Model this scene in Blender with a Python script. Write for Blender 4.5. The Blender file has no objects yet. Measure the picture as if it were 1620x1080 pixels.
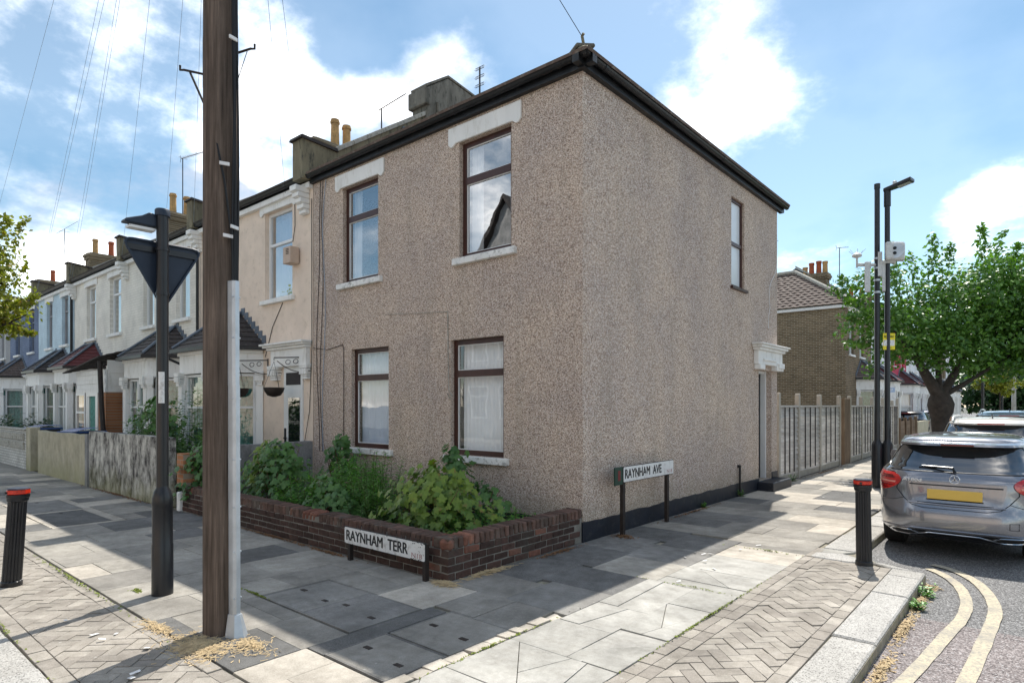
import bpy, bmesh, math, random
import numpy as np
from mathutils import Vector, Matrix
random.seed(7); np.random.seed(7)
SC = bpy.context.scene
COL = SC.collection
rad = math.radians

# ------------------------------------------------------------------ camera
CX, CY, CH = 4.348, -6.416, 1.7
YAW = math.atan2(840, 978.6)                     # the side street runs this far right of the view axis
cam = bpy.data.cameras.new('camera'); camo = bpy.data.objects.new('camera', cam); COL.objects.link(camo)
camo.location = (CX, CY, CH); camo.rotation_euler = (rad(90), 0, YAW)
cam.sensor_width = 36; cam.lens = 36*978.6/1620
cam.shift_y = (641-540)/1620
cam.clip_start = .05; cam.clip_end = 2000
SC.camera = camo
FW = (-math.sin(YAW), math.cos(YAW)); RT = (math.cos(YAW), math.sin(YAW))
def ray(x, y):
    u = (x-810)/978.6; v = -(y-641)/978.6
    return Vector((FW[0]+u*RT[0], FW[1]+u*RT[1], v))
def at(x, y, d):                                  # survey helper: world point d metres deep along a sight line
    return Vector((CX, CY, CH))+ray(x, y)*d

# ------------------------------------------------------------------ sun, sky, exposure
SUN = Vector((-.18, .63, 1)).normalized()
sl = bpy.data.lights.new('sun', 'SUN'); sl.energy = 2.05; sl.angle = rad(.53); sl.color = (1, .95, .87)
so = bpy.data.objects.new('sun', sl); COL.objects.link(so); so.rotation_euler = SUN.to_track_quat('Z', 'Y').to_euler()
W = bpy.data.worlds.new('World'); SC.world = W; W.use_nodes = True
SC.view_settings.view_transform = 'Standard'; SC.view_settings.look = 'None'
SC.view_settings.gamma = 1; SC.view_settings.use_curve_mapping = False
SC.view_settings.exposure = 1.58

def world():
    nt = W.node_tree; N = nt.nodes; L = nt.links; N.clear()
    out = N.new('ShaderNodeOutputWorld')
    sky = N.new('ShaderNodeTexSky'); sky.sky_type = 'NISHITA'; sky.sun_disc = False
    sky.sun_elevation = math.asin(SUN.z); sky.sun_rotation = math.atan2(SUN.x, SUN.y)
    sky.air_density = 1.0; sky.dust_density = .2; sky.ozone_density = 1.2
    tc = N.new('ShaderNodeTexCoord')
    d = tc.outputs['Generated']
    def vm(op, a, b=None):
        n = N.new('ShaderNodeVectorMath'); n.operation = op
        L.new(a, n.inputs[0])
        if b is not None:
            if isinstance(b, (tuple, Vector)): n.inputs[1].default_value = b
            else: L.new(b, n.inputs[1])
        return n
    def mt(op, a, b, clamp=False):
        n = N.new('ShaderNodeMath'); n.operation = op; n.use_clamp = clamp
        for i, v in enumerate((a, b)):
            if isinstance(v, (int, float)): n.inputs[i].default_value = v
            else: L.new(v, n.inputs[i])
        return n.outputs[0]
    # project the sky directions on a cloud deck for the clouds' texture
    sep = N.new('ShaderNodeSeparateXYZ'); L.new(d, sep.inputs[0])
    zz = mt('ADD', mt('MAXIMUM', sep.outputs[2], 0), .35)
    cb = N.new('ShaderNodeCombineXYZ')
    L.new(mt('DIVIDE', sep.outputs[0], zz), cb.inputs[0]); L.new(mt('DIVIDE', sep.outputs[1], zz), cb.inputs[1])
    cb.inputs[2].default_value = 3.7
    nz = N.new('ShaderNodeTexNoise'); nz.inputs['Scale'].default_value = 2.6; nz.inputs['Detail'].default_value = 9
    nz.inputs['Roughness'].default_value = .62; L.new(cb.outputs[0], nz.inputs['Vector'])
    total = mt('MULTIPLY', mt('SUBTRACT', nz.outputs['Fac'], .445), 3.3)
    blobs = [(60, 120, .42, .18), (330, 90, .30, -.06), (480, 120, .16, .30), (545, 90, .06, -.45), (575, 240, .08, -.45), (20, 60, .12, -.15), (200, 330, .42, .2), (20, 330, .3, .1), (0, 170, .12, -.25), (180, 230, .14, -.2), (300, 60, .08, -.3), (250, 160, .08, -.25), (60, 230, .1, -.2), (690, 140, .17, .62), (640, 190, .13, .3),
             (1080, 110, .17, .42), (1200, 90, .22, .44), (1260, 170, .12, .45), (930, 15, .14, .28), (1330, 60, .2, .3),
             (1580, 310, .12, .62), (1510, 325, .07, .34), (1500, 430, .2, .15), (1335, 355, .05, .25), (1290, 440, .12, .25), (1620, 460, .2, .12),(850, 40, .30, -.6), (1450, 180, .32, -.65), (960, 110, .1, -.2), (1330, 300, .2, -.4), (600, 10, .12, -.45), (1560, 60, .3, -.45), (1100, 330, .3, -.3), (600, 110, .05, -.3),
             (420, 260, .3, .22), (1420, 100, .12, .3), (1605, 55, .06, .4)]
    for (px, py, r, w) in blobs:
        c = ray(px, py).normalized()
        ds = N.new('ShaderNodeVectorMath'); ds.operation = 'DISTANCE'; L.new(d, ds.inputs[0]); ds.inputs[1].default_value = c
        mr = N.new('ShaderNodeMapRange'); mr.interpolation_type = 'SMOOTHSTEP'
        L.new(ds.outputs['Value'], mr.inputs[0]); mr.inputs[1].default_value = r*.1; mr.inputs[2].default_value = r
        mr.inputs[3].default_value = w; mr.inputs[4].default_value = 0
        total = mt('ADD', total, mr.outputs[0])
    ramp = N.new('ShaderNodeMapRange'); ramp.interpolation_type = 'SMOOTHSTEP'
    L.new(total, ramp.inputs[0]); ramp.interpolation_type = 'LINEAR'; ramp.inputs[1].default_value = -.05; ramp.inputs[2].default_value = .95
    ramp.inputs[3].default_value = 0.0; ramp.inputs[4].default_value = 1.0; pw = mt('ADD', mt('MULTIPLY', mt('POWER', ramp.outputs[0], 1.9), .97), .03)
    # cloud tone: thick middles go a little grey-mauve, edges white
    n2 = N.new('ShaderNodeTexNoise'); n2.inputs['Scale'].default_value = 2.3; n2.inputs['Detail'].default_value = 8
    L.new(cb.outputs[0], n2.inputs['Vector'])
    cr = N.new('ShaderNodeValToRGB'); L.new(n2.outputs['Fac'], cr.inputs[0])
    cr.color_ramp.elements[0].position = .41; cr.color_ramp.elements[0].color = (.125, .130, .146, 1)
    cr.color_ramp.elements[1].position = .60; cr.color_ramp.elements[1].color = (.77, .735, .69, 1)
    hs = N.new('ShaderNodeHueSaturation'); hs.inputs['Hue'].default_value = .485; hs.inputs['Saturation'].default_value = 1.08; L.new(sky.outputs[0], hs.inputs['Color'])
    b1 = N.new('ShaderNodeBackground'); L.new(hs.outputs[0], b1.inputs[0]); b1.inputs[1].default_value = .05
    b2 = N.new('ShaderNodeBackground'); L.new(cr.outputs[0], b2.inputs[0]); b2.inputs[1].default_value = 2.4
    mx = N.new('ShaderNodeMixShader'); L.new(pw, mx.inputs[0]); L.new(b1.outputs[0], mx.inputs[1]); L.new(b2.outputs[0], mx.inputs[2])
    L.new(mx.outputs[0], out.inputs[0])
world()

# ------------------------------------------------------------------ materials
class Mt:
    def __init__(s, name):
        s.m = bpy.data.materials.new(name); s.m.use_nodes = True
        s.nt = s.m.node_tree; s.N = s.nt.nodes; s.L = s.nt.links
        s.b = s.N['Principled BSDF']; s.out = s.N['Material Output']
        s.pos = s.N.new('ShaderNodeNewGeometry').outputs['Position']
    def noise(s, scale, detail=4, rough=.55, vec=None, dist=0):
        n = s.N.new('ShaderNodeTexNoise'); n.inputs['Scale'].default_value = scale; n.inputs['Detail'].default_value = detail
        n.inputs['Roughness'].default_value = rough; n.inputs['Distortion'].default_value = dist
        s.L.new(vec if vec is not None else s.pos, n.inputs['Vector']); return n.outputs['Fac']
    def vor(s, scale, feat='F1', rnd=1):
        n = s.N.new('ShaderNodeTexVoronoi'); n.feature = feat; n.inputs['Scale'].default_value = scale
        n.inputs['Randomness'].default_value = rnd; s.L.new(s.pos, n.inputs['Vector']); return n
    def ramp(s, fac, stops, interp='LINEAR'):
        n = s.N.new('ShaderNodeValToRGB'); cr = n.color_ramp; cr.interpolation = interp
        while len(cr.elements) < len(stops): cr.elements.new(.5)
        for e, (p, c) in zip(cr.elements, stops):
            e.position = p; e.color = (c, c, c, 1) if isinstance(c, (int, float)) else (*c, 1)
        s.L.new(fac, n.inputs[0]); return n.outputs[0]
    def mix(s, f, a, b, mode='MIX'):
        n = s.N.new('ShaderNodeMix'); n.data_type = 'RGBA'; n.blend_type = mode
        for sock, v in ((n.inputs[0], f), (n.inputs[6], a), (n.inputs[7], b)):
            if isinstance(v, (int, float)): sock.default_value = v if sock == n.inputs[0] else (v, v, v, 1)
            elif isinstance(v, tuple): sock.default_value = (*v, 1)
            else: s.L.new(v, sock)
        return n.outputs[2]
    def math(s, op, a, b=0.0):
        n = s.N.new('ShaderNodeMath'); n.operation = op
        for i, v in enumerate((a, b)):
            if isinstance(v, (int, float)): n.inputs[i].default_value = v
            else: s.L.new(v, n.inputs[i])
        return n.outputs[0]
    def scalevec(s, x, y, z):
        n = s.N.new('ShaderNodeVectorMath'); n.operation = 'MULTIPLY'; s.L.new(s.pos, n.inputs[0]); n.inputs[1].default_value = (x, y, z)
        return n.outputs[0]
    def rnd(s):
        return s.N.new('ShaderNodeObjectInfo').outputs['Random']
    def bump(s, h, st=.5, dist=.01):
        n = s.N.new('ShaderNodeBump'); n.inputs['Strength'].default_value = st; n.inputs['Distance'].default_value = dist
        s.L.new(h, n.inputs['Height']); s.L.new(n.outputs[0], s.b.inputs['Normal'])
    def set(s, col=None, rough=.7, metal=0, spec=.4, coat=0):
        if col is not None:
            if isinstance(col, tuple): s.b.inputs['Base Color'].default_value = (*col, 1)
            else: s.L.new(col, s.b.inputs['Base Color'])
        if isinstance(rough, (int, float)): s.b.inputs['Roughness'].default_value = rough
        else: s.L.new(rough, s.b.inputs['Roughness'])
        s.b.inputs['Metallic'].default_value = metal; s.b.inputs['Specular IOR Level'].default_value = spec
        if coat: s.b.inputs['Coat Weight'].default_value = coat; s.b.inputs['Coat Roughness'].default_value = .04; s.b.inputs['Coat IOR'].default_value = 1.7
        return s.m
def sc(c, k): return tuple(min(1, v*k) for v in c)
def plain(name, col, rough=.6, var=.18, vs=3, bump=.15, bs=60, metal=0, spec=.4, coat=0, rnd=0.0, grime=None, streak=False):
    """a painted / plain surface with uneven tone, fine relief and optional dirt"""
    t = Mt(name)
    v = t.noise(vs, 6, .6, t.scalevec(1, 1, .25) if streak else None)
    c = t.mix(t.ramp(v, [(.3, 0.), (.7, 1.)]), sc(col, 1-var), sc(col, 1+var))
    if rnd: c = t.mix(t.rnd(), t.mix(1., c, (1-rnd,)*3, 'MULTIPLY'), c)
    if grime:
        g = t.noise(vs*2.3, 8, .7, t.scalevec(1, 1, .35) if streak else None)
        c = t.mix(t.ramp(g, [(.52, 0.), (.68, 1.)]), c, grime)
    if bump: t.bump(t.noise(bs, 3), bump, .004)
    return t.set(c, rough, metal, spec, coat)

def pebbledash():
    t = Mt('pebbledash')
    v = t.vor(98); hsv = t.N.new('ShaderNodeSeparateColor'); t.L.new(v.outputs['Color'], hsv.inputs[0])
    c = t.ramp(hsv.outputs[0], [(0, (.10, .072, .06)), (.10, (.17, .12, .095)), (.18, (.52, .41, .335)), (.5, (.67, .555, .465)), (.72, (.74, .625, .535)), (.9, (.84, .76, .67)), (1, (.88, .84, .79))])
    gap = t.ramp(v.outputs['Distance'], [(.46, 0.), (.72, 1.)])
    c = t.mix(gap, c, (.34, .26, .21))
    st = t.noise(.8, 6, .65)
    c = t.mix(1., c, t.ramp(st, [(.3, (.84, .84, .88)), (.7, (1.1, 1.06, 1.0))]), 'MULTIPLY')
    st2 = t.noise(1.3, 5, .7, t.scalevec(2, 2, .3))
    c = t.mix(t.ramp(st2, [(.52, 0.), (.8, .38)]), c, (.24, .21, .165))
    sp = t.N.new('ShaderNodeSeparateXYZ'); t.L.new(t.pos, sp.inputs[0]); low = t.ramp(t.math('ADD', sp.outputs[2], t.math('MULTIPLY', t.noise(1.7, 6, .7), .9)), [(.55, .55), (1.0, 0.)])
    c = t.mix(low, c, (.30, .265, .19))
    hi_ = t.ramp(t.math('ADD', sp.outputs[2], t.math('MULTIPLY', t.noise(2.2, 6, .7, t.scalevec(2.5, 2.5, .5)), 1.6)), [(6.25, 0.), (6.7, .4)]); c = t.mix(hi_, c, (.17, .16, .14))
    h = t.math('SUBTRACT', 1, v.outputs['Distance'])
    t.bump(h, .4, .006)
    return t.set(c, .92, spec=.2)
def slab_mat(name, a, b, light=False, speck=.5, rndlo=.72):
    t = Mt(name)
    c = t.mix(t.rnd(), a, b)
    n = t.noise(1.8, 7, .65); c = t.mix(1., c, t.ramp(n, [(.3, .66), (.72, 1.22)]), 'MULTIPLY')
    c = t.mix(1., c, t.ramp(t.noise(7, 8, .75), [(.35, (.80, .79, .77)), (.65, (1.12, 1.12, 1.12))]), 'MULTIPLY')
    f = t.noise(170, 3, .8); c = t.mix(1., c, t.ramp(f, [(.36, 1-speck*.6), (.6, 1.06), (.72, 1.25)]), 'MULTIPLY')
    st = t.noise(5.5, 6, .72); c = t.mix(t.ramp(st, [(.60, 0.), (.74, .38)]), c, (.09, .083, .073))
    gum = t.vor(5.0, rnd=1); c = t.mix(t.ramp(gum.outputs['Distance'], [(.035, .45), (.06, 0.)]), c, (.52, .51, .47))
    t.bump(f, .35, .003)
    return t.set(c, .88, spec=.25)
def granite():
    t = Mt('granite')
    v = t.vor(140); s = t.N.new('ShaderNodeSeparateColor'); t.L.new(v.outputs['Color'], s.inputs[0])
    c = t.ramp(s.outputs[0], [(0, (.13, .125, .12)), (.13, (.28, .27, .25)), (.3, (.42, .405, .38)), (.75, (.50, .485, .455)), (1, (.58, .565, .535))])
    n = t.noise(2.5, 6, .65); c = t.mix(1., c, t.ramp(n, [(.3, .78), (.7, 1.08)]), 'MULTIPLY')
    c = t.mix(t.rnd(), c, t.mix(1., c, (.86, .85, .83), 'MULTIPLY'))
    t.bump(t.noise(55, 4), .5, .005)
    return t.set(c, .8, spec=.3)
def asphalt(name, a, b, white=.5):
    t = Mt(name)
    v = t.vor(110); s = t.N.new('ShaderNodeSeparateColor'); t.L.new(v.outputs['Color'], s.inputs[0])
    c = t.ramp(s.outputs[0], [(0, sc(a, .45)), (.4, a), (.75, b), (.93, sc(b, 1.5)), (1, (white,)*3)])
    n = t.noise(.7, 7, .6); c = t.mix(1., c, t.ramp(n, [(.3, .82), (.7, 1.15)]), 'MULTIPLY')
    st = t.noise(3.5, 6, .7); c = t.mix(t.ramp(st, [(.6, 0.), (.8, .4)]), c, sc(a, .5))
    t.bump(t.math('SUBTRACT', 1, v.outputs['Distance']), .5, .006)
    return t.set(c, .85, spec=.3)
def brick_mat(name, lo, hi, moss=.3, mort=(.2, .19, .17)):
    t = Mt(name)
    r = t.rnd(); c = t.ramp(r, [(0, lo), (.55, tuple((x+y)/2 for x, y in zip(lo, hi))), (.86, hi), (1, sc(hi, 1.08))])
    n = t.noise(14, 6, .7); c = t.mix(1., c, t.ramp(n, [(.3, .6), (.7, 1.25)]), 'MULTIPLY')
    g = t.noise(3, 7, .7); c = t.mix(t.ramp(g, [(.5, 0.), (.66, moss)]), c, mort)
    w = t.noise(60, 4, .8); c = t.mix(t.ramp(w, [(.66, 0.), (.74, .4)]), c, (.42, .40, .37))
    t.bump(t.noise(70, 5, .7), .8, .006)
    return t.set(c, .93, spec=.15)
def brickwall(name, c1, c2, mortar, axis='x', paint=None, fy=.075, bump=.6):
    """wall of bricks too far off to pick apart: coursed colour and relief"""
    t = Mt(name); sp = t.N.new('ShaderNodeSeparateXYZ'); t.L.new(t.pos, sp.inputs[0])
    cb = t.N.new('ShaderNodeCombineXYZ'); t.L.new(sp.outputs[0 if axis == 'x' else 1], cb.inputs[0]); t.L.new(sp.outputs[2], cb.inputs[1])
    b = t.N.new('ShaderNodeTexBrick'); t.L.new(cb.outputs[0], b.inputs['Vector'])
    b.inputs['Scale'].default_value = 1; b.inputs['Brick Width'].default_value = .225; b.inputs['Row Height'].default_value = fy
    b.inputs['Mortar Size'].default_value = .008; b.inputs['Mortar Smooth'].default_value = .3; b.inputs['Bias'].default_value = 0
    b.inputs['Color1'].default_value = (*c1, 1); b.inputs['Color2'].default_value = (*c2, 1); b.inputs['Mortar'].default_value = (*mortar, 1)
    c = b.outputs[0]
    n = t.noise(1.2, 7, .65); c = t.mix(1., c, t.ramp(n, [(.3, .78), (.7, 1.12)]), 'MULTIPLY')
    inv = t.math('SUBTRACT', 1, b.outputs['Fac']); h = t.math('ADD', inv, t.math('MULTIPLY', t.noise(40, 4), .4))
    t.bump(h, bump, .01)
    return t.set(c, .9, spec=.2)
def glass_mat(name='window_glass', tint=(.97, .98, .98), base=.0, wav=.0):
    t = Mt(name); t.N.remove(t.b)
    tr = t.N.new('ShaderNodeBsdfTransparent'); tr.inputs[0].default_value = (*tint, 1)
    gl = t.N.new('ShaderNodeBsdfGlossy'); gl.inputs['Roughness'].default_value = .01
    fr = t.N.new('ShaderNodeFresnel'); gb = t.N.new('ShaderNodeNewGeometry'); mi = t.N.new('ShaderNodeMapRange'); mi.inputs[3].default_value = 1.55; mi.inputs[4].default_value = 1/1.55; t.L.new(gb.outputs['Backfacing'], mi.inputs[0]); t.L.new(mi.outputs[0], fr.inputs[0])
    f = t.N.new('ShaderNodeMath'); f.operation = 'MULTIPLY_ADD'; f.use_clamp = True; t.L.new(fr.outputs[0], f.inputs[0]); f.inputs[1].default_value = 1.6; f.inputs[2].default_value = base
    if wav:
        bp = t.N.new('ShaderNodeBump'); bp.inputs['Strength'].default_value = wav; bp.inputs['Distance'].default_value = .01
        t.L.new(t.noise(1.6, 2), bp.inputs['Height']); t.L.new(bp.outputs[0], gl.inputs['Normal'])
    mx = t.N.new('ShaderNodeMixShader'); t.L.new(f.outputs[0], mx.inputs[0]); t.L.new(tr.outputs[0], mx.inputs[1]); t.L.new(gl.outputs[0], mx.inputs[2])
    t.L.new(mx.outputs[0], t.out.inputs[0]); return t.m
def leaf_mat(name, a, b, tip=None, tr=.25):
    t = Mt(name)
    v = t.noise(9, 3, .6); at_ = t.N.new('ShaderNodeAttribute'); at_.attribute_name = 'tone'
    c = t.mix(at_.outputs['Fac'], a, b)
    if tip: c = t.mix(t.ramp(v, [(.58, 0.), (.7, 1.)]), c, tip)
    c = t.mix(1., c, t.ramp(t.noise(60, 2), [(.3, .85), (.7, 1.12)]), 'MULTIPLY')
    t.set(c, .42, spec=.45)
    tl = t.N.new('ShaderNodeBsdfTranslucent'); t.L.new(t.mix(1., c, (1.3, 1.5, .5), 'MULTIPLY'), tl.inputs[0])
    mx = t.N.new('ShaderNodeMixShader'); mx.inputs[0].default_value = tr
    t.L.new(t.b.outputs[0], mx.inputs[1]); t.L.new(tl.outputs[0], mx.inputs[2]); t.L.new(mx.outputs[0], t.out.inputs[0])
    return t.m
def timber(name, dark, light, axis='z', sc_=26):
    t = Mt(name); k = {'z': (1, 1, .045), 'x': (.05, 1, 1), 'y': (1, .05, 1)}[axis]
    g = t.noise(sc_, 8, .7, t.scalevec(*k)); c = t.ramp(g, [(.3, dark), (.55, tuple((x+y)/2 for x, y in zip(dark, light))), (.72, light)])
    c = t.mix(1., c, t.ramp(t.noise(1.5, 5, .6), [(.3, .72), (.7, 1.18)]), 'MULTIPLY')
    r = t.rnd(); c = t.mix(r, c, t.mix(1., c, (.78, .77, .76), 'MULTIPLY'))
    t.bump(g, .55, .01); return t.set(c, .9, spec=.2)
def stained(name, base, dark, green, lo=.2):
    """old render blackened by running water, algae at the foot"""
    t = Mt(name); g = t.noise(3.2, 9, .78, t.scalevec(1.2, 1.2, .62)); c = t.ramp(g, [(.40, base), (.50, tuple((x+y)/2 for x, y in zip(base, dark))), (.60, dark)])
    f = t.noise(11, 7, .8); c = t.mix(t.ramp(f, [(.60, 0.), (.66, .85)]), c, base)
    sp = t.N.new('ShaderNodeSeparateXYZ'); t.L.new(t.pos, sp.inputs[0])
    foot = t.ramp(t.math('ADD', sp.outputs[2], t.math('MULTIPLY', t.noise(2.2, 6), .9)), [(.45, 1.), (.95, 0.)])
    c = t.mix(t.math('MULTIPLY', foot, .6), c, green)
    t.bump(t.noise(35, 6, .7), .5, .01); return t.set(c, .93, spec=.15)

M = {}
M['dash'] = pebbledash()
M['plinth'] = plain('plinth_paint', (.012, .016, .026), .45, .3, 4, .3, 40, grime=(.04, .042, .045))
M['whitepaint'] = plain('white_masonry_paint', (.84, .83, .80), .7, .06, 3, .35, 50, grime=(.68, .66, .61), streak=True)
M['chippedsill'] = plain('chipped_white_sill', (.82, .81, .78), .75, .1, 5, .6, 40, grime=(.30, .29, .26))
M['brownframe'] = plain('brown_window_frame', (.052, .017, .012), .38, .25, 6, .1, 30, spec=.5)
M['whiteframe'] = plain('white_frame', (.78, .78, .77), .35, .04, 3, .05, 30, spec=.5)
M['glass'] = glass_mat(base=.10)
M['glass_up'] = glass_mat('upper_window_glass', base=.42, wav=.12)
M['glass_lo'] = glass_mat('lower_window_glass', base=.10, wav=.18)
M['frost'] = plain('frosted_glass', (.70, .74, .76), .25, .05, 2, 0, 10, spec=.7)
M['curtain'] = plain('net_curtain', (.94, .95, .96), .9, .03, 2, 0, 10)
M['curtain_b'] = plain('blue_white_net_curtain', (.72, .78, .88), .9, .06, 2, 0, 10)
M['curtain_g'] = plain('green_lace_curtain', (.10, .26, .22), .9, .4, 14, 0, 10)
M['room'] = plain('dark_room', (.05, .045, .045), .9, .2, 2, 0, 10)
M['blackplastic'] = plain('black_gutter_plastic', (.009, .010, .012), .38, .3, 5, .05, 30, spec=.4, grime=(.03, .03, .03))
M['olddash'] = plain('grey_render', (.17, .16, .135), .9, .4, 5, .7, 30, grime=(.05, .05, .04), streak=True)
M['coping'] = plain('coping_stone', (.40, .385, .34), .9, .2, 5, .5, 30, grime=(.15, .15, .11))
M['parapet'] = plain('parapet_render', (.20, .175, .115), .9, .35, 4, .7, 25, grime=(.055, .055, .045), streak=True)
M['pot'] = plain('buff_chimney_pot', (.48, .29, .12), .85, .25, 7, .4, 30, grime=(.2, .13, .08))
M['redpot'] = plain('red_chimney_pot', (.38, .10, .045), .85, .25, 7, .4, 30)
M['tile'] = plain('brown_roof_tile', (.145, .105, .09), .85, .3, 6, .5, 30, rnd=.3, grime=(.24, .22, .19))
M['slate'] = plain('dark_roof_tile', (.055, .045, .042), .75, .3, 6, .4, 30, rnd=.3, grime=(.1, .09, .08))
M['redtile'] = plain('maroon_roof_tile', (.115, .026, .025), .65, .3, 6, .4, 30, rnd=.3)
M['lead'] = plain('lead_flashing', (.15, .18, .22), .55, .2, 6, .2, 20, metal=.2)
M['mortar'] = plain('lime_mortar', (.20, .185, .16), .95, .3, 9, .8, 50)
M['wallbrick'] = brick_mat('old_brown_brick', (.055, .036, .031), (.095, .056, .046), .6, (.075, .066, .055))
M['copebrick'] = brick_mat('coping_brick', (.095, .065, .053), (.165, .100, .080), .75, (.14, .125, .105))
M['orangebrick'] = brick_mat('worn_orange_brick', (.17, .075, .055), (.27, .13, .09), .6, (.12, .1, .08))
M['slab'] = slab_mat('concrete_slab', (.275, .26, .235), (.41, .385, .34))
M['slab_w'] = slab_mat('pale_slab', (.37, .36, .33), (.45, .435, .40), speck=.2)
M['slab_d'] = slab_mat('dark_slab', (.205, .20, .195), (.29, .28, .26))
M['slab_y'] = slab_mat('buff_slab', (.47, .43, .37), (.55, .50, .43), speck=.35)
M['paver'] = slab_mat('block_paver', (.31, .28, .245), (.42, .385, .335), speck=.45)
M['joint'] = plain('joint_sand', (.25, .225, .175), .95, .3, 8, .6, 50, grime=(.15, .17, .05))
M['granite'] = granite()
M['asphalt'] = asphalt('road_asphalt', (.13, .128, .127), (.225, .22, .215), .4)
M['asphalt_p'] = asphalt('pinkish_road_surface', (.175, .15, .145), (.265, .235, .227), .4)
M['patch'] = slab_mat('footway_tarmac', (.17, .168, .163), (.22, .216, .207), speck=.9)
M['yellowline'] = plain('worn_cream_road_paint', (.50, .44, .32), .8, .1, 4, .5, 80, grime=(.27, .25, .22))
t = Mt('worn_road_line'); c_ = t.mix(t.ramp(t.noise(38, 6, .8), [(.46, 0.), (.60, .75)]), (.54, .475, .345), (.25, .24, .225))
c_ = t.mix(t.ramp(t.noise(3.2, 6, .7), [(.48, 0.), (.66, .65)]), c_, (.26, .25, .235)); c_ = t.mix(t.ramp(t.vor(9).outputs['Distance'], [(.02, .0), (.03, 0.)]), c_, c_); t.bump(t.noise(90, 3), .5, .004); M['yellowline'] = t.set(c_, .85, spec=.25)
M['soil'] = plain('soil', (.05, .038, .026), .98, .4, 9, .9, 30)
M['litter'] = plain('dry_straw', (.50, .38, .22), .9, .3, 20, 0)
M['deadleaf'] = plain('dead_leaf', (.22, .12, .06), .9, .4, 20, 0, rnd=.4)
M['moss'] = plain('moss', (.16, .20, .03), .95, .4, 20, .5)
M['pole'] = timber('creosoted_pole_wood', (.040, .030, .024), (.23, .175, .14))
M['galv'] = plain('galvanised_steel', (.52, .56, .60), .42, .14, 6, .15, 30, metal=.55)
M['blackmetal'] = plain('black_painted_metal', (.011, .012, .015), .32, .3, 5, .12, 40, spec=.5)
M['navysign'] = plain('dark_sign_back', (.020, .032, .055), .5, .2, 4, .1, 30)
M['cable'] = plain('black_cable', (.010, .010, .011), .5, .2, 4, 0)
M['wire'] = plain('grey_wire', (.30, .38, .48), .5, .1, 4, 0)
M['redrefl'] = plain('red_reflector', (.62, .03, .012), .25, .15, 20, .1, spec=.6, grime=(.2, .02, .01))
M['signwhite'] = plain('enamel_white', (.74, .74, .73), .35, .05, 6, .1, 30, grime=(.48, .46, .44))
M['signblack'] = plain('sign_black', (.012, .012, .014), .45, .1, 6, 0)
M['faded'] = plain('faded_letters', (.36, .20, .20), .6, .2, 20, 0)
M['brownpost'] = plain('brown_black_post', (.028, .020, .017), .6, .4, 9, .4)
M['darkgreen'] = plain('dark_green_paint', (.012, .045, .03), .5, .2, 6, .1)
M['darkred'] = plain('dark_red', (.16, .02, .02), .5, .2, 6, .1)
M['cream'] = plain('cream_roughcast', (.80, .66, .54), .92, .08, 2.2, .9, 26, grime=(.66, .54, .43))
M['whitewall'] = brickwall('white_painted_brick', (.82, .78, .70), (.86, .82, .74), (.74, .70, .62), 'x', bump=.5)
M['bluewall'] = brickwall('pale_blue_painted_brick', (.56, .70, .78), (.60, .74, .82), (.50, .62, .70), 'x', bump=.5)
M['navywall'] = brickwall('slate_blue_painted_brick', (.17, .21, .31), (.20, .25, .36), (.13, .17, .25), 'x', bump=.5)
M['greywall'] = plain('grey_painted_wall', (.30, .30, .31), .8, .1)
M['orangewall'] = brickwall('orange_brick_porch', (.36, .15, .07), (.44, .20, .10), (.32, .26, .2), 'x')
M['stock'] = brickwall('stock_brick', (.155, .115, .068), (.26, .195, .12), (.40, .36, .28), 'x', bump=.9)
M['stock_y'] = brickwall('stock_brick_front', (.15, .105, .06), (.25, .175, .10), (.38, .33, .26), 'y', bump=.9)
M['pinkwall'] = plain('crimson_painted_wall', (.50, .025, .075), .7, .1)
M['farwhite'] = plain('far_white_paint', (.84, .84, .85), .7, .05)
M['stain'] = stained('blackened_render', (.62, .60, .54), (.055, .05, .05), (.19, .185, .07))
M['stainlight'] = stained('yellowed_render', (.52, .48, .36), (.36, .33, .25), (.33, .32, .17))
M['greyrender'] = stained('grey_render_wall', (.36, .355, .35), (.2, .2, .2), (.16, .16, .13))
M['whitebrickwall'] = brickwall('grimy_white_brick', (.56, .55, .51), (.66, .65, .61), (.33, .32, .29), 'x', bump=1)
M['fence'] = timber('weathered_grey_slat', (.42, .39, .36), (.80, .76, .71), 'y')
M['fencepost'] = plain('concrete_post', (.40, .365, .31), .9, .15, 6, .6, 40)
M['gatepost'] = timber('brown_timber', (.13, .085, .055), (.30, .22, .15))
M['batten'] = plain('dark_batten', (.055, .048, .045), .9, .3, 9)
M['bark'] = plain('tree_bark', (.055, .044, .036), .95, .4, 7, 1, 22, grime=(.04, .035, .03))
M['stem'] = plain('plant_stem', (.075, .085, .03), .8, .3, 9, 0)
M['redstem'] = plain('reddish_stem', (.13, .05, .03), .8, .3, 9, 0)
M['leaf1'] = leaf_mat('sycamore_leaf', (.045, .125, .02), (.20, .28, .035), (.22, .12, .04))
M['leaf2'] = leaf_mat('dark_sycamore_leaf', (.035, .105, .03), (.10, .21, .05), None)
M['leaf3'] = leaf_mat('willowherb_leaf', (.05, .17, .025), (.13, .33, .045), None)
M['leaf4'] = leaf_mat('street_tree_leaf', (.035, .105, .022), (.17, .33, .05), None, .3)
M['leaf5'] = leaf_mat('yellow_green_leaf', (.13, .16, .018), (.32, .33, .04), (.35, .20, .05), .35)
M['leaf6'] = leaf_mat('far_dark_leaf', (.018, .055, .022), (.04, .09, .03), None)
M['blue'] = plain('blue_bin_lid', (.015, .07, .26), .35, .15, 6, .1, spec=.5)
M['binblack'] = plain('dark_bin_plastic', (.03, .03, .034), .5, .1, 6, .1)
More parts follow.
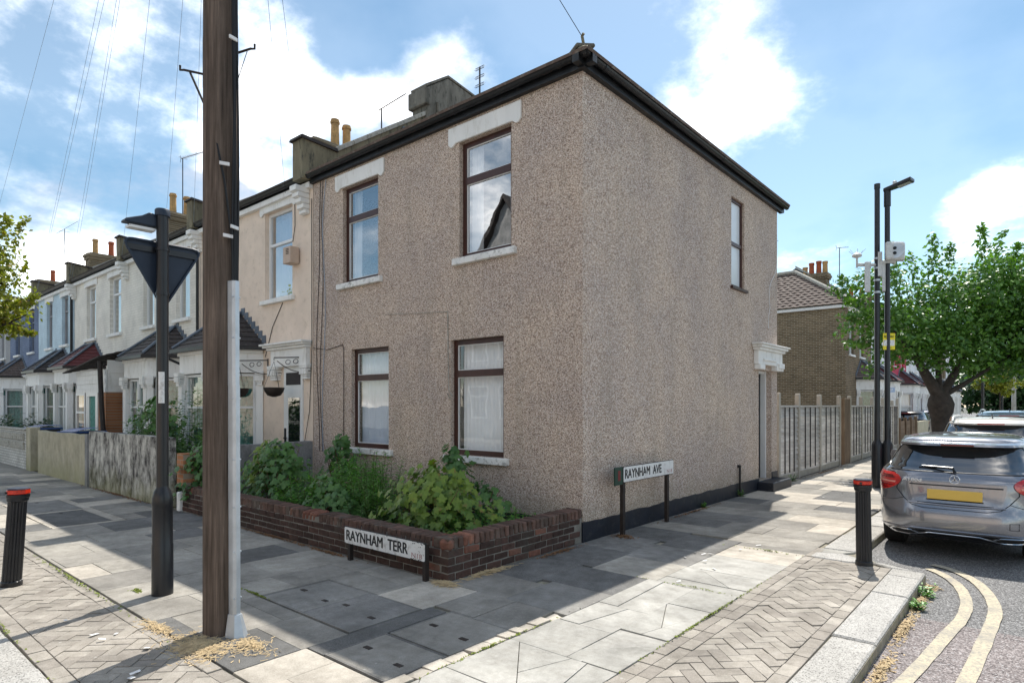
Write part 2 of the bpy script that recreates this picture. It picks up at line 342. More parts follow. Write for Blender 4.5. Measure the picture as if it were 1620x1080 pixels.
M['carpaint'] = plain('grey_metallic_paint', (.25, .255, .28), .26, .04, 9, 0, metal=.75, spec=.6, coat=.9)
M['carsilver'] = plain('pale_silver_paint', (.74, .72, .69), .3, .03, 9, 0, metal=.25, spec=.6, coat=.8)
M['carblue'] = plain('pale_blue_paint', (.42, .52, .58), .3, .03, 9, 0, metal=.4, coat=.8)
M['carred'] = plain('dark_red_car_paint', (.2, .02, .02), .3, .03, 9, 0, coat=.8)
M['carnavy'] = plain('navy_car_paint', (.02, .04, .13), .3, .03, 9, 0, coat=.8)
M['carglass'] = plain('dark_car_glass', (.010, .012, .014), .03, .1, 3, 0, spec=1.0, coat=1)
M['chrome'] = plain('chrome', (.75, .76, .78), .12, .02, 9, 0, metal=1)
M['lens'] = plain('red_lamp_lens', (.52, .008, .006), .12, .25, 12, 0, spec=.7, coat=.6)
M['lensdark'] = plain('dark_red_lens', (.14, .005, .006), .12, .2, 12, 0, spec=.7)
M['lenslight'] = plain('pink_lamp_strip', (.75, .28, .22), .2, .1, 12, 0, spec=.7)
M['plate'] = plain('yellow_plate', (.72, .48, .10), .45, .02, 4, 0)
M['tyre'] = plain('tyre_rubber', (.014, .014, .015), .85, .2, 9, .3)
M['blackgloss'] = plain('black_trim', (.008, .008, .009), .3, .1, 9, 0)
M['yellow'] = plain('yellow_notice', (.78, .66, .03), .5, .06, 9, 0)
M['cctv'] = plain('camera_white', (.60, .61, .60), .45, .1, 9, .1, grime=(.4, .4, .38))
M['lampglass'] = plain('lamp_lens', (.4, .42, .4), .2, .1, 9, 0)
M['ivory'] = plain('buff_plastic', (.55, .42, .33), .6, .08, 9, .1)
M['bluesticker'] = plain('blue_white_sticker', (.35, .45, .62), .5, .3, 40, 0)
M['bluegrey_door'] = plain('grey_blue_door', (.13, .155, .21), .45, .1)
M['yellowmetal'] = plain('orange_blind', (.50, .25, .07), .6, .1)
# ------------------------------------------------------------------ mesh tools
OFF = {}                                          # accumulated world offset of every parent
def W_(p): return OFF.get(p.name, Vector((0, 0, 0))) if p is not None else Vector((0, 0, 0))
def link(o, parent=None, loc=None):
    """loc is a world location; geometry is written relative to it"""
    COL.objects.link(o); loc = Vector(loc) if loc is not None else Vector((0, 0, 0))
    if parent is not None: o.parent = parent; o.location = loc-W_(parent)
    else: o.location = loc
    OFF[o.name] = loc
    return o
def thing(name, label, cat, loc=(0, 0, 0), group=None):
    o = bpy.data.objects.new(name, None); o.empty_display_size = .2; link(o, None, loc); return tag(o, label, cat, group)
def tag(o, label=None, cat=None, group=None, kind=None):
    if label: o['label'] = label
    if cat: o['category'] = cat
    if group: o['group'] = group
    if kind: o['kind'] = kind
    return o
def copy_tree(o, shift, label=None):
    shift = Vector(shift); c = o.copy(); COL.objects.link(c); c.location = o.location+shift; OFF[c.name] = W_(o)+shift
    if label: c['label'] = label
    def rec(src, dst):
        for ch in list(src.children):
            k = ch.copy(); COL.objects.link(k); k.parent = dst; OFF[k.name] = W_(ch)+shift; rec(ch, k)
    rec(o, c); return c

class MB:
    def __init__(s): s.v = []; s.f = []; s.m = []; s.sm = []; s.mi = 0; s.smooth = False
    def add(s, vs, fs):
        b = len(s.v); s.v += [tuple(v) for v in vs]
        for f in fs: s.f.append(tuple(b+i for i in f)); s.m.append(s.mi); s.sm.append(s.smooth)
        return s
    def box(s, x0, x1, y0, y1, z0, z1):
        return s.add([(x0, y0, z0), (x1, y0, z0), (x1, y1, z0), (x0, y1, z0), (x0, y0, z1), (x1, y0, z1), (x1, y1, z1), (x0, y1, z1)],
                     [(0, 3, 2, 1), (4, 5, 6, 7), (0, 1, 5, 4), (1, 2, 6, 5), (2, 3, 7, 6), (3, 0, 4, 7)])
    def prism(s, poly, vec, cap=True):
        """closed polygon (3d points) pushed along vec"""
        n = len(poly); vec = Vector(vec); a = [Vector(p) for p in poly]; vs = a+[p+vec for p in a]
        fs = [(i, (i+1) % n, n+(i+1) % n, n+i) for i in range(n)]
        if cap: fs += [tuple(range(n))[::-1], tuple(range(n, 2*n))]
        return s.add(vs, fs)
    def tube(s, pts, r, n=8, cap=True):
        pts = [Vector(p) for p in pts]; rs = r if isinstance(r, (list, tuple)) else [r]*len(pts)
        vs = []; up = None
        for i, p in enumerate(pts):
            t = (pts[min(i+1, len(pts)-1)]-pts[max(i-1, 0)]).normalized()
            if up is None: up = Vector((0, 0, 1)) if abs(t.z) < .9 else Vector((1, 0, 0))
            a = t.cross(up).normalized(); b = a.cross(t).normalized(); up = b
            for k in range(n):
                w = 2*math.pi*k/n; vs.append(p+(a*math.cos(w)+b*math.sin(w))*rs[i])
        fs = [(i*n+k, i*n+(k+1) % n, (i+1)*n+(k+1) % n, (i+1)*n+k) for i in range(len(pts)-1) for k in range(n)]
        if cap: fs += [tuple(range(n))[::-1], tuple(range((len(pts)-1)*n, len(pts)*n))]
        o = s.smooth; s.smooth = n > 5; s.add(vs, fs); s.smooth = o; return s
    def lathe(s, c, prof, n=20, sx=1):
        c = Vector(c); vs = [c+Vector((r*math.cos(2*math.pi*k/n), r*math.sin(2*math.pi*k/n), z)) for r, z in prof for k in range(n)]
        fs = [(i*n+k, i*n+(k+1) % n, (i+1)*n+(k+1) % n, (i+1)*n+k) for i in range(len(prof)-1) for k in range(n)]
        fs += [tuple(range(n))[::-1], tuple(range((len(prof)-1)*n, len(prof)*n))]
        o = s.smooth; s.smooth = n > 8; s.add(vs, fs); s.smooth = o; return s
    def build(s, name, mats, parent=None, loc=None, bevel=0, **k):
        me = bpy.data.meshes.new(name); L = Vector(loc) if loc is not None else W_(parent)
        me.from_pydata([tuple(Vector(v)-L) for v in s.v], [], s.f)
        for m in (mats if isinstance(mats, (list, tuple)) else [mats]): me.materials.append(m)
        if any(s.m): me.polygons.foreach_set('material_index', s.m)
        me.polygons.foreach_set('use_smooth', s.sm)
        bm = bmesh.new(); bm.from_mesh(me); bmesh.ops.recalc_face_normals(bm, faces=bm.faces)
        if bevel:
            bmesh.ops.bevel(bm, geom=[e for e in bm.edges if len(e.link_faces) == 2 and e.calc_face_angle(0) > .6], offset=bevel, segments=1, affect='EDGES')
        bm.to_mesh(me); bm.free()
        if any(s.sm):
            try: me.set_sharp_from_angle(angle=rad(40))
            except Exception: pass
        o = bpy.data.objects.new(name, me); link(o, parent, L); tag(o, **k); return o
def inst(name, mesh, parent, loc, rot=(0, 0, 0), scale=(1, 1, 1)):
    o = bpy.data.objects.new(name, mesh); link(o, parent, loc); o.rotation_euler = rot; o.scale = scale; return o
def boxmesh(name, dx, dy, dz, mat, bev=.004, jit=0):
    mb = MB(); mb.box(-dx/2, dx/2, -dy/2, dy/2, -dz/2, dz/2)
    if jit: mb.v = [tuple(c+random.uniform(-jit, jit) for c in v) for v in mb.v]
    me = bpy.data.meshes.new(name); me.from_pydata(mb.v, [], mb.f); me.materials.append(mat)
    bm = bmesh.new(); bm.from_mesh(me); bmesh.ops.recalc_face_normals(bm, faces=bm.faces)
    if bev: bmesh.ops.bevel(bm, geom=list(bm.edges), offset=bev, segments=1, affect='EDGES')
    bm.to_mesh(me); bm.free(); return me

def clip(poly, a, b, c):
    """keep the part of a 2d polygon where a*x+b*y <= c"""
    out = []
    for i in range(len(poly)):
        p, q = poly[i], poly[(i+1) % len(poly)]; dp = a*p[0]+b*p[1]-c; dq = a*q[0]+b*q[1]-c
        if dp <= 0: out.append(p)
        if (dp < 0 < dq) or (dq < 0 < dp):
            t = dp/(dp-dq); out.append((p[0]+(q[0]-p[0])*t, p[1]+(q[1]-p[1])*t))
    return out
def cliprect(poly, x0, x1, y0, y1):
    for h in ((-1, 0, -x0), (1, 0, x1), (0, -1, -y0), (0, 1, y1)):
        poly = clip(poly, *h)
        if len(poly) < 3: return []
    return poly
def area(p): return abs(sum(p[i][0]*p[(i+1) % len(p)][1]-p[(i+1) % len(p)][0]*p[i][1] for i in range(len(p))))/2
def inset(poly, d):
    """shrink a convex polygon by d"""
    n = len(poly); s = sum(poly[i][0]*poly[(i+1) % n][1]-poly[(i+1) % n][0]*poly[i][1] for i in range(n))
    sg = 1 if s > 0 else -1; res = list(poly)
    big = poly
    for i in range(n):
        p, q = poly[i], poly[(i+1) % n]; ex, ey = q[0]-p[0], q[1]-p[1]; l = math.hypot(ex, ey)
        if l < 1e-6: continue
        nx, ny = ey/l*sg, -ex/l*sg; res = clip(res, nx, ny, nx*p[0]+ny*p[1]-d)
        if len(res) < 3: return []
    return res
def paving(poly, z, h=.045, gap=.0022, ch=.0018, tilt=.0015, mb=None):
    """one flag, sett or block: top face, worn arris, sides. poly in world xy."""
    p1 = inset(poly, gap); p2 = inset(p1, ch) if p1 else []
    if len(p1) < 3: return None
    if len(p2) < 3 or len(p1) != len(p2): mcx = sum(p[0] for p in p1)/len(p1); mcy = sum(p[1] for p in p1)/len(p1); p2 = [(p[0]+(mcx-p[0])*.02, p[1]+(mcy-p[1])*.02) for p in p1]
    cx = sum(p[0] for p in p1)/len(p1); cy = sum(p[1] for p in p1)/len(p1)
    tx, ty, tz = random.gauss(0, tilt), random.gauss(0, tilt), random.gauss(0, tilt*.8)
    f = lambda p, dz: (p[0], p[1], z+dz+tz+tx*(p[0]-cx)*2+ty*(p[1]-cy)*2)
    n = len(p1); m = mb or MB()
    vs = [(p[0], p[1], z-h) for p in p1]+[f(p, -ch) for p in p1]+[f(p, 0) for p in p2]
    fs = [(i, (i+1) % n, n+(i+1) % n, n+i) for i in range(n)]+[(n+i, n+(i+1) % n, 2*n+(i+1) % n, 2*n+i) for i in range(n)]+[tuple(range(2*n, 3*n))]
    m.add(vs, fs); m.c = (cx, cy, z); return m
def pave_obj(name, poly, z, mat, parent, **k):
    m = paving(poly, z, **{q: k[q] for q in k if q in ('h', 'gap', 'ch', 'tilt')})
    if m is None: return None
    return m.build(name, mat, parent, loc=m.c)
def text_mesh(txt, width, height, thick=.0015, bold=0.0, shear=0, spacing=1):
    """letters in the xy plane, scaled to width x height, centred; returns mesh"""
    cu = bpy.data.curves.new('lettering', 'FONT'); cu.body = txt; cu.extrude = thick; cu.offset = 0; cu.shear = shear; cu.space_character = spacing
    cu.align_x = 'CENTER'; cu.align_y = 'CENTER'; cu.resolution_u = 4
    o = bpy.data.objects.new('lettering', cu); COL.objects.link(o); dg = bpy.context.evaluated_depsgraph_get()
    me = bpy.data.meshes.new_from_object(o.evaluated_get(dg)); bpy.data.objects.remove(o); bpy.data.curves.remove(cu)
    me.name = 'lettering'
    xs = [v.co.x for v in me.vertices]; ys = [v.co.y for v in me.vertices]
    sx = width/(max(xs)-min(xs)); sy = height/(max(ys)-min(ys)); mx, my = (max(xs)+min(xs))/2, (max(ys)+min(ys))/2
    for v in me.vertices: v.co = ((v.co.x-mx)*sx, (v.co.y-my)*sy, v.co.z/max(thick, 1e-6)*thick)
    return me
def letters(txt, width, height, mat, parent, loc, U, N, bold=.0, name='lettering', spacing=1, thick=.0015):
    me = text_mesh(txt, width, height, thick, bold, 0, spacing); me.materials.clear(); me.materials.append(mat)
    U = Vector(U).normalized(); N = Vector(N).normalized(); Z = N.cross(U)
    R = Matrix((U, Z, N)).transposed()
    me.transform(R.to_4x4())
    if bold > 0:
        bm = bmesh.new(); bm.from_mesh(me)
        for q, (du, dz) in enumerate(((1, 0), (-1, 0), (0, .6), (0, -.6))):
            m2 = me.copy(); m2.transform(Matrix.Translation(U*du*bold*height*1.9+Z*dz*bold*height*1.9-N*.00012*(q+1))); bm.from_mesh(m2); bpy.data.meshes.remove(m2)
        bm.to_mesh(me); bm.free()
    o = bpy.data.objects.new(name, me); link(o, parent, loc); return o

# a wall-side frame: u along the wall, n outwards, z up
class Fr:
    def __init__(s, ox, oy, U, N): s.o = Vector((ox, oy, 0)); s.U = Vector((*U, 0)).normalized(); s.N = Vector((*N, 0)).normalized()
    def p(s, u, n, z): return s.o+s.U*u+s.N*n+Vector((0, 0, z))
    def box(s, mb, u0, u1, n0, n1, z0, z1):
        c = [s.p(u, n, z) for z in (z0, z1) for (u, n) in ((u0, n0), (u1, n0), (u1, n1), (u0, n1))]
        return mb.add(c, [(0, 3, 2, 1), (4, 5, 6, 7), (0, 1, 5, 4), (1, 2, 6, 5), (2, 3, 7, 6), (3, 0, 4, 7)])
    def poly(s, mb, pts, n0, n1):
        return mb.prism([s.p(u, n0, z) for u, z in pts], s.N*(n1-n0))
FRONT = Fr(0, 0, (1, 0), (0, -1)); SIDE = Fr(0, 0, (0, 1), (1, 0))

def wall_holes(mb, fr, u0, u1, z0, z1, holes, depth=.14, n=0, back=True):
    """wall face with rectangular openings and their reveals"""
    us = sorted({u0, u1, *[h[0] for h in holes], *[h[1] for h in holes]}); zs = sorted({z0, z1, *[h[2] for h in holes], *[h[3] for h in holes]})
    for i in range(len(us)-1):
        for j in range(len(zs)-1):
            uc, zc = (us[i]+us[i+1])/2, (zs[j]+zs[j+1])/2
            if any(h[0] < uc < h[1] and h[2] < zc < h[3] for h in holes): continue
            mb.add([fr.p(us[i], n, zs[j]), fr.p(us[i+1], n, zs[j]), fr.p(us[i+1], n, zs[j+1]), fr.p(us[i], n, zs[j+1])], [(0, 1, 2, 3)])
    for a, b, c, d in [h[:4] for h in holes]:
        for (p, q) in (((a, c), (b, c)), ((b, c), (b, d)), ((b, d), (a, d)), ((a, d), (a, c))):
            mb.add([fr.p(p[0], n, p[1]), fr.p(q[0], n, q[1]), fr.p(q[0], n-depth-.12, q[1]), fr.p(p[0], n-depth-.12, p[1])], [(0, 1, 2, 3)])
def curtain(fr, parent, u0, u1, z0, z1, n, mat, folds=9, amp=.02, name='curtain', label=None):
    mb = MB(); mb.smooth = True; k = folds*6; vs = []; ph = random.random()*6
    for j, z in enumerate((z0, z0+(z1-z0)*.5, z1)):
        for i in range(k+1):
            t = i/k; vs.append(fr.p(u0+(u1-u0)*t, n+amp*math.sin(t*folds*6.283+ph+.5*math.sin(t*17))*(1.1-.3*j), z))
    fs = [(j*(k+1)+i, j*(k+1)+i+1, (j+1)*(k+1)+i+1, (j+1)*(k+1)+i) for j in range(2) for i in range(k)]
    mb.add(vs, fs); return mb.build(name, mat, parent, label=label)
def window(fr, parent, u0, u1, z0, z1, n=-.10, mat='whiteframe', transom=None, w=.06, glass='glass', curt=None, sill=None, bead=False, name='window', mull=None, tw=None):
    mb = MB(); t = tw or w*.9
    fr.box(mb, u0, u0+w, n-.05, n, z0, z1); fr.box(mb, u1-w, u1, n-.05, n, z0, z1)
    fr.box(mb, u0+w, u1-w, n-.05, n-.001, z0, z0+w); fr.box(mb, u0+w, u1-w, n-.05, n-.001, z1-w, z1)
    cells = []
    zs = [z0+w]+([transom-t/2, transom+t/2] if transom else [])+[z1-w]
    us = [u0+w]+([mull-w/2, mull+w/2] if mull else [])+[u1-w]
    f = mb.build(name, M[mat], parent)
    if transom:
        tb = MB(); fr.box(tb, u0+w, u1-w, n-.05, n+.004, transom-t/2, transom+t/2); tb.build('transom', M[mat], f)
    if mull:
        tb = MB(); fr.box(tb, mull-w/2, mull+w/2, n-.05, n+.002, z0+w, z1-w); tb.build('mullion', M[mat], f)
    for i in range(0, len(us), 2):
        for j in range(0, len(zs), 2):
            g = MB(); a, b, c, d = us[i], us[i+1], zs[j], zs[j+1]
            if bead:
                bd = MB(); q = .012
                fr.box(bd, a, a+q, n-.03, n-.012, c, d); fr.box(bd, b-q, b, n-.03, n-.012, c, d)
                fr.box(bd, a+q, b-q, n-.03, n-.0125, c, c+q); fr.box(bd, a+q, b-q, n-.03, n-.0125, d-q, d); bd.build('glazing_bead', M['whiteframe'], f)
            g.add([fr.p(a-.004, n-.032, c-.004), fr.p(b+.004, n-.032, c-.004), fr.p(b+.004, n-.032, d+.004), fr.p(a-.004, n-.032, d+.004)], [(0, 1, 2, 3)]); g.build('pane', M[glass], f)
    if curt:
        m, cu0, cu1, fl = curt; curtain(fr, f, u0+w+(u1-u0-2*w)*cu0, u0+w+(u1-u0-2*w)*cu1, z0+w*.3, z1-w*.3, n-.13, M[m], fl)
    if sill:
        sb = MB(); fr.box(sb, u0-sill[0], u1+sill[0], n-.02, sill[1], z0-sill[2], z0-.003); sb.build('sill', M[sill[3]], f, bevel=.008)
    return f
def room(fr, parent, u0, u1, z0, z1, n0, n1, name='room'):
    """the dark inside of a house, seen through its windows"""
    mb = MB(); fr.box(mb, u0, u1, n1, n0, z0, z1); mb.f = mb.f; o = mb.build(name, M['room'], parent); return o

# ------------------------------------------------------------------ leaves
def quads_mesh(name, P, mat, parent=None, tone=None, loc=None, faces=None, **k):
    """P: (n, k, 3) array of separate leaf outlines"""
    n, kk, _ = P.shape; L = np.array(loc if loc is not None else W_(parent))
    me = bpy.data.meshes.new(name); me.vertices.add(n*kk); me.vertices.foreach_set('co', (P-L).astype(np.float32).ravel())
    faces = faces or [tuple(range(kk))]; fl = sum(len(f) for f in faces)
    idx = np.array([i for f in faces for i in f]); me.loops.add(n*fl)
    me.loops.foreach_set('vertex_index', (idx[None, :]+(np.arange(n)*kk)[:, None]).ravel().astype(np.int32))
    me.polygons.add(n*len(faces)); st = np.cumsum([0]+[len(f) for f in faces])[:-1]
    me.polygons.foreach_set('loop_start', (st[None, :]+(np.arange(n)*fl)[:, None]).ravel().astype(np.int32))
    me.update(calc_edges=True)
    a = me.attributes.new('tone', 'FLOAT', 'POINT'); tn = tone if tone is not None else np.random.rand(n)
    a.data.foreach_set('value', np.repeat(tn, kk).astype(np.float32))
    me.materials.append(mat); o = bpy.data.objects.new(name, me); link(o, parent, L); tag(o, **k); return o
def basis(N, spin):
    """rotation matrices whose third axis is N (n,3)"""
    N = N/np.linalg.norm(N, axis=1, keepdims=True); a = np.where(np.abs(N[:, 2:3]) < .95, [[0, 0, 1.]], [[1., 0, 0]])
    X = np.cross(a, N); X /= np.linalg.norm(X, axis=1, keepdims=True); Y = np.cross(N, X)
    c, s = np.cos(spin)[:, None], np.sin(spin)[:, None]; return np.stack([X*c+Y*s, -X*s+Y*c, N], axis=1)
RHOMB = np.array([[0, -.5, 0], [.30, -.06, .05], [0, .55, 0], [-.30, -.06, .05]]); RF = [(0, 1, 2), (0, 2, 3)]
def palmate():
    """five-lobed sycamore leaf outline, slightly cupped"""
    pts = [(0, -.30), (.10, -.42), (.36, -.40), (.27, -.22), (.52, -.02), (.47, .10), (.24, .12), (.22, .34), (0, .60), (-.22, .34), (-.24, .12), (-.47, .10), (-.52, -.02), (-.27, -.22), (-.36, -.40), (-.10, -.42)]
    return np.array([(0, 0, 0)]+[(x, y, -.22*(x*x+y*y)**.5*(.5+abs(x))) for x, y in pts]), [(0, i, i % 16+1) for i in range(1, 17)]
PALM, PALMF = palmate()
LANCE = np.array([[0, 0, 0], [.085, .3, .03], [.07, .65, 0], [0, 1, -.08], [-.07, .65, 0], [-.085, .3, .03]]); LF = [(0, 1, 2, 3), (0, 3, 4, 5)]
def scatter_leaves(shape, C, N, size, spin=None):
    n = len(C); spin = np.random.rand(n)*6.283 if spin is None else spin; B = basis(N, spin)
    S = size if isinstance(size, np.ndarray) else np.full(n, size)
    return C[:, None, :]+np.einsum('kj,njl->nkl', shape, B)*S[:, None, None]
# ------------------------------------------------------------------ ground, roads, pavement
def sheet(name, poly, z, mat, kind='structure', parent=None, **k):
    mb = MB(); mb.add([(x, y, z) for x, y in poly], [tuple(range(len(poly)))]); return mb.build(name, mat, parent, kind=kind, **k)
M['earth'] = plain('earth', (.12, .12, .10), .95, .2, .3, .3, 2)
sheet('ground', [(-700, -700), (700, -700), (700, 700), (-700, 700)], -.13, M['earth'])
road = sheet('road', [(-160, -14.5), (90, -14.5), (90, 160), (-160, 160)], -.10, M['asphalt'])
sheet('raised_road_surface', [(3.44, -5.6), (9.6, -5.6), (9.6, -.28), (3.44, -.28)], -.096, M['asphalt_p'])
ARC = [(.45+3*math.cos(a), -2.68+3*math.sin(a)) for a in [rad(-90+i*7.5) for i in range(13)]]
body = [(-90, -2.36+.2), (-90, -5.68)]+ARC+[(3.45, 1.05), (3.05, 1.22), (2.72, 1.62), (2.72, 90), (-.02, 90), (-.02, -2.16)]
mb = MB(); mb.prism([(x, y, -.125) for x, y in body], (0, 0, .105)); pavement = mb.build('pavement', M['joint'], kind='structure')
sheet('front_gardens_ground', [(-90, -2.16), (-.02, -2.16), (-.02, 0), (-90, 0)], -.004, M['slab'])
sheet('back_garden_ground', [(-12, 7.4), (-.02, 7.4), (-.02, 90), (-12, 90)], -.006, M['soil'])
for nm, x0, x1 in (('far_pavement', 9.6, 11.6),):
    mb = MB(); mb.box(x0, x1, -5.6, 150, -.12, 0); mb.build(nm, M['slab'], kind='structure')
mb = MB(); mb.box(-160, 90, -16.5, -14.5, -.12, 0); mb.build('opposite_pavement', M['slab'], kind='structure')

MIX = [('slab', .56), ('slab_d', .14), ('patch', .12), ('slab_y', .18)]
def pick(mix=MIX):
    r = random.random()*sum(w for _, w in mix)
    for k, w in mix:
        r -= w
        if r <= 0: return k
    return mix[0][0]
def flag(poly, mat=None, frag=False, z=0, **k):
    if area(poly) < .004: return
    pave_obj('slab_fragment' if frag else 'paving_slab', poly, z, M[mat or pick()], pavement, **k)
def rect(x0, x1, y0, y1): return [(x0, y0), (x1, y0), (x1, y1), (x0, y1)]
def cracked(poly, mat, n=2):
    ps = [poly]
    for _ in range(n):
        big = max(ps, key=area); ps.remove(big); cx = sum(p[0] for p in big)/len(big)+random.uniform(-.12, .12); cy = sum(p[1] for p in big)/len(big)+random.uniform(-.12, .12)
        a = random.uniform(0, 3.14); nx, ny = math.cos(a), math.sin(a); c = nx*cx+ny*cy
        ps += [clip(big, nx, ny, c), clip(big, -nx, -ny, -c)]
    for p in ps:
        if len(p) >= 3: flag(p, mat, True, gap=.0025, ch=.0015, tilt=.003)
def courses_x(x0, x1, y0, y1, wlo=.5, whi=.75, llo=.55, lhi=1.0, mix=MIX):
    """columns across the pavement, stepping along x"""
    x = x1
    while x > x0+.05:
        w = min(random.uniform(wlo, whi), x-x0); w = x-x0 if x-x0-w < .2 else w
        y = y0+random.uniform(-.6, 0) ; first = True
        while y < y1-.03:
            l = random.uniform(llo, lhi); a, b = max(y, y0), min(y+l, y1); b = y1 if y1-b < .16 else b
            if b-a > .03: flag(rect(x-w, x, a, b), pick(mix)); y = b
            else: y = y+l
        x -= w
def courses_y(x0, x1, y0, y1, wlo=.5, whi=.75, llo=.5, lhi=.95, mix=MIX, rnd0=True):
    y = y0
    while y < y1-.05:
        w = min(random.uniform(wlo, whi), y1-y); w = y1-y if y1-y-w < .2 else w
        x = x0
        while x < x1-.03:
            l = random.uniform(llo, lhi); b = min(x+l, x1); b = x1 if x1-b < .3 else b
            flag(rect(x, b, y, y+w), pick(mix)); x = b
        y += w
# front footway, west to east
courses_x(-15.5, -9.25, -4.58, -2.32)
courses_x(-9.25, -6.0, -4.58, -4.08); courses_x(-9.25, -6.0, -3.15, -2.32)
courses_x(-6.0, -.97, -4.58, -2.32)
courses_x(-.97, .42, -4.58, -3.71, .6, .75); courses_x(-.97, .42, -2.98, -2.32, .6, .75)
courses_x(.42, .62, -4.05, -2.9, .2, .2, .9, 1.2, [('patch', 1)]); courses_x(.42, 1.28, -4.58, -4.06, .5, .7, mix=[('slab_y', 1)])
# two-part service covers let into the footway
def cover(x0, x1, y0, y1, mat, nx=1, ny=1, label=None):
    t = thing('service_cover', label, 'service cover', ((x0+x1)/2, (y0+y1)/2, 0))
    fm = MB()
    for b in ((x0, x1, y0, y0+.012), (x0, x1, y1-.012, y1), (x0, x0+.012, y0+.012, y1-.012), (x1-.012, x1, y0+.012, y1-.012)): fm.box(b[0], b[1], b[2], b[3], -.03, .0015)
    fm.build('frame', M['slab_d'], t)
    for i in range(nx):
        for j in range(ny):
            a, b = x0+.012+(x1-x0-.024)*i/nx, x0+.012+(x1-x0-.024)*(i+1)/nx; c, d = y0+.012+(y1-y0-.024)*j/ny, y0+.012+(y1-y0-.024)*(j+1)/ny
            p = pave_obj('cover_plate', rect(a, b, c, d), .001, M[mat], t, gap=.003)
            for q in ((a+.12, (c+d)/2), (b-.12, (c+d)/2-.05)):
                m = MB(); m.box(q[0]-.035, q[0]+.035, q[1]-.018, q[1]+.018, -.001, .0045); m.build('keyhole', M['brownpost'], p)
cover(-.95, .40, -3.69, -2.99, 'slab_d', 2, 1, 'wide dark concrete service cover in the footway beside the timber pole')
cover(.64, 1.28, -3.50, -2.86, 'slab', 1, 1, 'grey concrete service cover at the edge of the pale cracked slabs')
cover(.62, 1.28, -4.04, -3.52, 'slab', 1, 1, 'grey concrete service cover half in sunlight, nearest the camera')
cover(-9.12, -7.68, -3.97, -3.28, 'slab_d', 1, 1, 'dark service cover in the left footway farther from the sign post')
cover(-7.56, -6.12, -3.97, -3.32, 'patch', 1, 1, 'lighter service cover framed by pale strips on the left footway')
for r in (rect(-9.24, -9.13, -4.07, -3.16), rect(-7.67, -7.57, -4.07, -3.16), rect(-6.11, -6.01, -4.07, -3.16), rect(-9.12, -7.68, -3.27, -3.16), rect(-7.56, -6.12, -3.31, -3.16), rect(-9.12, -7.68, -4.07, -3.98), rect(-7.56, -6.12, -4.07, -3.98)):
    flag(r, 'slab_y')
# round the garden corner and up the side street
courses_y(.42, 1.28, -2.85, -2.32, .55, .6, .4, .5, [('slab', 1)])
for r, m in ((rect(-.0, .75, -2.32, -1.75), 'slab'), (rect(.75, 1.42, -2.32, -1.62), 'slab_d'), (rect(0.02, .62, -1.75, -.9), 'patch'), (rect(.62, 1.42, -1.62, -.95), 'patch'),
             (rect(0.02, .75, -.9, -.1), 'patch'), (rect(.75, 1.5, -.95, -.25), 'slab'), (rect(1.5, 2.3, -.25, .45), 'slab_w'), (rect(.02, .7, -.1, .7), 'slab_d'), (rect(.7, 1.5, -.25, .5), 'slab_d'),
             (rect(.02, .8, .7, 1.4), 'patch'), (rect(.8, 1.5, .5, 1.3), 'patch'), (rect(1.5, 2.3, .45, 1.1), 'slab_y'), (rect(1.3, 2.3, 1.3, 1.95), 'slab'), (rect(1.5, 2.3, 1.1, 1.3), 'slab'),
             (rect(.02, 1.3, 1.4, 1.95), 'slab')):
    flag(r, m)
for r, n in ((rect(1.42, 1.9, -2.42, -1.85), 1), (rect(1.9, 2.3, -2.3, -1.5), 2), (rect(1.42, 1.9, -1.85, -.95), 1), (rect(1.9, 2.3, -1.5, -.95), 0), (rect(1.42, 2.3, -.95, -.25), 2)):
    if n: cracked(r, 'slab_w', n)
    else: flag(r, 'slab_w')
for r, n in ((rect(1.40, 1.9, -3.0, -2.42), 0), (rect(1.9, 2.3, -2.95, -2.3), 2), (rect(1.40, 2.3, -3.65, -3.0), 3), (rect(1.40, 2.3, -4.58, -3.65), 4)):
    if r[0][0] == 1.9: r = rect(1.9, 2.3, -3.0, -2.3)
    if n: cracked(r, 'slab_w', n)
    else: flag(r, 'slab_w')
y = -4.58
while y < -2.4:                                     # broken mortar margin beside the covers
    l = random.uniform(.08, .2); a = random.uniform(-.02, .02)
    flag([(1.285, y), (1.395, y+a), (1.395, min(y+l+a, -2.35)), (1.285, y+l)], 'slab_y', True, gap=.005, tilt=.012); y += l
courses_y(.02, 2.33, 1.95, 9.0, .55, .9, .6, 1.2, [('slab', .5), ('slab_y', .35), ('patch', .12), ('slab_d', .08)])
courses_y(.02, 2.33, 9.0, 17.0, .8, 1.3, .8, 1.4, [('slab', .5), ('slab_y', .35), ('patch', .15)])
sheet('far_footway', [(0, 17), (2.33, 17), (2.33, 90), (0, 90)], -.003, M['slab'])
sheet('far_front_footway', [(-90, -5.37), (-15.5, -5.37), (-15.5, -2.32), (-90, -2.32)], -.003, M['slab'])
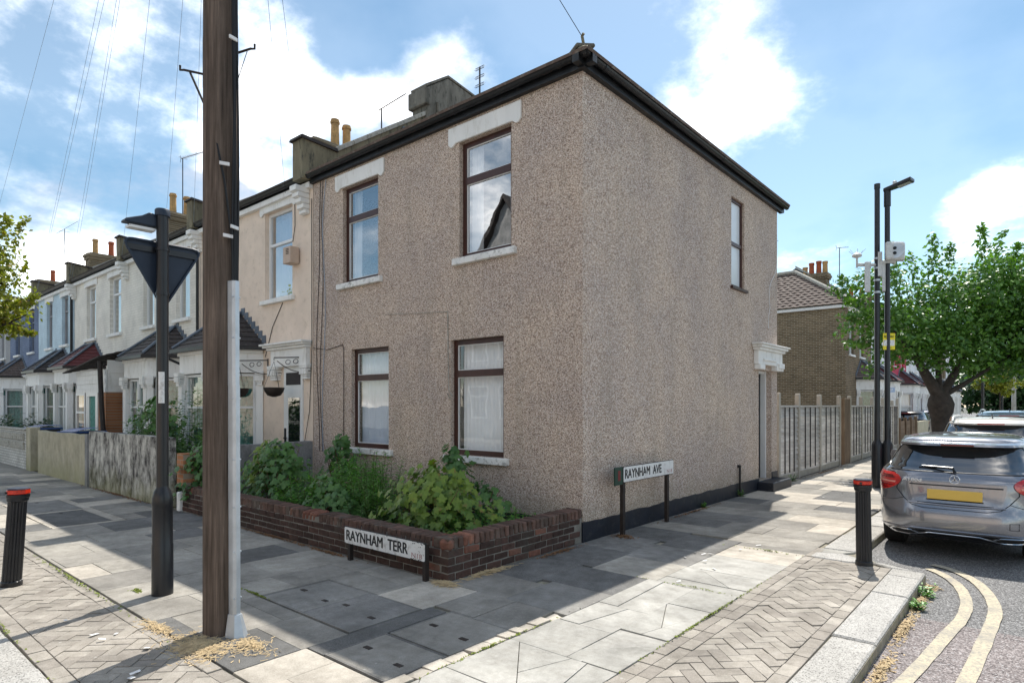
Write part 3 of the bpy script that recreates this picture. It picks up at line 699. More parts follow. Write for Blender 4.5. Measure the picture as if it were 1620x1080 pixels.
# kerbs
def kerb(poly, z=.006, h=.14): 
    pave_obj('kerb_stone', poly, z, M['granite'], pavement, h=h, gap=.004, ch=.012, tilt=.004)
ys = [1.05, .74, .0, -1.38, -2.68]
for a, b in zip(ys, ys[1:]): kerb([(3.15, b), (3.45, b), (3.45, a), (3.15, a)])
for i in range(0, 12, 2):
    a, b = rad(-90+i*7.5), rad(-90+(i+2)*7.5); q = lambda t, r: (.45+r*math.cos(t), -2.68+r*math.sin(t)); m = (a+b)/2
    kerb([q(a, 2.70), q(a, 3.0), q(m, 3.0), q(b, 3.0), q(b, 2.7)])
x = .45
while x > -16: kerb(rect(x-1.0, x, -5.68, -5.38)); x -= random.choice((.9, 1.0, 1.15))
kerb([(3.14, 1.06), (3.44, 1.06), (3.05, 1.22), (2.9, 1.22)], h=.1); kerb([(2.35, 1.06), (2.75, 1.06), (2.95, 1.22), (2.6, 1.45), (2.35, 1.3)], z=.002)
y = 1.62
while y < 22: kerb(rect(2.35, 2.72, y, y+.95)); y += .95
while y < 80: kerb(rect(2.35, 2.72, y, y+6)); y += 6
flag([(2.35, 1.32), (2.6, 1.46), (2.7, 1.6), (2.35, 1.6)], 'slab_w')
x = 9.6
# block paving: 45-degree herringbone strips with stretcher edging
blocks = []
def herring(x0, x1, y0, y1):
    s = .1; c45 = math.sqrt(.5); R = range(-int((x1-x0+y1-y0)/s)-6, int((x1-x0+y1-y0)/s)+6); ox, oy = x0, y0
    for i in R:
        for j in R:
            k = (i-j) % 4
            if k == 0: q = [(i, j), (i+2, j), (i+2, j+1), (i, j+1)]
            elif k == 3: q = [(i, j), (i+1, j), (i+1, j+2), (i, j+2)]
            else: continue
            w = [(ox+(a-b)*s*c45, oy+(a+b)*s*c45) for a, b in q]
            if max(p[0] for p in w) < x0 or min(p[0] for p in w) > x1 or max(p[1] for p in w) < y0 or min(p[1] for p in w) > y1: continue
            w = cliprect(w, x0, x1, y0, y1)
            if len(w) >= 3 and area(w) > .0012: blocks.append(w)
def edging(x0, x1, y0, y1, along):
    a, b = (y0, y1) if along == 'y' else (x0, x1); t = a+random.uniform(-.2, 0)
    while t < b:
        u0, u1 = max(t, a), min(t+.2, b); t += .2
        if u1-u0 > .02: blocks.append(rect(x0, x1, u0, u1) if along == 'y' else rect(u0, u1, y0, y1))
herring(2.5, 3.05, -4.6, 1.05); edging(2.3, 2.4, -4.6, 1.6, 'y'); edging(2.4, 2.5, -4.6, 1.05, 'y'); edging(3.05, 3.15, -4.6, 1.05, 'y'); 
herring(-9.5, 2.6, -5.26, -4.7); edging(-9.5, 2.3, -4.7, -4.6, 'x'); edging(-9.5, .45, -5.37, -5.26, 'x')
herring(2.3, 2.5, -4.72, -4.6)
def keep(w):
    cx = sum(p[0] for p in w)/len(w); cy = sum(p[1] for p in w)/len(w)
    if cx > .45 and cy < -2.68: return math.hypot(cx-.45, cy+2.68) < 2.68
    return True
blocks = [w for w in blocks if keep(w)]
def rank(w):
    cx = sum(p[0] for p in w)/len(w)-CX; cy = sum(p[1] for p in w)/len(w)-CY; d = cx*FW[0]+cy*FW[1]; l = cx*RT[0]+cy*RT[1]
    return (d < .3 or abs(l/max(d, .01)) > .85 or 1.7/d > (1080-641)/978.6*1.04, math.hypot(cx, cy)/area(w)**.4)
blocks.sort(key=rank)
for w in blocks[:300]: pave_obj('block_paver', w, 0, M['paver'], pavement, gap=.0026, ch=.002, tilt=.0028)
mb = MB()
for w in blocks[300:]: paving(w, 0, gap=.0026, ch=.002, tilt=.0028, mb=mb)
o = mb.build('distant_block_paving', M['paver'], pavement, kind='stuff')
courses_x(-15.5, -9.5, -5.37, -4.58)
# sett bands across the raised road surface, double yellow lines
for yy in (-.20, -1.07):
    x = 3.5
    while x < 9.5:
        l = random.uniform(.26, .36); pave_obj('granite_sett', rect(x, x+l, yy-.12, yy), -.0935, M['asphalt_p'], road, gap=.004, h=.03); x += l
def ribbon(name, pts, w, z, mat, **k):
    mb = MB(); P = []
    for i in range(len(pts)-1):
        p0, p1, p2, p3 = [Vector(pts[max(0, min(len(pts)-1, i+q))]) for q in (-1, 0, 1, 2)]
        for s in range(6):
            t = s/6; P.append(.5*((2*p1)+(p2-p0)*t+(2*p0-5*p1+4*p2-p3)*t*t+(3*p1-p0-3*p2+p3)*t**3))
    P.append(Vector(pts[-1])); vs = []
    for i, p in enumerate(P):
        d = (P[min(i+1, len(P)-1)]-P[max(i-1, 0)]).normalized(); nn = Vector((-d.y, d.x)); ww = w/2*random.uniform(.93, 1.05)
        vs += [(p.x+nn.x*ww, p.y+nn.y*ww, z), (p.x-nn.x*ww, p.y-nn.y*ww, z)]
    mb.add(vs, [(2*i, 2*i+1, 2*i+3, 2*i+2) for i in range(len(P)-1)]); return mb.build(name, mat, **k)
ribbon('road_marking', [(3.40, 1.95), (3.6, 1.82), (3.82, 1.45), (3.96, .95), (4.03, .45), (4.03, -.03), (4.0, -.8), (3.97, -1.45), (3.86, -3.3)], .1, -.0885, M['yellowline'], kind='structure')
ribbon('road_marking', [(3.40, 1.72), (3.56, 1.5), (3.72, 1.1), (3.82, .55), (3.83, 0), (3.78, -.52), (3.68, -1.58), (3.5, -3.0)], .095, -.0885, M['yellowline'], kind='structure')
# dry straw and dead leaves: nobody could count them
def straw(name, spots, mat, ln=.05, wd=.004, label=None, z=.004, cat='litter', parent=None):
    P = []
    for (x, y, rx, ry, n) in spots:
        for _ in range(n):
            a = random.uniform(0, 6.28); r = abs(random.gauss(0, .5)); px, py = x+rx*r*math.cos(a), y+ry*r*math.sin(a); h = z+random.uniform(0, .018)*max(0, 1-r)
            t = random.uniform(0, 3.14); l = ln*random.uniform(.4, 1.2)/2; w = wd*random.uniform(.6, 1.3)
            c, s = math.cos(t), math.sin(t); dz = random.uniform(-.006, .006)
            P.append([(px-c*l+s*w, py-s*l-c*w, h-dz), (px-c*l-s*w, py-s*l+c*w, h-dz+.003), (px+c*l-s*w, py+s*l+c*w, h+dz+.002), (px+c*l+s*w, py+s*l-c*w, h+dz)])
    return quads_mesh(name, np.array(P), mat, parent, kind='stuff', label=label, category=None) if False else tag(quads_mesh(name, np.array(P), mat, parent), label, cat, None, 'stuff')
straw('dry_straw', [(-.15, -4.55, .34, .20, 1700), (-.75, -4.60, .3, .08, 350), (.1, -4.30, .25, .12, 450)], M['litter'], .045, .0022, 'pale dry straw scattered round the foot of the timber pole')
straw('dry_grass_tuft', [(.02, -2.36, .16, .07, 500), (.07, -1.8, .06, .4, 380)], M['litter'], .10, .0022, 'straw-coloured dead grass at the foot of the garden wall corner')
straw('kerb_debris', [(3.50, .3, .05, .5, 500), (3.50, -.6, .06, .5, 500), (3.50, .9, .1, .1, 350), (3.52, -1.6, .06, .5, 400)], M['litter'], .035, .005, 'orange-tan dry debris along the foot of the granite kerb', -.094)
straw('wall_foot_debris', [(-3.2, -2.36, 1.6, .04, 500), (-1.9, -2.38, .5, .05, 300), (-9, -2.38, 2.4, .08, 700), (.10, -.6, .05, .5, 250), (.22, .6, .16, .12, 350), (.12, 3, .05, 1.6, 250), (.12, 11, .08, 3.5, 500)], M['deadleaf'], .03, .006, 'brown dead leaves and grit along the foot of the walls')
straw('joint_weed', [(-3, -4.63, 2.2, .03, 260), (1.4, -3.2, .02, .8, 120), (2.31, -1.6, .012, 1.6, 260), (-1.0, -3.7, .3, .02, 130), (-2.4, -5.36, 2, .02, 200), (1.9, -.95, .5, .012, 80), (1.9, 1.0, .5, .02, 90), (-1.95, -4.35, .09, .03, 160)], M['moss'], .02, .004, 'yellow-green moss in the paving joints')
straw('paper_scrap', [(-.6, -4.95, 3, .3, 8), (1.5, .2, .9, 2.6, 9), (1.3, 6, .8, 3, 6)], M['signwhite'], .06, .014, 'small white scraps of paper on the pavement')
# ------------------------------------------------------------------ the corner house
def roof_tiles(name, quad, mat, parent, row=.30, thick=.018, kind=None, wave=.0, pit=.3):
    """tile courses stepping up a roof slope: quad = eave-left, eave-right, top-right, top-left"""
    a, b, c, d = [Vector(p) for p in quad]; n = (b-a).cross(d-a).normalized(); n = n if n.z > 0 else -n
    L = max(((d-a).length, (c-b).length)); k = max(2, int(L/row)); mb = MB()
    for i in range(k):
        t0, t1 = i/k, min(1, (i+1.12)/k); l0, r0, l1, r1 = a.lerp(d, t0), b.lerp(c, t0), a.lerp(d, t1), b.lerp(c, t1)
        cols = max(1, int((r0-l0).length/pit)) if wave else 1
        for q in range(cols):
            s0, s1 = q/cols, (q+1)/cols; jit = random.uniform(-.004, .004) if wave else 0
            p = [l0.lerp(r0, s0), l0.lerp(r0, s1), l1.lerp(r1, s1), l1.lerp(r1, s0)]
            up = [thick*2+jit, thick*2+jit, thick*.4, thick*.4]; lo = [0, 0, -thick, -thick]
            if wave:
                m0, m1 = (p[0]+p[1])/2, (p[2]+p[3])/2
                vs = [p[0]+n*(up[0]-wave), m0+n*(up[0]+wave), p[1]+n*(up[1]-wave), p[2]+n*(up[2]-wave), m1+n*(up[2]+wave), p[3]+n*(up[3]-wave), p[0]+n*lo[0], p[1]+n*lo[1]]
                mb.add(vs, [(0, 1, 4, 5), (1, 2, 3, 4), (6, 7, 2, 1, 0)])
            else:
                mb.add([p[j]+n*up[j] for j in range(4)]+[p[j]+n*lo[j] for j in range(4)], [(0, 1, 2, 3), (0, 4, 5, 1), (1, 5, 6, 2), (3, 7, 4, 0)])
    return mb.build(name, mat, parent, kind=kind)
def gutter(fr, parent, u0, u1, z, n=.0, proj=.17, ends=True, mat='blackplastic', fascia=True, joints=1.9):
    """box fascia, soffit and half-round gutter with brackets"""
    mb = MB()
    z -= .045
    if fascia: fr.box(mb, u0, u1, n-.02, n+proj*.45, z+.03, z+.13); 
    if fascia: mb.build('fascia', M[mat], parent)
    g = MB(); g.smooth = True; prof = [(n+proj*.45+.004, z+.135)]+[(n+proj*.45+.055-.051*math.cos(t), z+.13-.052*math.sin(t)) for t in [i*math.pi/8 for i in range(9)]]+[(n+proj*.45+.112, z+.142)]
    vs = [fr.p(u, a, b) for u in (u0, u1) for a, b in prof]; k = len(prof); g.add(vs, [(i, i+1, k+i+1, k+i) for i in range(k-1)]); o = g.build('gutter', M[mat], parent)
    u = u0+.5
    while u < u1:
        j = MB(); pr = [(n+proj*.45+.004, z+.14)]+[(n+proj*.45+.055-.058*math.cos(t), z+.13-.059*math.sin(t)) for t in [i*math.pi/6 for i in range(7)]]+[(n+proj*.45+.12, z+.148)]
        vs = [fr.p(uu, a, b) for uu in (u-.03, u+.03) for a, b in pr]; kk = len(pr); j.add(vs, [(i, i+1, kk+i+1, kk+i) for i in range(kk-1)]); u += joints; j.build('gutter_joint', M[mat], o)
    return o
def lintel(fr, parent, u0, u1, zt, zb, mat='whitepaint', n=.035, drop=.045, cut=.15):
    mb = MB(); pts = [(u0, zt), (u1, zt), (u1, zb+.05), (u1-.05, zb), (u1-cut+.06, zb), (u1-cut, zb+drop), (u0+cut, zb+drop), (u0+cut-.06, zb), (u0+.05, zb), (u0, zb+.05)]
    fr.poly(mb, pts, 0.001, n); pts2 = [(u0+cut-.03, zb+drop*.2), (u0+cut+.05, zb+drop+.035), (u1-cut-.05, zb+drop+.035), (u1-cut+.03, zb+drop*.2), (u1-cut-.02, zb+drop*.3), (u1-cut-.08, zb+drop+.012), (u0+cut+.08, zb+drop+.012), (u0+cut+.02, zb+drop*.3)]
    return mb.build('lintel', M[mat], parent, bevel=.006)
def antenna(x, y, z, h, kind, label, ang=0, ln=1.2):
    t = thing('tv_aerial', label, 'aerial', (x, y, z))
    m = MB(); m.tube([(x, y, z), (x, y, z+h)], .02, 6); m.build('mast', M['blackmetal'], t)
    b = MB(); dx, dy = math.cos(ang), math.sin(ang)
    if kind == 'yagi':
        zz = z+h; b.tube([(x-dx*.1, y-dy*.1, zz), (x+dx*ln, y+dy*ln, zz-.02)], .013, 5)
        for i in range(int(ln/.07)): 
            q = -.02+i*.07; l = .10 if i > 1 else .17; b.tube([(x+dx*q-dy*l, y+dy*q+dx*l, zz), (x+dx*q+dy*l, y+dy*q-dx*l, zz)], .005, 4)
        for s in (-1, 1): b.tube([(x-dx*.12, y-dy*.12, zz), (x-dx*.16, y-dy*.16, zz+s*.14)], .008, 4)
    elif kind == 'cross':
        zz = z+h; b.tube([(x-dx*ln*.4, y-dy*ln*.4, zz+.06), (x+dx*ln*.6, y+dy*ln*.6, zz-.03)], .010, 5); b.tube([(x-dy*.25, y+dx*.25, zz-.12), (x+dy*.25, y-dx*.25, zz-.12)], .007, 5)
    else:
        for k, zz in enumerate((z+h, z+h*.86, z+h*.72)):
            b.tube([(x-.13, y, zz), (x+.13, y, zz)], .007, 5); b.tube([(x-.13, y, zz-.05), (x+.13, y, zz-.05)], .007, 5)
            for q in (-.12, -.04, .04, .12): b.tube([(x+q, y-.05, zz-.06), (x+q, y+.05, zz+.01)], .004, 4)
        b.tube([(x-.25, y-.05, z+h*.45), (x+.3, y+.05, z+h*.36)], .007, 5)
    b.build('aerial_elements', M['blackmetal'], t); return t
def chimney(name, label, x, y0, y1, z0, z1, mat, pots, wide=.5, potmat='pot', cap=True, parent=None):
    """brick or rendered stack with corbelled top and pots"""
    root = parent
    st = MB(); st.box(x-wide/2, x+wide/2, y0, y1, z0, z1-.28); st.box(x-wide/2-.05, x+wide/2+.05, y0-.05, y1+.05, z1-.28, z1-.14); st.box(x-wide/2-.09, x+wide/2+.09, y0-.09, y1+.09, z1-.14, z1)
    s = st.build('chimney', M[mat], root, bevel=.01)
    f = MB(); f.box(x-wide/2+.02, x+wide/2-.02, y0+.05, y1-.05, z1, z1+.06); f.build('flaunching', M['olddash'], s)
    for i, (t, h, pm) in enumerate(pots):
        p = MB(); py = y0+(y1-y0)*t; p.lathe((x, py, z1+.03), [(.13, 0), (.12, h*.3), (.112, h*.85), (.135, h*.86), (.137, h*.93), (.118, h*.94), (.118, h), (.095, h), (.09, h*.8)], 18); p.build('chimney_pot', M[pm], s)
    return s

H1 = thing('corner_house', 'pebbledashed two-storey corner house with brown windows and black gutters', 'house', (-3, 3.7, 0))
holes_f = [(-5.14, -4.12, 3.86, 5.56), (-2.18, -1.17, 3.86, 5.56), (-4.88, -3.84, .97, 2.68), (-2.37, -1.31, .97, 2.67)]
mb = MB(); ZT = 5.92
wall_holes(mb, FRONT, -6.09, 0, .22, ZT, holes_f, .10)
mb.box(-6.09, -.3, .0+.12, .3, -.1, .2)
holes_s = [(4.84, 5.50, 3.90, 5.56), (6.28, 7.06, .17, 2.42)]
wall_holes(mb, SIDE, 0, 7.42, .22, ZT, holes_s, .16)
mb.add([(0, 7.42, .0), (-6.09, 7.42, 0), (-6.09, 7.42, ZT), (0, 7.42, ZT)], [(0, 1, 2, 3)])
mb.add([(-6.09, 0, .0), (-6.09, 7.42, 0), (-6.09, 7.42, ZT), (-6.09, 0, ZT)], [(0, 1, 2, 3)])
wall = mb.build('wall', M['dash'], H1)
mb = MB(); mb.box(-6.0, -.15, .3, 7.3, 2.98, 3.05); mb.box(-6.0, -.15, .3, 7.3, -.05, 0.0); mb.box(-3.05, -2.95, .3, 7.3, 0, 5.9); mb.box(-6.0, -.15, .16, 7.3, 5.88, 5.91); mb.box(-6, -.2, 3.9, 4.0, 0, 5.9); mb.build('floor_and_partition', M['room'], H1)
# plinth: base band, uneven painted top
def band(fr, u0, u1, name):
    mb = MB(); k = max(2, int((u1-u0)/.14)); zt = [.235+random.uniform(-.012, .012) for _ in range(k+1)]
    for i in range(k):
        a, b = u0+(u1-u0)*i/k, u0+(u1-u0)*(i+1)/k
        mb.add([fr.p(a, .012, -.02), fr.p(b, .012, -.02), fr.p(b, .012, zt[i+1]), fr.p(a, .012, zt[i]), fr.p(a, -.03, zt[i]+.01), fr.p(b, -.03, zt[i+1]+.01)], [(0, 1, 2, 3), (3, 2, 5, 4)])
    mb.build(name, M['plinth'], H1)
band(FRONT, -6.09, .012, 'plinth'); band(SIDE, -.012, 6.28, 'plinth')
mb = MB(); SIDE.box(mb, 7.061, 7.425, -.2, .014, -.02, .30); mb.build('plinth', M['plinth'], H1)
for (a, b, c, d) in holes_f:
    up = c > 3; cur = None
    if not up: cur = ('curtain_b', -.02, 1.02, 11) if a < -4 else ('curtain', 0.02, 1.02, 12)
    else: cur = ('curtain', .0, .27, 2)
    window(FRONT, H1, a, b, c, d, -.075, 'brownframe', transom=(d-.56 if up else d-.50), w=.075, tw=.10, glass='glass_up' if up else 'glass_lo', curt=cur, sill=(.12 if a < -4 else .1, .07, .10, 'chippedsill'), bead=True)
for a, b in ((-5.34, -3.94), (-2.39, -.98)): lintel(FRONT, H1, a, b, 5.81, 5.52)
# yellowed reveals down the window sides
mb = MB()
window(SIDE, H1, 4.84, 5.50, 3.90, 5.56, -.045, 'brownframe', transom=4.72, w=.055, tw=.06, glass='frost')
mb = MB(); SIDE.box(mb, 4.80, 5.58, -.02, .05, 3.85, 3.897); mb.build('sill', M['brownframe'], H1)
# side door: recess, jamb, entablature, step
mb = MB(); SIDE.box(mb, 6.28, 7.06, -.29, -.215, .17, 2.42); dr = mb.build('door', M['blackgloss'], H1)
mb = MB(); SIDE.box(mb, 6.99, 7.059, -.21, -.11, .17, 2.42); SIDE.box(mb, 6.281, 6.34, -.21, -.13, .17, 2.42); SIDE.box(mb, 6.34, 6.99, -.21, -.13, 2.36, 2.42); mb.build('door_frame', M['whiteframe'], H1)
mb = MB(); mb.lathe((-.19, 6.44, 1.2), [(.02, -.03), (.03, 0), (.02, .03)], 10); mb.build('handle', M['galv'], dr)
mb = MB(); SIDE.box(mb, 6.28, 7.06, -.45, .012, .0, .168); SIDE.box(mb, 6.18, 7.34, .013, .32, -.02, .17); mb.build('doorstep', M['plinth'], H1, bevel=.012)
mb = MB()
SIDE.box(mb, 6.0, 7.46, .002, .10, 2.52, 2.80); SIDE.box(mb, 5.94, 7.50, .004, .15, 2.80, 2.85); SIDE.box(mb, 5.90, 7.54, .006, .20, 2.852, 2.90); SIDE.box(mb, 5.86, 7.58, .008, .235, 2.902, 2.93)
SIDE.box(mb, 6.02, 6.30, .003, .13, 2.42, 2.518); SIDE.box(mb, 7.02, 7.44, .003, .13, 2.42, 2.518); SIDE.box(mb, 7.08, 7.42, .004, .16, 2.47, 2.58); SIDE.box(mb, 6.25, 7.0, .10, .13, 2.60, 2.64)
mb.build('entablature', M['whitepaint'], H1, bevel=.008)
# eaves: fascia + gutter both sides, corner cap
gutter(FRONT, H1, -6.45, .20, 5.90); gutter(SIDE, H1, -.20, 7.66, 5.90)
mb = MB(); mb.box(-6.3, .075, -.074, 0, 5.862, 5.885); mb.box(0, .075, 0, 7.6, 5.8622, 5.8845); mb.build('soffit', M['blackplastic'], H1)
E1 = [(-6.09, -.2), (.2, -.2), (.2, 7.62), (-6.09, 7.62)]; zr = 5.98; zz = 7.9
roof_tiles('roof', [(-6.0, -.2, zr), (.2, -.2, zr), (-3.6, 3.7, zz), (-6.0, 3.7, zz)], M['tile'], H1, .3)
roof_tiles('roof', [(.2, -.2, zr), (.2, 7.62, zr), (-3.6, 3.72, zz), (-3.6, 3.7, zz)], M['tile'], H1, .3)
roof_tiles('roof', [(.2, 7.62, zr), (-6.0, 7.62, zr), (-6.0, 3.7, zz), (-3.6, 3.7, zz)], M['tile'], H1, .3)
hp = [Vector((.14, -.14, zr+.04)).lerp(Vector((-3.6, 3.7, zz+.04)), i/12) for i in range(13)]
m0 = boxmesh('hip_tile', .44, .24, .05, M['olddash'], .015)
for i in range(12):
    c = (hp[i]+hp[i+1])/2; d = hp[i+1]-hp[i]; inst('hip_tile', m0, H1, c+Vector((0, 0, .05)), (0, -math.atan2(d.z, math.hypot(d.x, d.y)), math.atan2(d.y, d.x)))
mb = MB(); mb.lathe((.09, -.09, 5.99), [(.12, 0), (.12, .03), (.09, .065), (.02, .08)], 14); mb.tube([(.09, -.11, 6.10), (.08, -.13, 6.20), (.11, -.14, 6.22)], .018, 6); mb.build('hip_end_cap', M['parapet'], H1)
# party parapet and rendered chimney at the west end
mb = MB(); px0, px1 = -6.42, -6.08
prof = [(-.24, 5.93), (-.24, 6.66), (.48, 6.62), (3.25, 8.46), (4.4, 8.46), (7.6, 6.3), (7.6, 5.93)]
mb.prism([(px0, y, z) for y, z in prof], (px1-px0, 0, 0)); par = mb.build('parapet', M['parapet'], H1)
mb = MB(); mb.prism([(px0-.04, y, z) for y, z in [(-.30, 6.66), (-.27, 6.72), (.49, 6.68), (.52, 6.62)]], (px1-px0+.08, 0, 0)); mb.build('kneeler_slate', M['slate'], par)
d = (Vector((0, 3.25, 8.46))-Vector((0, .5, 6.63))); n = 7
for i in range(n):
    a = Vector((0, .5, 6.63))+d*(i/n); b = Vector((0, .5, 6.63))+d*((i+.985)/n); m = MB(); up = Vector((0, -.27, .44)).normalized()*.085
    m.prism([(px0-.04, a.y, a.z+.002), (px0-.04, b.y, b.z+.002), (px0-.04, b.y+up.y, b.z+up.z), (px0-.04, a.y+up.y, a.z+up.z)], (px1-px0+.08, 0, 0)); m.build('coping_stone', M['coping'], par, bevel=.006)
mb = MB(); x0, x1 = -6.50, -6.0
mb.prism([(x0, 2.75, 7.6), (x0, 4.5, 7.6), (x0, 4.5, 9.05), (x0, 3.4, 9.2), (x0, 2.75, 8.75)], (x1-x0, 0, 0)); mb.box(x0-.05, x1+.05, 2.66, 2.82, 8.35, 8.72)
ch = mb.build('chimney', M['olddash'], H1, bevel=.02)
mb = MB(); mb.prism([(x0-.02, 2.74, 8.76), (x0-.02, 3.38, 9.2), (x0-.02, 4.52, 9.05), (x0-.02, 4.52, 9.09), (x0-.02, 3.38, 9.25), (x0-.02, 2.72, 8.81)], (x1-x0+.04, 0, 0)); mb.tube([(x1+.03, 3.05, 7.7), (x1+.03, 3.05, 8.5)], .035, 8); mb.build('chimney_capping', M['olddash'], ch)
mb = MB(); mb.box(px0-.02, px1+.06, 2.1, 2.8, 7.62, 7.66); mb.prism([(px1, 1.6, 7.0), (px1, 2.9, 7.8), (px1, 2.9, 7.98), (px1, 1.6, 7.18)], (.03, 0, 0)); mb.build('lead_flashing', M['lead'], ch)
# cables, waste pipe, crack line on the walls
def cable(name, pts, r, parent, mat='cable', **k):
    mb = MB(); mb.tube(pts, r, 5); return mb.build(name, M[mat], parent, **k)
for q, x in enumerate((-5.92, -5.80, -5.72)):
    pts = [(x+.05*math.sin(z*1.7+q)+(.12*(z-5) if z > 5 else 0), -.012-.004*q, z) for z in [5.85-i*.25 for i in range(21)]]; cable('wall_cable', pts, .006, H1, 'cable' if q != 2 else 'wire')
cable('wall_cable', [(-6.09, -.012, 2.78), (-5.62, -.012, 2.72), (-5.12, -.012, 2.78), (-5.10, -.012, 2.7), (-5.10, -.012, 1.0)], .006, H1, 'brownpost')
cable('wall_cable', [(-2.42, -.012, 3.1), (-2.40, -.014, 2.0), (-2.36, -.04, 1.92), (-2.30, -.04, 1.84), (-2.35, -.04, 1.80), (-2.41, -.02, 1.88)], .007, H1, 'coping')
cable('wall_cable', [(-3.9, -.012, 3.2), (-2.42, -.012, 3.1)], .004, H1, 'coping')
cable('loose_wire', [(.012, 7.38, 4.75), (.012, 7.25, 4.5), (.012, 7.0, 4.3), (.012, 6.9, 4.15), (.012, 6.88, 3.85), (.012, 6.93, 3.75), (.012, 6.84, 3.55), (.012, 6.83, 3.3)], .006, H1, 'whiteframe')
cable('waste_pipe', [(.045, 5.15, .58), (.045, 5.15, .02)], .022, H1, 'blackmetal'); cable('waste_pipe', [(-.02, 5.15, .56), (.06, 5.15, .56)], .028, H1, 'blackmetal')

# ------------------------------------------------------------------ garden walls
GW = thing('garden_wall', 'low brick garden wall round the corner front garden, coped with bricks on edge', 'wall', (-3, -2.2, 0))
mb = MB(); mb.box(-6.2, -.008, -2.292, -2.09, -.05, .30); mb.box(-.212, -.009, -2.091, -.0, -.05, .2995); mb.box(-6.2, -.02, -2.285, -2.095, .30, .355); mb.box(-.205, -.021, -2.1, -.0, .299, .354); mb.build('mortar_core', M['mortar'], GW)
bk = [boxmesh('brick', .215, .10, .066, M['wallbrick'], .006, .0035) for _ in range(3)]+[boxmesh('brick', .215, .10, .066, M['orangebrick'], .010, .006)]
hd = boxmesh('brick', .1025, .10, .066, M['wallbrick'], .006, .003)
cb_ = [boxmesh('coping_brick', .066, .212, .108, M['copebrick'], .009, .005) for _ in range(3)]+[boxmesh('coping_brick', .066, .20, .10, M['orangebrick'], .016, .01)]
def R_(s): return random.gauss(0, s)
for c in range(4):
    z = .035+c*.076; x = -.001-(0 if c % 2 == 0 else .115)
    while x > -6.2:
        me = random.choice(bk[:3]) if random.random() > .015 else bk[3]
        inst('brick', me, GW, (x-.1075, -2.25+R_(.0025), z), (R_(.01), R_(.01), R_(.008))); x -= .2255
    y = -2.3+(.113 if c % 2 == 0 else .001)
    while y < -.12:
        me = random.choice(bk[:3]) if random.random() > .05 else bk[3]
        if y+.2 < .02: inst('brick', me, GW, (-.05+R_(.0025), y+.1075, z), (R_(.01), R_(.01), math.pi/2+R_(.008)))
        y += .2255
x = -.14
while x > -6.2:
    if random.random() > .02:
        oj = (abs(x+.15) < .12 or abs(x+2.5) < .12 or random.random() < .04); inst('coping_brick', cb_[3] if oj else random.choice(cb_[:3]), GW, (x, -2.19+R_(.003), .352+R_(.003)), (R_(.02), R_(.02), R_(.02)))
    x -= .0765
y = -2.26
while y < -.03:
    oj = -2.05 < y < -1.95
    inst('coping_brick', cb_[3] if oj else random.choice(cb_[:3]), GW, (-.108+R_(.003), y, .353+R_(.003)), (R_(.02), R_(.02), math.pi/2+R_(.02))); y += .0765
inst('coping_brick', boxmesh('coping_brick', .13, .15, .12, M['orangebrick'], .03, .012), GW, (-.06, -2.235, .35), (.06, .05, .4))
sheet('garden_soil', [(-6.1, -2.1), (-.2, -2.1), (-.2, 0), (-6.1, 0)], .06, M['soil'])
def wall_block(name, label, x0, x1, y0, y1, z0, z1, mat, cap=None, bev=.02, capm='coping'):
    t = thing(name, label, 'wall', ((x0+x1)/2, (y0+y1)/2, 0)); mb = MB(); n = max(2, int(max(x1-x0, y1-y0)/.35)); vs = []
    lx = (x1-x0) > (y1-y0)
    for i in range(n+1):
        u = i/n; dz = random.uniform(-.012, .012); dn = random.uniform(-.006, .006)
        if lx: xx = x0+(x1-x0)*u; vs += [(xx, y0+dn, z0), (xx, y0+dn, z1+dz), (xx, y1, z1+dz), (xx, y1, z0)]
        else: yy = y0+(y1-y0)*u; vs += [(x1+dn, yy, z0), (x1+dn, yy, z1+dz), (x0, yy, z1+dz), (x0, yy, z0)]
    fs = [(4*i+k, 4*i+(k+1) % 4, 4*i+4+(k+1) % 4, 4*i+4+k) for i in range(n) for k in range(4)]+[(3, 2, 1, 0), tuple(4*n+k for k in range(4))]
    mb.add(vs, fs); mb.build('wall_face', M[mat], t, bevel=bev if bev < .01 else 0)
    if cap:
        c = MB(); L = (x1-x0) if lx else (y1-y0); u = 0
        while u < L:
            l = min(cap, L-u); c = MB()
            if lx: c.box(x0+u+.003, x0+u+l-.003, y0-.03, y1+.03, z1+.005, z1+.05)
            else: c.box(x0-.03, x1+.03, y0+u+.003, y0+u+l-.003, z1+.005, z1+.05)
            c.build('coping_stone', M[capm], t, bevel=.01); u += cap
    return t
wall_block('dividing_wall', 'grey rendered wall dividing the corner garden from the cream house path', -6.28, -6.12, -2.1, -.003, 0, 1.02, 'greyrender')
wall_block('brick_pier', 'short worn brick pier at the street end of the grey dividing wall', -6.32, -6.08, -2.34, -2.101, .38, .93, 'orangewall')
mb = MB(); mb.box(-6.33, -6.21, -2.345, -2.1, -.02, .30); tag(mb.build('gate_stone', M['whitepaint'], bevel=.015), 'small white painted stone at the left end of the low brick wall', 'stone')
wall_block('front_wall', 'rendered front wall blackened by damp, behind the sign post', -10.78, -6.72, -2.36, -2.2, 0, 1.16, 'stain')
wall_block('front_wall', 'yellowish grey rendered front wall between the black-stained wall and pale bricks', -14.9, -10.95, -2.36, -2.2, 0, 1.06, 'stainlight')
wall_block('gate_post', 'squat yellowish rendered gate post left of the blue bins', -16.0, -15.55, -2.38, -2.18, 0, 1.12, 'stainlight')
wall_block('gate_post', 'thin dark rendered post between the stained wall and yellowish wall', -10.94, -10.79, -2.40, -2.16, 0, 1.10, 'greyrender')
PW = wall_block('pierced_wall', 'grimy white brick wall with pierced block screen at far left', -21, -16.15, -2.36, -2.2, 0, 1.02, 'whitebrickwall', cap=.9)
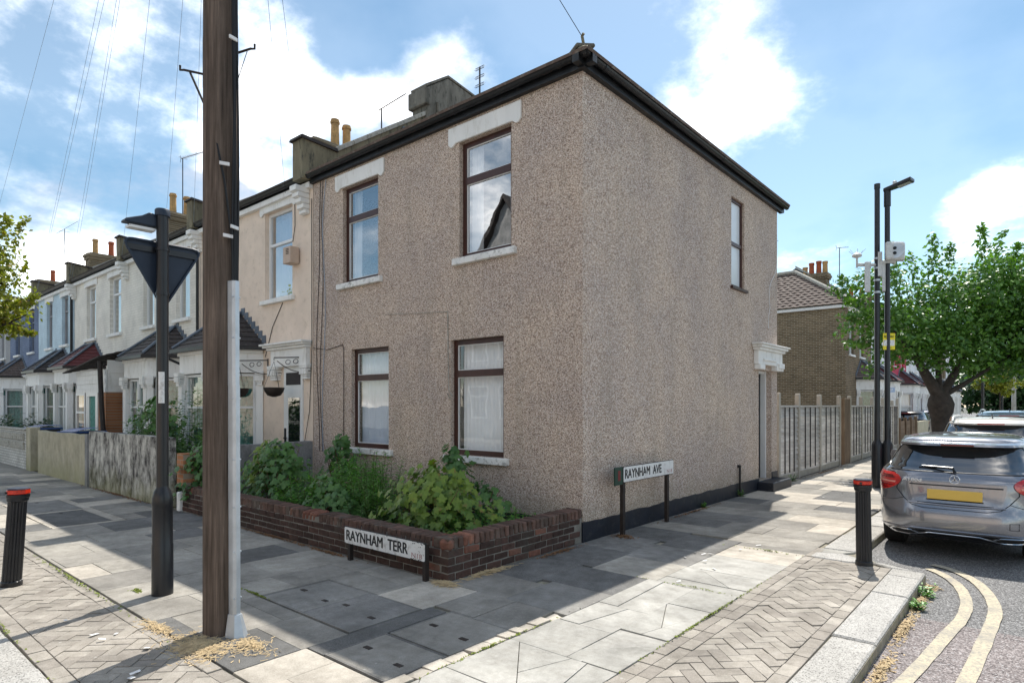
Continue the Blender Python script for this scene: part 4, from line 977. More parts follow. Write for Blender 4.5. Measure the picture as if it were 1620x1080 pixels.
pb = boxmesh('screen_block', .21, .05, .20, M['coping'], .02)
for i in range(14):
    for j in range(2):
        for a in (0, 1):
            pass
        inst('screen_block', pb, PW, (-16.4-i*.235, -2.375, .62+j*.235))
wall_block('front_wall', 'low far front wall beyond the pierced white wall', -36, -21.3, -2.36, -2.2, 0, .9, 'greyrender')
# ------------------------------------------------------------------ terraced neighbours
def sub_fr(fr, a, b):
    """frame of a bay face running from (u,n) a to (u,n) b, facing out"""
    p, q = fr.p(*a, 0), fr.p(*b, 0); U = (q-p).normalized(); N = Vector((U.y, -U.x, 0))
    if N.dot(fr.N) < 0 or (abs(N.dot(fr.N)) < 1e-6): N = -N
    f = Fr(0, 0, (1, 0), (0, 1)); f.o = p; f.U = U; f.N = N; return f, (q-p).length
def capital(mb, fr, u, z, w=.16, n=.03):
    for dz, k in ((0, .86), (.05, .92), (.10, 1.0), (.16, 1.12), (.21, 1.3), (.245, 1.36)):
        fr.box(mb, u-w*k/2, u+w*k/2, -.02, n+w*.35*k, z+dz, z+dz+.045)
    for s in (-1, 0, 1): fr.box(mb, u+s*w*.42-.03, u+s*w*.42+.03, n+w*.2, n+w*.5, z+.09, z+.2)
def bay(fr, root, b0, b1, proj, roofmat, wallm='whitepaint', curt='curtain_g', zt=2.85, zw=3.68, frame='whiteframe', door_glass=False, hipmat='lead'):
    pts = [(b0, 0), (b0+.6, proj), (b1-.6, proj), (b1, 0)]
    for a, b in zip(pts, pts[1:]):
        f, L = sub_fr(fr, a, b); body = MB(); f.box(body, 0, L, -.14, 0, 0, .62); f.box(body, -.02, L+.02, -.1, .05, .60, .66); bo = body.build('bay_wall', M[wallm], root)
        body = MB(); f.box(body, 0, L, -.14, .001, 2.38, zt); f.box(body, 0, L, -.14, .05, zt-.07, zt); body.build('bay_frieze', M[wallm], root)
        w = .20 if L > 1.2 else .14
        for u in (w/2, L-w/2):
            c = MB(); f.box(c, u-w/2, u+w/2, -.12, .035, .66, 2.12); co = c.build('bay_column', M[wallm], root); c = MB(); capital(c, f, u, 2.12, w*.9); c.build('capital', M[wallm], co)
        k = 2 if L > 1.6 else 1
        for i in range(k):
            a0, a1 = w+(L-2*w)*i/k+.02, w+(L-2*w)*(i+1)/k-.02
            window(f, root, a0, a1, .70, 2.36, -.06, frame, transom=1.66, w=.05, curt=(curt, 0, 1, 5))
    o = .13; e = [(b0-.12, 0), (b0+.6-.07, proj+o), (b1-.6+.07, proj+o), (b1+.12, 0)]; t0, t1 = b0+.95, b1-.95
    P = lambda q, z: fr.p(q[0], q[1], z)
    for i, (a, b) in enumerate(zip(e, e[1:])):
        tops = [(t0, 0), (t0, 0)] if i == 0 else ([(t1, 0), (t1, 0)] if i == 2 else [(t0, 0), (t1, 0)])
        quad = [P(a, zt+.06), P(b, zt+.06), P((tops[1][0]+(.01 if i == 0 else 0), .02), zw), P((tops[0][0]-(.01 if i == 2 else 0), .02), zw)]
        roof_tiles('bay_roof', quad, M[roofmat], root, .17, .012)
    h = MB()
    for q, t in ((e[1], t0), (e[2], t1)):
        h.tube([P(q, zt+.11), P((t, .03), zw+.05)], .035, 6)
    h.tube([P((t0, .03), zw+.04), P((t1, .03), zw+.04)], .03, 6)
    s = 7; fl = MB()
    for i in range(s):
        a = (b0-.12)*(1-i/s)+t0*i/s; b = (b0-.12)*(1-(i+1)/s)+t0*(i+1)/s; z = zt+.12+(zw-zt-.06)*(i+.2)/s; fr.box(fl, min(a, b), max(a, b), .002, .02, z, z+.16)
    fl.build('lead_flashing', M['lead'], root); fl = MB()
    for i in range(s):
        a = (b1+.12)*(1-i/s)+t1*i/s; b = (b1+.12)*(1-(i+1)/s)+t1*(i+1)/s; z = zt+.12+(zw-zt-.06)*(i+.2)/s; fr.box(fl, min(a, b), max(a, b), .002, .02, z, z+.16)
    h.build('hip_ridge', M[hipmat], root); fl.build('lead_flashing', M['lead'], root)
    g = MB()
    for a, b in zip(e, e[1:]):
        f, L = sub_fr(fr, a, b); f.box(g, -.02, L+.02, -.04, .05, zt-.005, zt+.07)
    g.build('bay_gutter', M['blackplastic'], root)
def corbel(fr, parent, u, z, mat='whitepaint', w=.22):
    mb = MB()
    for i, (n, h) in enumerate(((.30, .12), (.25, .10), (.20, .10), (.15, .10), (.10, .08))):
        z1 = z-sum((.12, .10, .10, .10, .08)[:i]); fr.box(mb, u-w/2, u+w/2, .001, n, z1-h+.012, z1); fr.box(mb, u-w/2+.02, u+w/2-.02, .001, n-.025, z1-h, z1-h+.012)
    mb.build('corbel', M[mat], parent, bevel=.01)
def terrace(fr, u0, u1, wallm, name, label, side, wins, roofm='slate', bayroof='slate', bayl=None, doorm='bluegrey_door', curt='curtain', parap=True, winm='whiteframe', ent=True, trans=5.1, trimm='whitepaint', pots=None, porch=None, corb=True, doors=True, curtb='curtain_g', wz=(3.88, 5.62), zt=5.92, glass='glass_up', baywall='whitepaint'):
    t = thing(name, label, 'house', fr.p((u0+u1)/2, -3.7, 0)); mb = MB()
    if side == 'R': b0, b1 = u1-3.15, u1-.35; d0 = u0+.32; 
    else: b0, b1 = u0+.35, u0+3.15; d0 = u1-1.25
    d1 = d0+.92
    holes = [(a, b, wz[0], wz[1]) for a, b in wins]+([(d0, d1, .12, 2.45)] if doors else [])
    wall_holes(mb, fr, u0, u1, -.1, zt, holes, .12)
    mb.add([fr.p(u0, -7.4, 0), fr.p(u1, -7.4, 0), fr.p(u1, -7.4, zt), fr.p(u0, -7.4, zt)], [(0, 1, 2, 3)])
    for u in (u0+.001, u1-.001): mb.add([fr.p(u, 0, 0), fr.p(u, -7.4, 0), fr.p(u, -7.4, zt), fr.p(u, 0, zt)], [(0, 1, 2, 3)])
    mb.build('wall', M[wallm], t)
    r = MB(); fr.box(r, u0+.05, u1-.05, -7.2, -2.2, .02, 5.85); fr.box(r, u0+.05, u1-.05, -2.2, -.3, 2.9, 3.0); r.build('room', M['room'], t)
    for a, b in wins:
        window(fr, t, a, b, wz[0], wz[1], -.09, winm, transom=trans, w=.06, curt=(curt, 0, 1, 8), sill=(.09, .08, .09, 'whitepaint'), glass=glass)
        lintel(fr, t, a-.18, b+.18, wz[1]+.22, wz[1]-.04, trimm, .03, .045, .16)
    if doors:
        d = MB(); fr.box(d, d0, d1, -.35, -.28, .12, 2.45); fr.box(d, d0+.15, d1-.15, -.281, -.265, .3, 1.1); dd = d.build('door', M[doorm], t)
        g = MB(); fr.box(g, d0+.2, d1-.2, -.279, -.27, 1.25, 1.95); fr.box(g, d0+.1, d1-.1, -.279, -.27, 2.12, 2.38); g.build('door_glass', M['carglass'], dd)
        f = MB(); fr.box(f, d0, d0+.06, -.28, -.2, .12, 2.45); fr.box(f, d1-.06, d1, -.28, -.2, .12, 2.45); fr.box(f, d0+.06, d1-.06, -.28, -.21, 1.98, 2.06); f.build('door_frame', M['whiteframe'], t)
        s = MB(); fr.box(s, d0-.1, d1+.1, .001, .35, -.02, .12); s.build('doorstep', M['coping'], t)
    if ent:
        e = MB(); a, b = d0-.28, d1+.28
        fr.box(e, a, b, .002, .10, 2.52, 2.80); fr.box(e, a-.04, b+.04, .004, .14, 2.80, 2.85); fr.box(e, a-.08, b+.08, .006, .19, 2.852, 2.90); fr.box(e, a-.11, b+.11, .008, .22, 2.902, 2.94)
        for u in (a+.13, b-.13): capital(e, fr, u, 2.25, .2)
        e.build('entablature', M[trimm], t, bevel=.006)
    if bayroof: bay(fr, t, b0, b1, .8, bayroof, baywall, curtb)
    gutter(fr, t, u0, u1, 5.90)
    s = MB(); fr.box(s, u0, u1, .001, .09, 5.80, 5.899); s.build('eaves_board', M[trimm], t)
    if corb: corbel(fr, t, u0+.11, 5.86, trimm)
    za, zb = 5.99, 8.0
    roof_tiles('roof', [fr.p(u0+.2, .2, za), fr.p(u1, .2, za), fr.p(u1, -3.7, zb), fr.p(u0+.2, -3.7, zb)], M[roofm], t, .3)
    roof_tiles('roof', [fr.p(u0+.2, -7.6, za), fr.p(u1, -7.6, za), fr.p(u1, -3.7, zb), fr.p(u0+.2, -3.7, zb)], M[roofm], t, .6)
    if parap:
        prof = [(.22, 5.93), (.22, 6.58), (-.46, 6.50), (-3.7, 8.50), (-7.6, 6.3), (-7.6, 5.93)]; q = MB()
        q.prism([fr.p(u0-.14, n, z) for n, z in prof], fr.U*.3); pr = q.build('parapet', M['parapet'], t)
        q = MB(); q.prism([fr.p(u0-.18, n, z) for n, z in [(.27, 6.58), (.25, 6.63), (-.47, 6.55), (-.5, 6.50)]], fr.U*.38); q.build('kneeler_slate', M['slate'], pr)
        A = fr.p(u0-.18, -.47, 6.505); B = fr.p(u0-.18, -3.7, 8.505); k = 6
        for i in range(k):
            a, b = A.lerp(B, i/k), A.lerp(B, (i+.98)/k); q = MB(); up = Vector((0, 0, .06)); q.prism([a, b, b+up, a+up], fr.U*.38); q.build('coping_stone', M['coping'], pr)
    if pots:
        x, y = fr.p(u0, -3.7, 0).x, fr.p(u0, -3.7, 0).y
        if abs(fr.U.x) > .5: chimney('chimney', '', x, y-.75, y+.95, 7.6, 9.05, 'stock', pots, .62, parent=t)
        else:
            s = MB(); s.box(x-.9, x+.9, y-.33, y+.33, 7.6, 9.0); s.box(x-.97, x+.97, y-.4, y+.4, 9.0, 9.12); s.box(x-1.02, x+1.02, y-.45, y+.45, 9.12, 9.25); st = s.build('chimney', M['stock'], t)
            for tt, h, pm in pots:
                p = MB(); p.lathe((x-.8+1.6*tt, y, 9.25), [(.14, 0), (.125, h*.8), (.15, h*.85), (.15, h), (.11, h)], 14); p.build('chimney_pot', M[pm], st)
    return t
H2 = terrace(FRONT, -11.15, -6.11, 'cream', 'terraced_house', 'cream roughcast terraced house joined to the corner house, hanging baskets by its door', 'L', [(-10.3, -9.3), (-7.93, -6.85)],
    doors=False, ent=False, curt='curtain_b', wz=(3.86, 5.66), curtb='curtain_g', pots=[(.5, .85, 'pot'), (.73, .8, 'pot')], trans=5.0, bayroof='slate')
# its own door, surround, bird-box vent and hanging baskets
mb = MB(); FRONT.box(mb, -7.12, -6.43, .003, .03, .1, 2.46); d = mb.build('door', M['whiteframe'], H2)
mb = MB(); FRONT.box(mb, -6.93, -6.52, .031, .04, .30, 1.85); mb.build('door_glass', M['carglass'], d)
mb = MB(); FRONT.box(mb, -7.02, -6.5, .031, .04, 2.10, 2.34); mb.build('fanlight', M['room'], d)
mb = MB(); FRONT.box(mb, -7.06, -7.03, .031, .06, .95, 1.25); FRONT.box(mb, -7.06, -6.96, .06, .075, 1.04, 1.07); mb.build('handle', M['blackmetal'], d)
mb = MB(); FRONT.box(mb, -7.52, -6.20, .002, .10, 2.46, 2.80); FRONT.box(mb, -7.60, -6.17, .004, .15, 2.80, 2.85); FRONT.box(mb, -7.68, -6.15, .006, .2, 2.852, 2.89); FRONT.box(mb, -7.74, -6.13, .008, .24, 2.891, 2.93)
capital(mb, FRONT, -7.40, 2.2, .26); capital(mb, FRONT, -6.28, 2.2, .2); mb.build('entablature', M['whitepaint'], H2, bevel=.006)
mb = MB(); FRONT.box(mb, -6.82, -6.55, .03, .22, 4.43, 4.75); v = mb.build('vent_box', M['ivory'], H2, bevel=.01)
mb = MB()
for i in range(4): FRONT.box(mb, -6.70, -6.60, .22, .226, 4.60+i*.03, 4.612+i*.03)
mb.build('vent_slot', M['brownpost'], v)
def basket(u, n, z, label):
    t = thing('hanging_basket', label, 'hanging basket', FRONT.p(u, n, z))
    c = FRONT.p(u, n, z); b = MB(); b.smooth = True; b.lathe(c, [(.03, -.16), (.12, -.13), (.17, -.06), (.19, 0), (.19, .02), (.17, .01), (.1, -.03), (.0, -.04)], 16); b.build('basket', M['brownpost'], t)
    k = MB()
    for a in (0, 2.1, 4.2): k.tube([c+Vector((.18*math.cos(a), .18*math.sin(a), .02)), c+Vector((0, 0, .52))], .004, 4)
    k.build('chain', M['blackmetal'], t)
    br = MB(); w = FRONT.p(u+.0, .01, z+.55); top = c+Vector((0, 0, .54))
    w0 = FRONT.p(u+.42, .02, z+.6); br.tube([w0+Vector((0, 0, .03)), w0+Vector((0, 0, -.32))], .012, 5); br.tube([w0, top+Vector((0, 0, .05)), top], .012, 5)
    arc = [w0+Vector((0, 0, -.28))+(top-w0)*(i/8)*.9+Vector((0, 0, .26*(i/8)**2)) for i in range(9)]; br.tube(arc, .009, 5)
    for q in (.3, .55): 
        cc = w0.lerp(top, q)+Vector((0, 0, -.06)); br.tube([cc+((top-w0).normalized()*math.cos(a)+Vector((0, 0, 1))*math.sin(a))*.045 for a in [i*.785 for i in range(9)]], .007, 4)
    br.build('wall_bracket', M['blackmetal'], t)
    return t
basket(-8.2, .42, 2.03, 'empty black hanging basket on a scroll bracket beside the bay window')
basket(-6.78, .42, 2.02, 'empty bronze-toned hanging basket in front of the cream house door')
cable('wall_cable', [FRONT.p(-6.75, .01, 5.8), FRONT.p(-6.72, .02, 5.2), FRONT.p(-6.8, .02, 4.9)], .007, H2); cable('wall_cable', [FRONT.p(-7.2, .01, 3.75), FRONT.p(-7.6, .01, 3.3), FRONT.p(-7.9, .01, 2.7)], .007, H2)
cable('wall_cable', [FRONT.p(-6.13, .02, 5.6), FRONT.p(-6.12, .02, 2.8), FRONT.p(-6.2, .02, 1.6), FRONT.p(-6.35, .05, .9), FRONT.p(-6.1, .06, .7)], .007, H2)
mb = MB(); mb.tube([FRONT.p(-11.1, .12, 5.95), FRONT.p(-11.05, .10, 5.6), FRONT.p(-11.05, .07, 5.3), FRONT.p(-11.05, .07, .1)], .035, 8); mb.tube([FRONT.p(-11.4, .7, 2.85), FRONT.p(-11.25, .3, 2.65), FRONT.p(-11.05, .08, 2.55)], .03, 8); mb.build('downpipe', M['blackplastic'], H2)
for u in (-6.33,): corbel(FRONT, H2, u, 5.83)
H3 = terrace(FRONT, -16.1, -11.16, 'whitewall', 'terraced_house', 'off-white terraced house with brown bay roof behind the triangular sign', 'R', [(-14.75, -13.95), (-12.5, -11.65)], curt='curtain', ent=False, doors=False, bayroof='slate')
H4 = terrace(FRONT, -21.2, -16.11, 'whitewall', 'terraced_house', 'off-white terraced house with maroon tiled bay roof', 'L', [(-19.85, -18.9), (-17.55, -16.55)], bayroof='redtile', pots=[(.15, .8, 'pot'), (.45, .8, 'pot'), (.85, .5, 'redpot')], ent=False, doors=False)
H5 = terrace(FRONT, -26.0, -21.21, 'bluewall', 'terraced_house', 'pale blue terraced house with tall narrow windows and dark bay roof', 'R', [(-24.8, -24.0), (-22.75, -21.95)], winm='greywall', bayroof='slate', ent=True, corb=False)
H6 = terrace(FRONT, -30.9, -26.01, 'navywall', 'terraced_house', 'slate blue terraced house with brown-red bay roof', 'L', [(-29.9, -29.1), (-27.5, -26.7)], winm='bluegrey_door', bayroof='tile', ent=True, pots=[(.2, .75, 'pot'), (.6, .75, 'redpot')])
H7 = terrace(FRONT, -35.8, -30.91, 'greywall', 'terraced_house', 'dull brown-grey terraced house at far left edge, partly behind the tree', 'R', [(-34.8, -34.0), (-32.6, -31.8)], bayroof='tile')
H8 = terrace(FRONT, -40.7, -35.81, 'whitewall', 'terraced_house', 'farthest white terraced house at the left end of the row', 'L', [(-39.6, -38.8), (-37.4, -36.6)], bayroof='slate', pots=[(.5, .7, 'redpot')])
mb = MB(); mb.tube([FRONT.p(-21.25, .1, 5.95), FRONT.p(-21.3, .07, 5.5), FRONT.p(-21.3, .07, .1)], .045, 8); mb.build('downpipe', M['blackplastic'], H5)
# shared porch of the two off-white houses: lean-to roof, white boards, glazed door, orange brick, leaning post
PO = thing('porch', 'lean-to front porch with orange brick cheek, white boards and dark tiled roof', 'porch', FRONT.p(-15.9, .6, 0))
n1 = 1.05
roof_tiles('porch_roof', [FRONT.p(-17.4, n1+.2, 2.62), FRONT.p(-14.2, n1+.2, 2.95), FRONT.p(-14.2, .02, 3.35), FRONT.p(-17.4, .02, 2.95)], M['slate'], PO, .2, .015)
mb = MB(); FRONT.box(mb, -14.95, -14.35, .0, n1, 0, 1.05); FRONT.box(mb, -14.5, -14.35, .0, n1-.02, 1.05, 2.05); FRONT.box(mb, -14.95, -14.5, n1-.12, n1-.021, 1.05, 2.05); mb.build('brick_cheek', M['orangewall'], PO)
mb = MB()
for i in range(5): FRONT.box(mb, -16.9, -14.36, n1-.06, n1-.01-(i % 2)*.012, 2.05+i*.12, 2.17+i*.12-.004)
for i in range(5): FRONT.box(mb, -14.42, -14.37+(i % 2)*.01, .02, n1-.07, 2.05+i*.17, 2.22+i*.17-.004)
mb.build('weatherboard', M['whitepaint'], PO)
mb = MB(); FRONT.box(mb, -15.95, -15.85, n1-.08, n1, .1, 2.05); FRONT.box(mb, -15.05, -14.96, n1-.08, n1, .1, 2.05); FRONT.box(mb, -15.85, -15.05, n1-.08, n1, 1.95, 2.05); FRONT.box(mb, -15.85, -15.05, n1-.08, n1-.01, .1, .35); FRONT.box(mb, -15.84, -15.73, n1-.08, n1-.005, .35, 1.95); FRONT.box(mb, -15.17, -15.06, n1-.08, n1-.005, .35, 1.95); dd = mb.build('door', M['whiteframe'], PO)
mb = MB(); FRONT.box(mb, -15.73, -15.17, n1-.06, n1-.04, .35, 1.95); mb.build('door_glass', M['curtain_g'], dd)
window(FRONT, PO, -17.0, -16.15, .5, 2.05, n1-.02, 'whiteframe', transom=1.5, curt=('yellowmetal', 0, 1, 3), w=.07)
mb = MB(); FRONT.box(mb, -17.05, -16.0, n1-.12, n1-.03, 0, .5); mb.build('porch_wall', M['whitepaint'], PO)
mb = MB(); mb.tube([FRONT.p(-14.35, n1+.12, 2.85), FRONT.p(-14.2, n1+.12, 1.7), FRONT.p(-14.1, n1+.1, .9)], .06, 8); mb.build('leaning_post', M['brownpost'], PO)
# blue-lidded wheelie bins behind the front walls
def wheelie(x, y, z, rot, label):
    t = thing('wheelie_bin', label, 'bin', (x, y, z)); c = math.cos(rot), math.sin(rot)
    f = Fr(x, y, c, (c[1], -c[0])); b = MB(); P = [f.p(u*k, n*k, zz) for zz, k in ((z+.05, .82), (z+.95, 1)) for u, n in ((-.28, -.34), (.28, -.34), (.28, .34), (-.28, .34))]
    b.add(P, [(0, 1, 5, 4), (1, 2, 6, 5), (2, 3, 7, 6), (3, 0, 4, 7), (0, 3, 2, 1)]); b.build('bin_body', M['binblack'], t, bevel=.01)
    l = MB(); l.smooth = True; n = 7; vs = [f.p(u, -.38+.78*j/n, z+.95+.10*math.sin(math.pi*min(1, .25+j/n*.75))*(1-abs(u)*.6)) for j in range(n+1) for u in (-.31, -.2, 0, .2, .31)]
    l.add(vs, [(j*5+i, j*5+i+1, j*5+i+6, j*5+i+5) for j in range(n) for i in range(4)]); f.box(l, -.31, .31, -.39, .40, z+.93, z+.965); l.build('bin_lid', M['blue'], t)
    w = MB()
    for u in (-.25, .25): w.tube([f.p(u-.03, -.3, z+.1), f.p(u+.03, -.3, z+.1)], .1, 12)
    w.build('bin_wheel', M['tyre'], t); return t
wheelie(-13.2, -1.85, .12, .25, 'blue-lidded bin right behind the yellowish wall, nearer the porch')
wheelie(-17.2, -1.7, .1, -.2, 'blue-lidded bin left of the gate post, leaning shut'); wheelie(-18.2, -1.6, .08, .1, 'blue-lidded bin at the left end beside the pierced wall')

# ------------------------------------------------------------------ row beyond the back garden
RB = Fr(-1.9, 22.3, (0, 1), (1, 0)); RBS = Fr(-1.9, 22.3, (-1, 0), (0, -1))
HB = terrace(RB, 0, 5.0, 'stock_y', 'terraced_house', 'brown stock brick end-of-terrace house with tiled hipped roof beyond the fence', 'R', [(.55, 1.35), (2.5, 3.3)], roofm='tile', bayroof='tile', parap=False, corb=False, ent=False, trimm='whitepaint', doors=False)
for o in list(HB.children):
    if o.name.startswith('roof'): bpy.data.objects.remove(o)
mb = MB(); mb.box(-8.5, -1.905, 22.295, 22.4, -.1, 5.9); mb.build('side_wall', M['stock'], HB)
mb = MB(); mb.box(-8.6, -1.7, 22.18, 22.292, 5.80, 5.92); mb.build('eaves_board', M['whiteframe'], HB)
roof_tiles('hip_roof', [(-8.7, 22.12, 5.95), (-1.62, 22.12, 5.95), (-4.6, 24.9, 8.0), (-5.4, 24.9, 8.0)], M['tile'], HB, .30, .02, kind='stuff', wave=.014, pit=.30)
roof_tiles('roof', [(-1.62, 22.12, 5.95), (-1.62, 27.3, 5.95), (-5.0, 27.3, 8.25), (-4.6, 24.9, 8.0)], M['tile'], HB, .3)
mb = MB(); mb.tube([(-1.6, 22.1, 6.02), (-4.65, 24.9, 8.08)], .09, 8); mb.tube([(-8.7, 22.1, 6.02), (-5.4, 24.9, 8.08)], .09, 8); mb.tube([(-4.65, 24.9, 8.08), (-5.4, 24.9, 8.08)], .09, 8); mb.build('hip_ridge', M['coping'], HB)
mb = MB(); mb.prism([(-1.5, 27.2, 5.95), (-1.5, 27.2, 6.6), (-2.2, 27.2, 6.6), (-5.3, 27.2, 8.75), (-9, 27.2, 6.4), (-9, 27.2, 5.95)], (0, .3, 0)); mb.build('parapet', M['slate'], HB)
mb = MB(); mb.prism([(-2.2, 27.15, 6.61), (-5.3, 27.15, 8.76), (-5.3, 27.15, 8.86), (-2.2, 27.15, 6.71)], (0, .4, 0)); mb.build('coping_stone', M['coping'], HB)
mb = MB(); mb.box(-5.0, -3.8, 27.0, 27.6, 6.9, 8.0); mb.box(-5.06, -3.74, 26.94, 27.66, 8.0, 8.1); mb.box(-5.10, -3.70, 26.9, 27.7, 8.1, 8.2); mb.box(-5.06, -3.74, 26.94, 27.66, 8.2, 8.3); st = mb.build('chimney', M['stock'], HB)
for i, (x, h, pm) in enumerate(((-4.86, .42, 'pot'), (-4.56, .6, 'redpot'), (-4.22, .65, 'redpot'), (-3.93, .6, 'pot'))):
    p = MB(); p.lathe((x, 27.3, 8.3), [(.13, 0), (.115, h*.8), (.135, h*.84), (.135, h), (.09, h)], 14); p.build('chimney_pot', M[pm], st)
antenna(-5.9, 25.4, 7.8, 2.1, 'yagi', 'thin television aerial on the hipped roof left of the red chimney pots', .5, .3)
antenna(-3.3, 27.4, 7.6, 1.9, 'yagi', 'thin television aerial right of the red chimney pots', .2, .4)
terrace(RB, 5.01, 10.0, 'farwhite', 'terraced_house', 'white terraced house beside the brown brick house', 'L', [(.85+5, 1.65+5), (3.2+5, 4.0+5)], bayroof='redtile', roofm='slate', corb=False, trimm='farwhite', curtb='curtain')
terrace(RB, 10.01, 15.0, 'pinkwall', 'terraced_house', 'terraced house with crimson painted upper wall behind the tree', 'R', [(.9+10, 1.7+10), (3.2+10, 4.0+10)], bayroof='redtile', corb=False, curtb='curtain')
terrace(RB, 15.01, 20.0, 'farwhite', 'terraced_house', 'white terraced house with arched white bay right behind the tree fork', 'L', [(.9+15, 1.7+15), (3.2+15, 4.0+15)], bayroof='redtile', corb=False, trimm='farwhite', curtb='curtain')
for i, (wm, lb) in enumerate((('greywall', 'grey terraced house glimpsed right of the street tree trunk'), ('farwhite', 'far white terraced house with white railings'), ('stock_y', 'far brown brick terraced house near the dark tree mass'), ('farwhite', 'farthest white terraced house at the end of the side street'))):
    terrace(RB, 20.01+5*i, 25.0+5*i, wm, 'terraced_house', lb, 'RL'[i % 2], [(21+5*i, 21.8+5*i), (23.2+5*i, 24+5*i)], bayroof='slate', corb=False, trimm='farwhite', pots=[(.3, .7, 'redpot'), (.7, .7, 'pot')])
# houses across the road: seen only as reflections in the windows
OP = thing('gabled_house', 'tall brick house with pointed gable across the road, reflected in the upper window', 'house', (-14, -20, 0))
mb = MB(); mb.prism([(-19.4, -17, 0), (-13, -17, 0), (-13, -17, 7.2), (-16.3, -17, 12.1), (-19.4, -17, 7.2)], (0, -8, 0)); mb.build('wall', M['greyrender'], OP)
mb = MB(); mb.prism([(-12.6, -16.7, 6.8), (-16.3, -16.7, 12.2), (-16.3, -16.7, 12.4), (-12.3, -16.7, 6.9)], (0, -8.6, 0)); mb.prism([(-19.8, -16.7, 6.8), (-16.3, -16.7, 12.2), (-16.3, -16.7, 12.4), (-20.1, -16.7, 6.9)], (0, -8.6, 0)); mb.build('roof', M['slate'], OP)
OF = Fr(0, -17, (-1, 0), (0, 1))
for u0 in (13.6, 15.6, 17.6): 
    for z0 in (1.0, 4.0): window(OF, OP, u0, u0+1.2, z0, z0+1.7, .05, 'whiteframe', transom=z0+1.2)
OQ = thing('opposite_terrace', 'low two-storey terrace across the road from the corner house', 'house', (2, -20, 0))
mb = MB(); mb.box(-9.5, 14, -25, -17.01, 0, 5.6); mb.build('wall', M['cream'], OQ)
mb = MB(); mb.prism([(-9.8, -16.7, 5.5), (-9.8, -21, 8), (-9.8, -25.3, 5.5)], (24, 0, 0)); mb.build('roof', M['slate'], OQ)
for u0 in (-12, -9, -6, -3, 0, 3, 6): 
    for z0 in (.9, 3.6): window(OF, OQ, u0, u0+1.2, z0, z0+1.6, .05, 'whiteframe', transom=z0+1.1)
antenna(-5.2, 3.6, 7.9, 1.35, 'array', 'dark television aerial with stacked elements above the corner house roof', 0)
antenna(-8.6, 3.5, 7.9, 1.45, 'yagi', 'television aerial on the ridge right of the buff chimney pots', -.1, 1.1)
antenna(-21.3, 3.6, 9.2, 2.2, 'yagi', 'tall television aerial on the chimney just left of the timber pole', .2, 2.3)
antenna(-37, 3.5, 8.2, 3.3, 'cross', 'wide thin television aerial far left above the pale blue house', 0, 4.2)
# ------------------------------------------------------------------ fence along the back garden
FN = thing('garden_fence', 'tall grey overlapped-slat fence with concrete posts beside the side street', 'fence', (0, 14, 0))
posts = [7.62, 9.07, 10.92, 12.95, 14.2, 15.75, 17.45, 19.26, 21.1, 22.2]
for y in posts:
    m = MB(); m.prism([(.0, y-.055, -.05), (.0, y+.055, -.05), (.0, y+.055, 1.93), (.0, y+.03, 1.98), (.0, y-.03, 1.98), (.0, y-.055, 1.93)], (-.10, 0, 0)); m.build('fence_post', M['fencepost'], FN, bevel=.008)
m = MB(); m.box(-.12, .03, 13.28, 13.95, -.05, 1.90); m.build('timber_post', M['gatepost'], FN, bevel=.01)
seg = [(7.68, 9.01), (9.13, 10.86), (10.98, 12.89), (14.26, 15.69), (15.81, 17.39), (17.51, 19.2), (19.32, 21.04), (21.16, 22.14)]
for a, b in seg:
    m = MB(); m.box(-.08, -.03, a, b, .0, .15); m.build('gravel_board', M['fencepost'], FN)
    m = MB(); m.box(-.085, -.008, a, b, 1.66, 1.70); m.build('capping', M['fence'], FN)
    k = 14; hh = (1.66-.16)/k
    for i in range(k):
        z = .16+i*hh; n = max(3, int((b-a)/.3)); vs = []; ph = random.random()*6; am = random.uniform(.006, .014)
        for j in range(n+1):
            y = a+(b-a)*j/n; w = am*math.sin(j*1.3+ph)
            vs += [(-.034, y, z-.020+w), (-.020, y, z-.020+w), (-.058, y, z+hh), (-.066, y, z+hh)]
        fs = [(4*j+q, 4*j+(q+1) % 4, 4*j+4+(q+1) % 4, 4*j+4+q) for j in range(n) for q in range(4)]
        m = MB(); m.add(vs, fs); m.build('slat', M['fence'], FN)
    nb = 3
    for i in range(nb):
        y = a+(b-a)*(i+1)/(nb+1); m = MB(); m.box(-.024, -.002, y-.013, y+.013, .18, 1.655); m.build('batten', M['batten'], FN)
LF2 = thing('low_fence', 'low brown timber front fence beyond the tall grey fence', 'fence', (0, 25, 0))
for y in (22.6, 24.0, 25.4, 26.8):
    m = MB(); m.box(-.10, .02, y-.08, y+.08, 0, 1.2); m.build('fence_post', M['gatepost'], LF2)
for a, b in ((22.7, 23.9), (24.1, 25.3), (25.5, 26.7)):
    for i in range(6):
        m = MB(); m.box(-.06, -.03, a, b, .1+i*.16, .25+i*.16); m.build('slat', M['gatepost'], LF2)
for i in range(3): wall_block('garden_wall', ('low buff wall of the white house beyond the brown fence', 'low wall in front of the crimson house', 'low wall in front of the house right of the tree trunk')[i], -.16, 0, 27.2+5*i, 31.9+5*i, 0, .95, ('stainlight', 'greyrender', 'orangewall')[i])

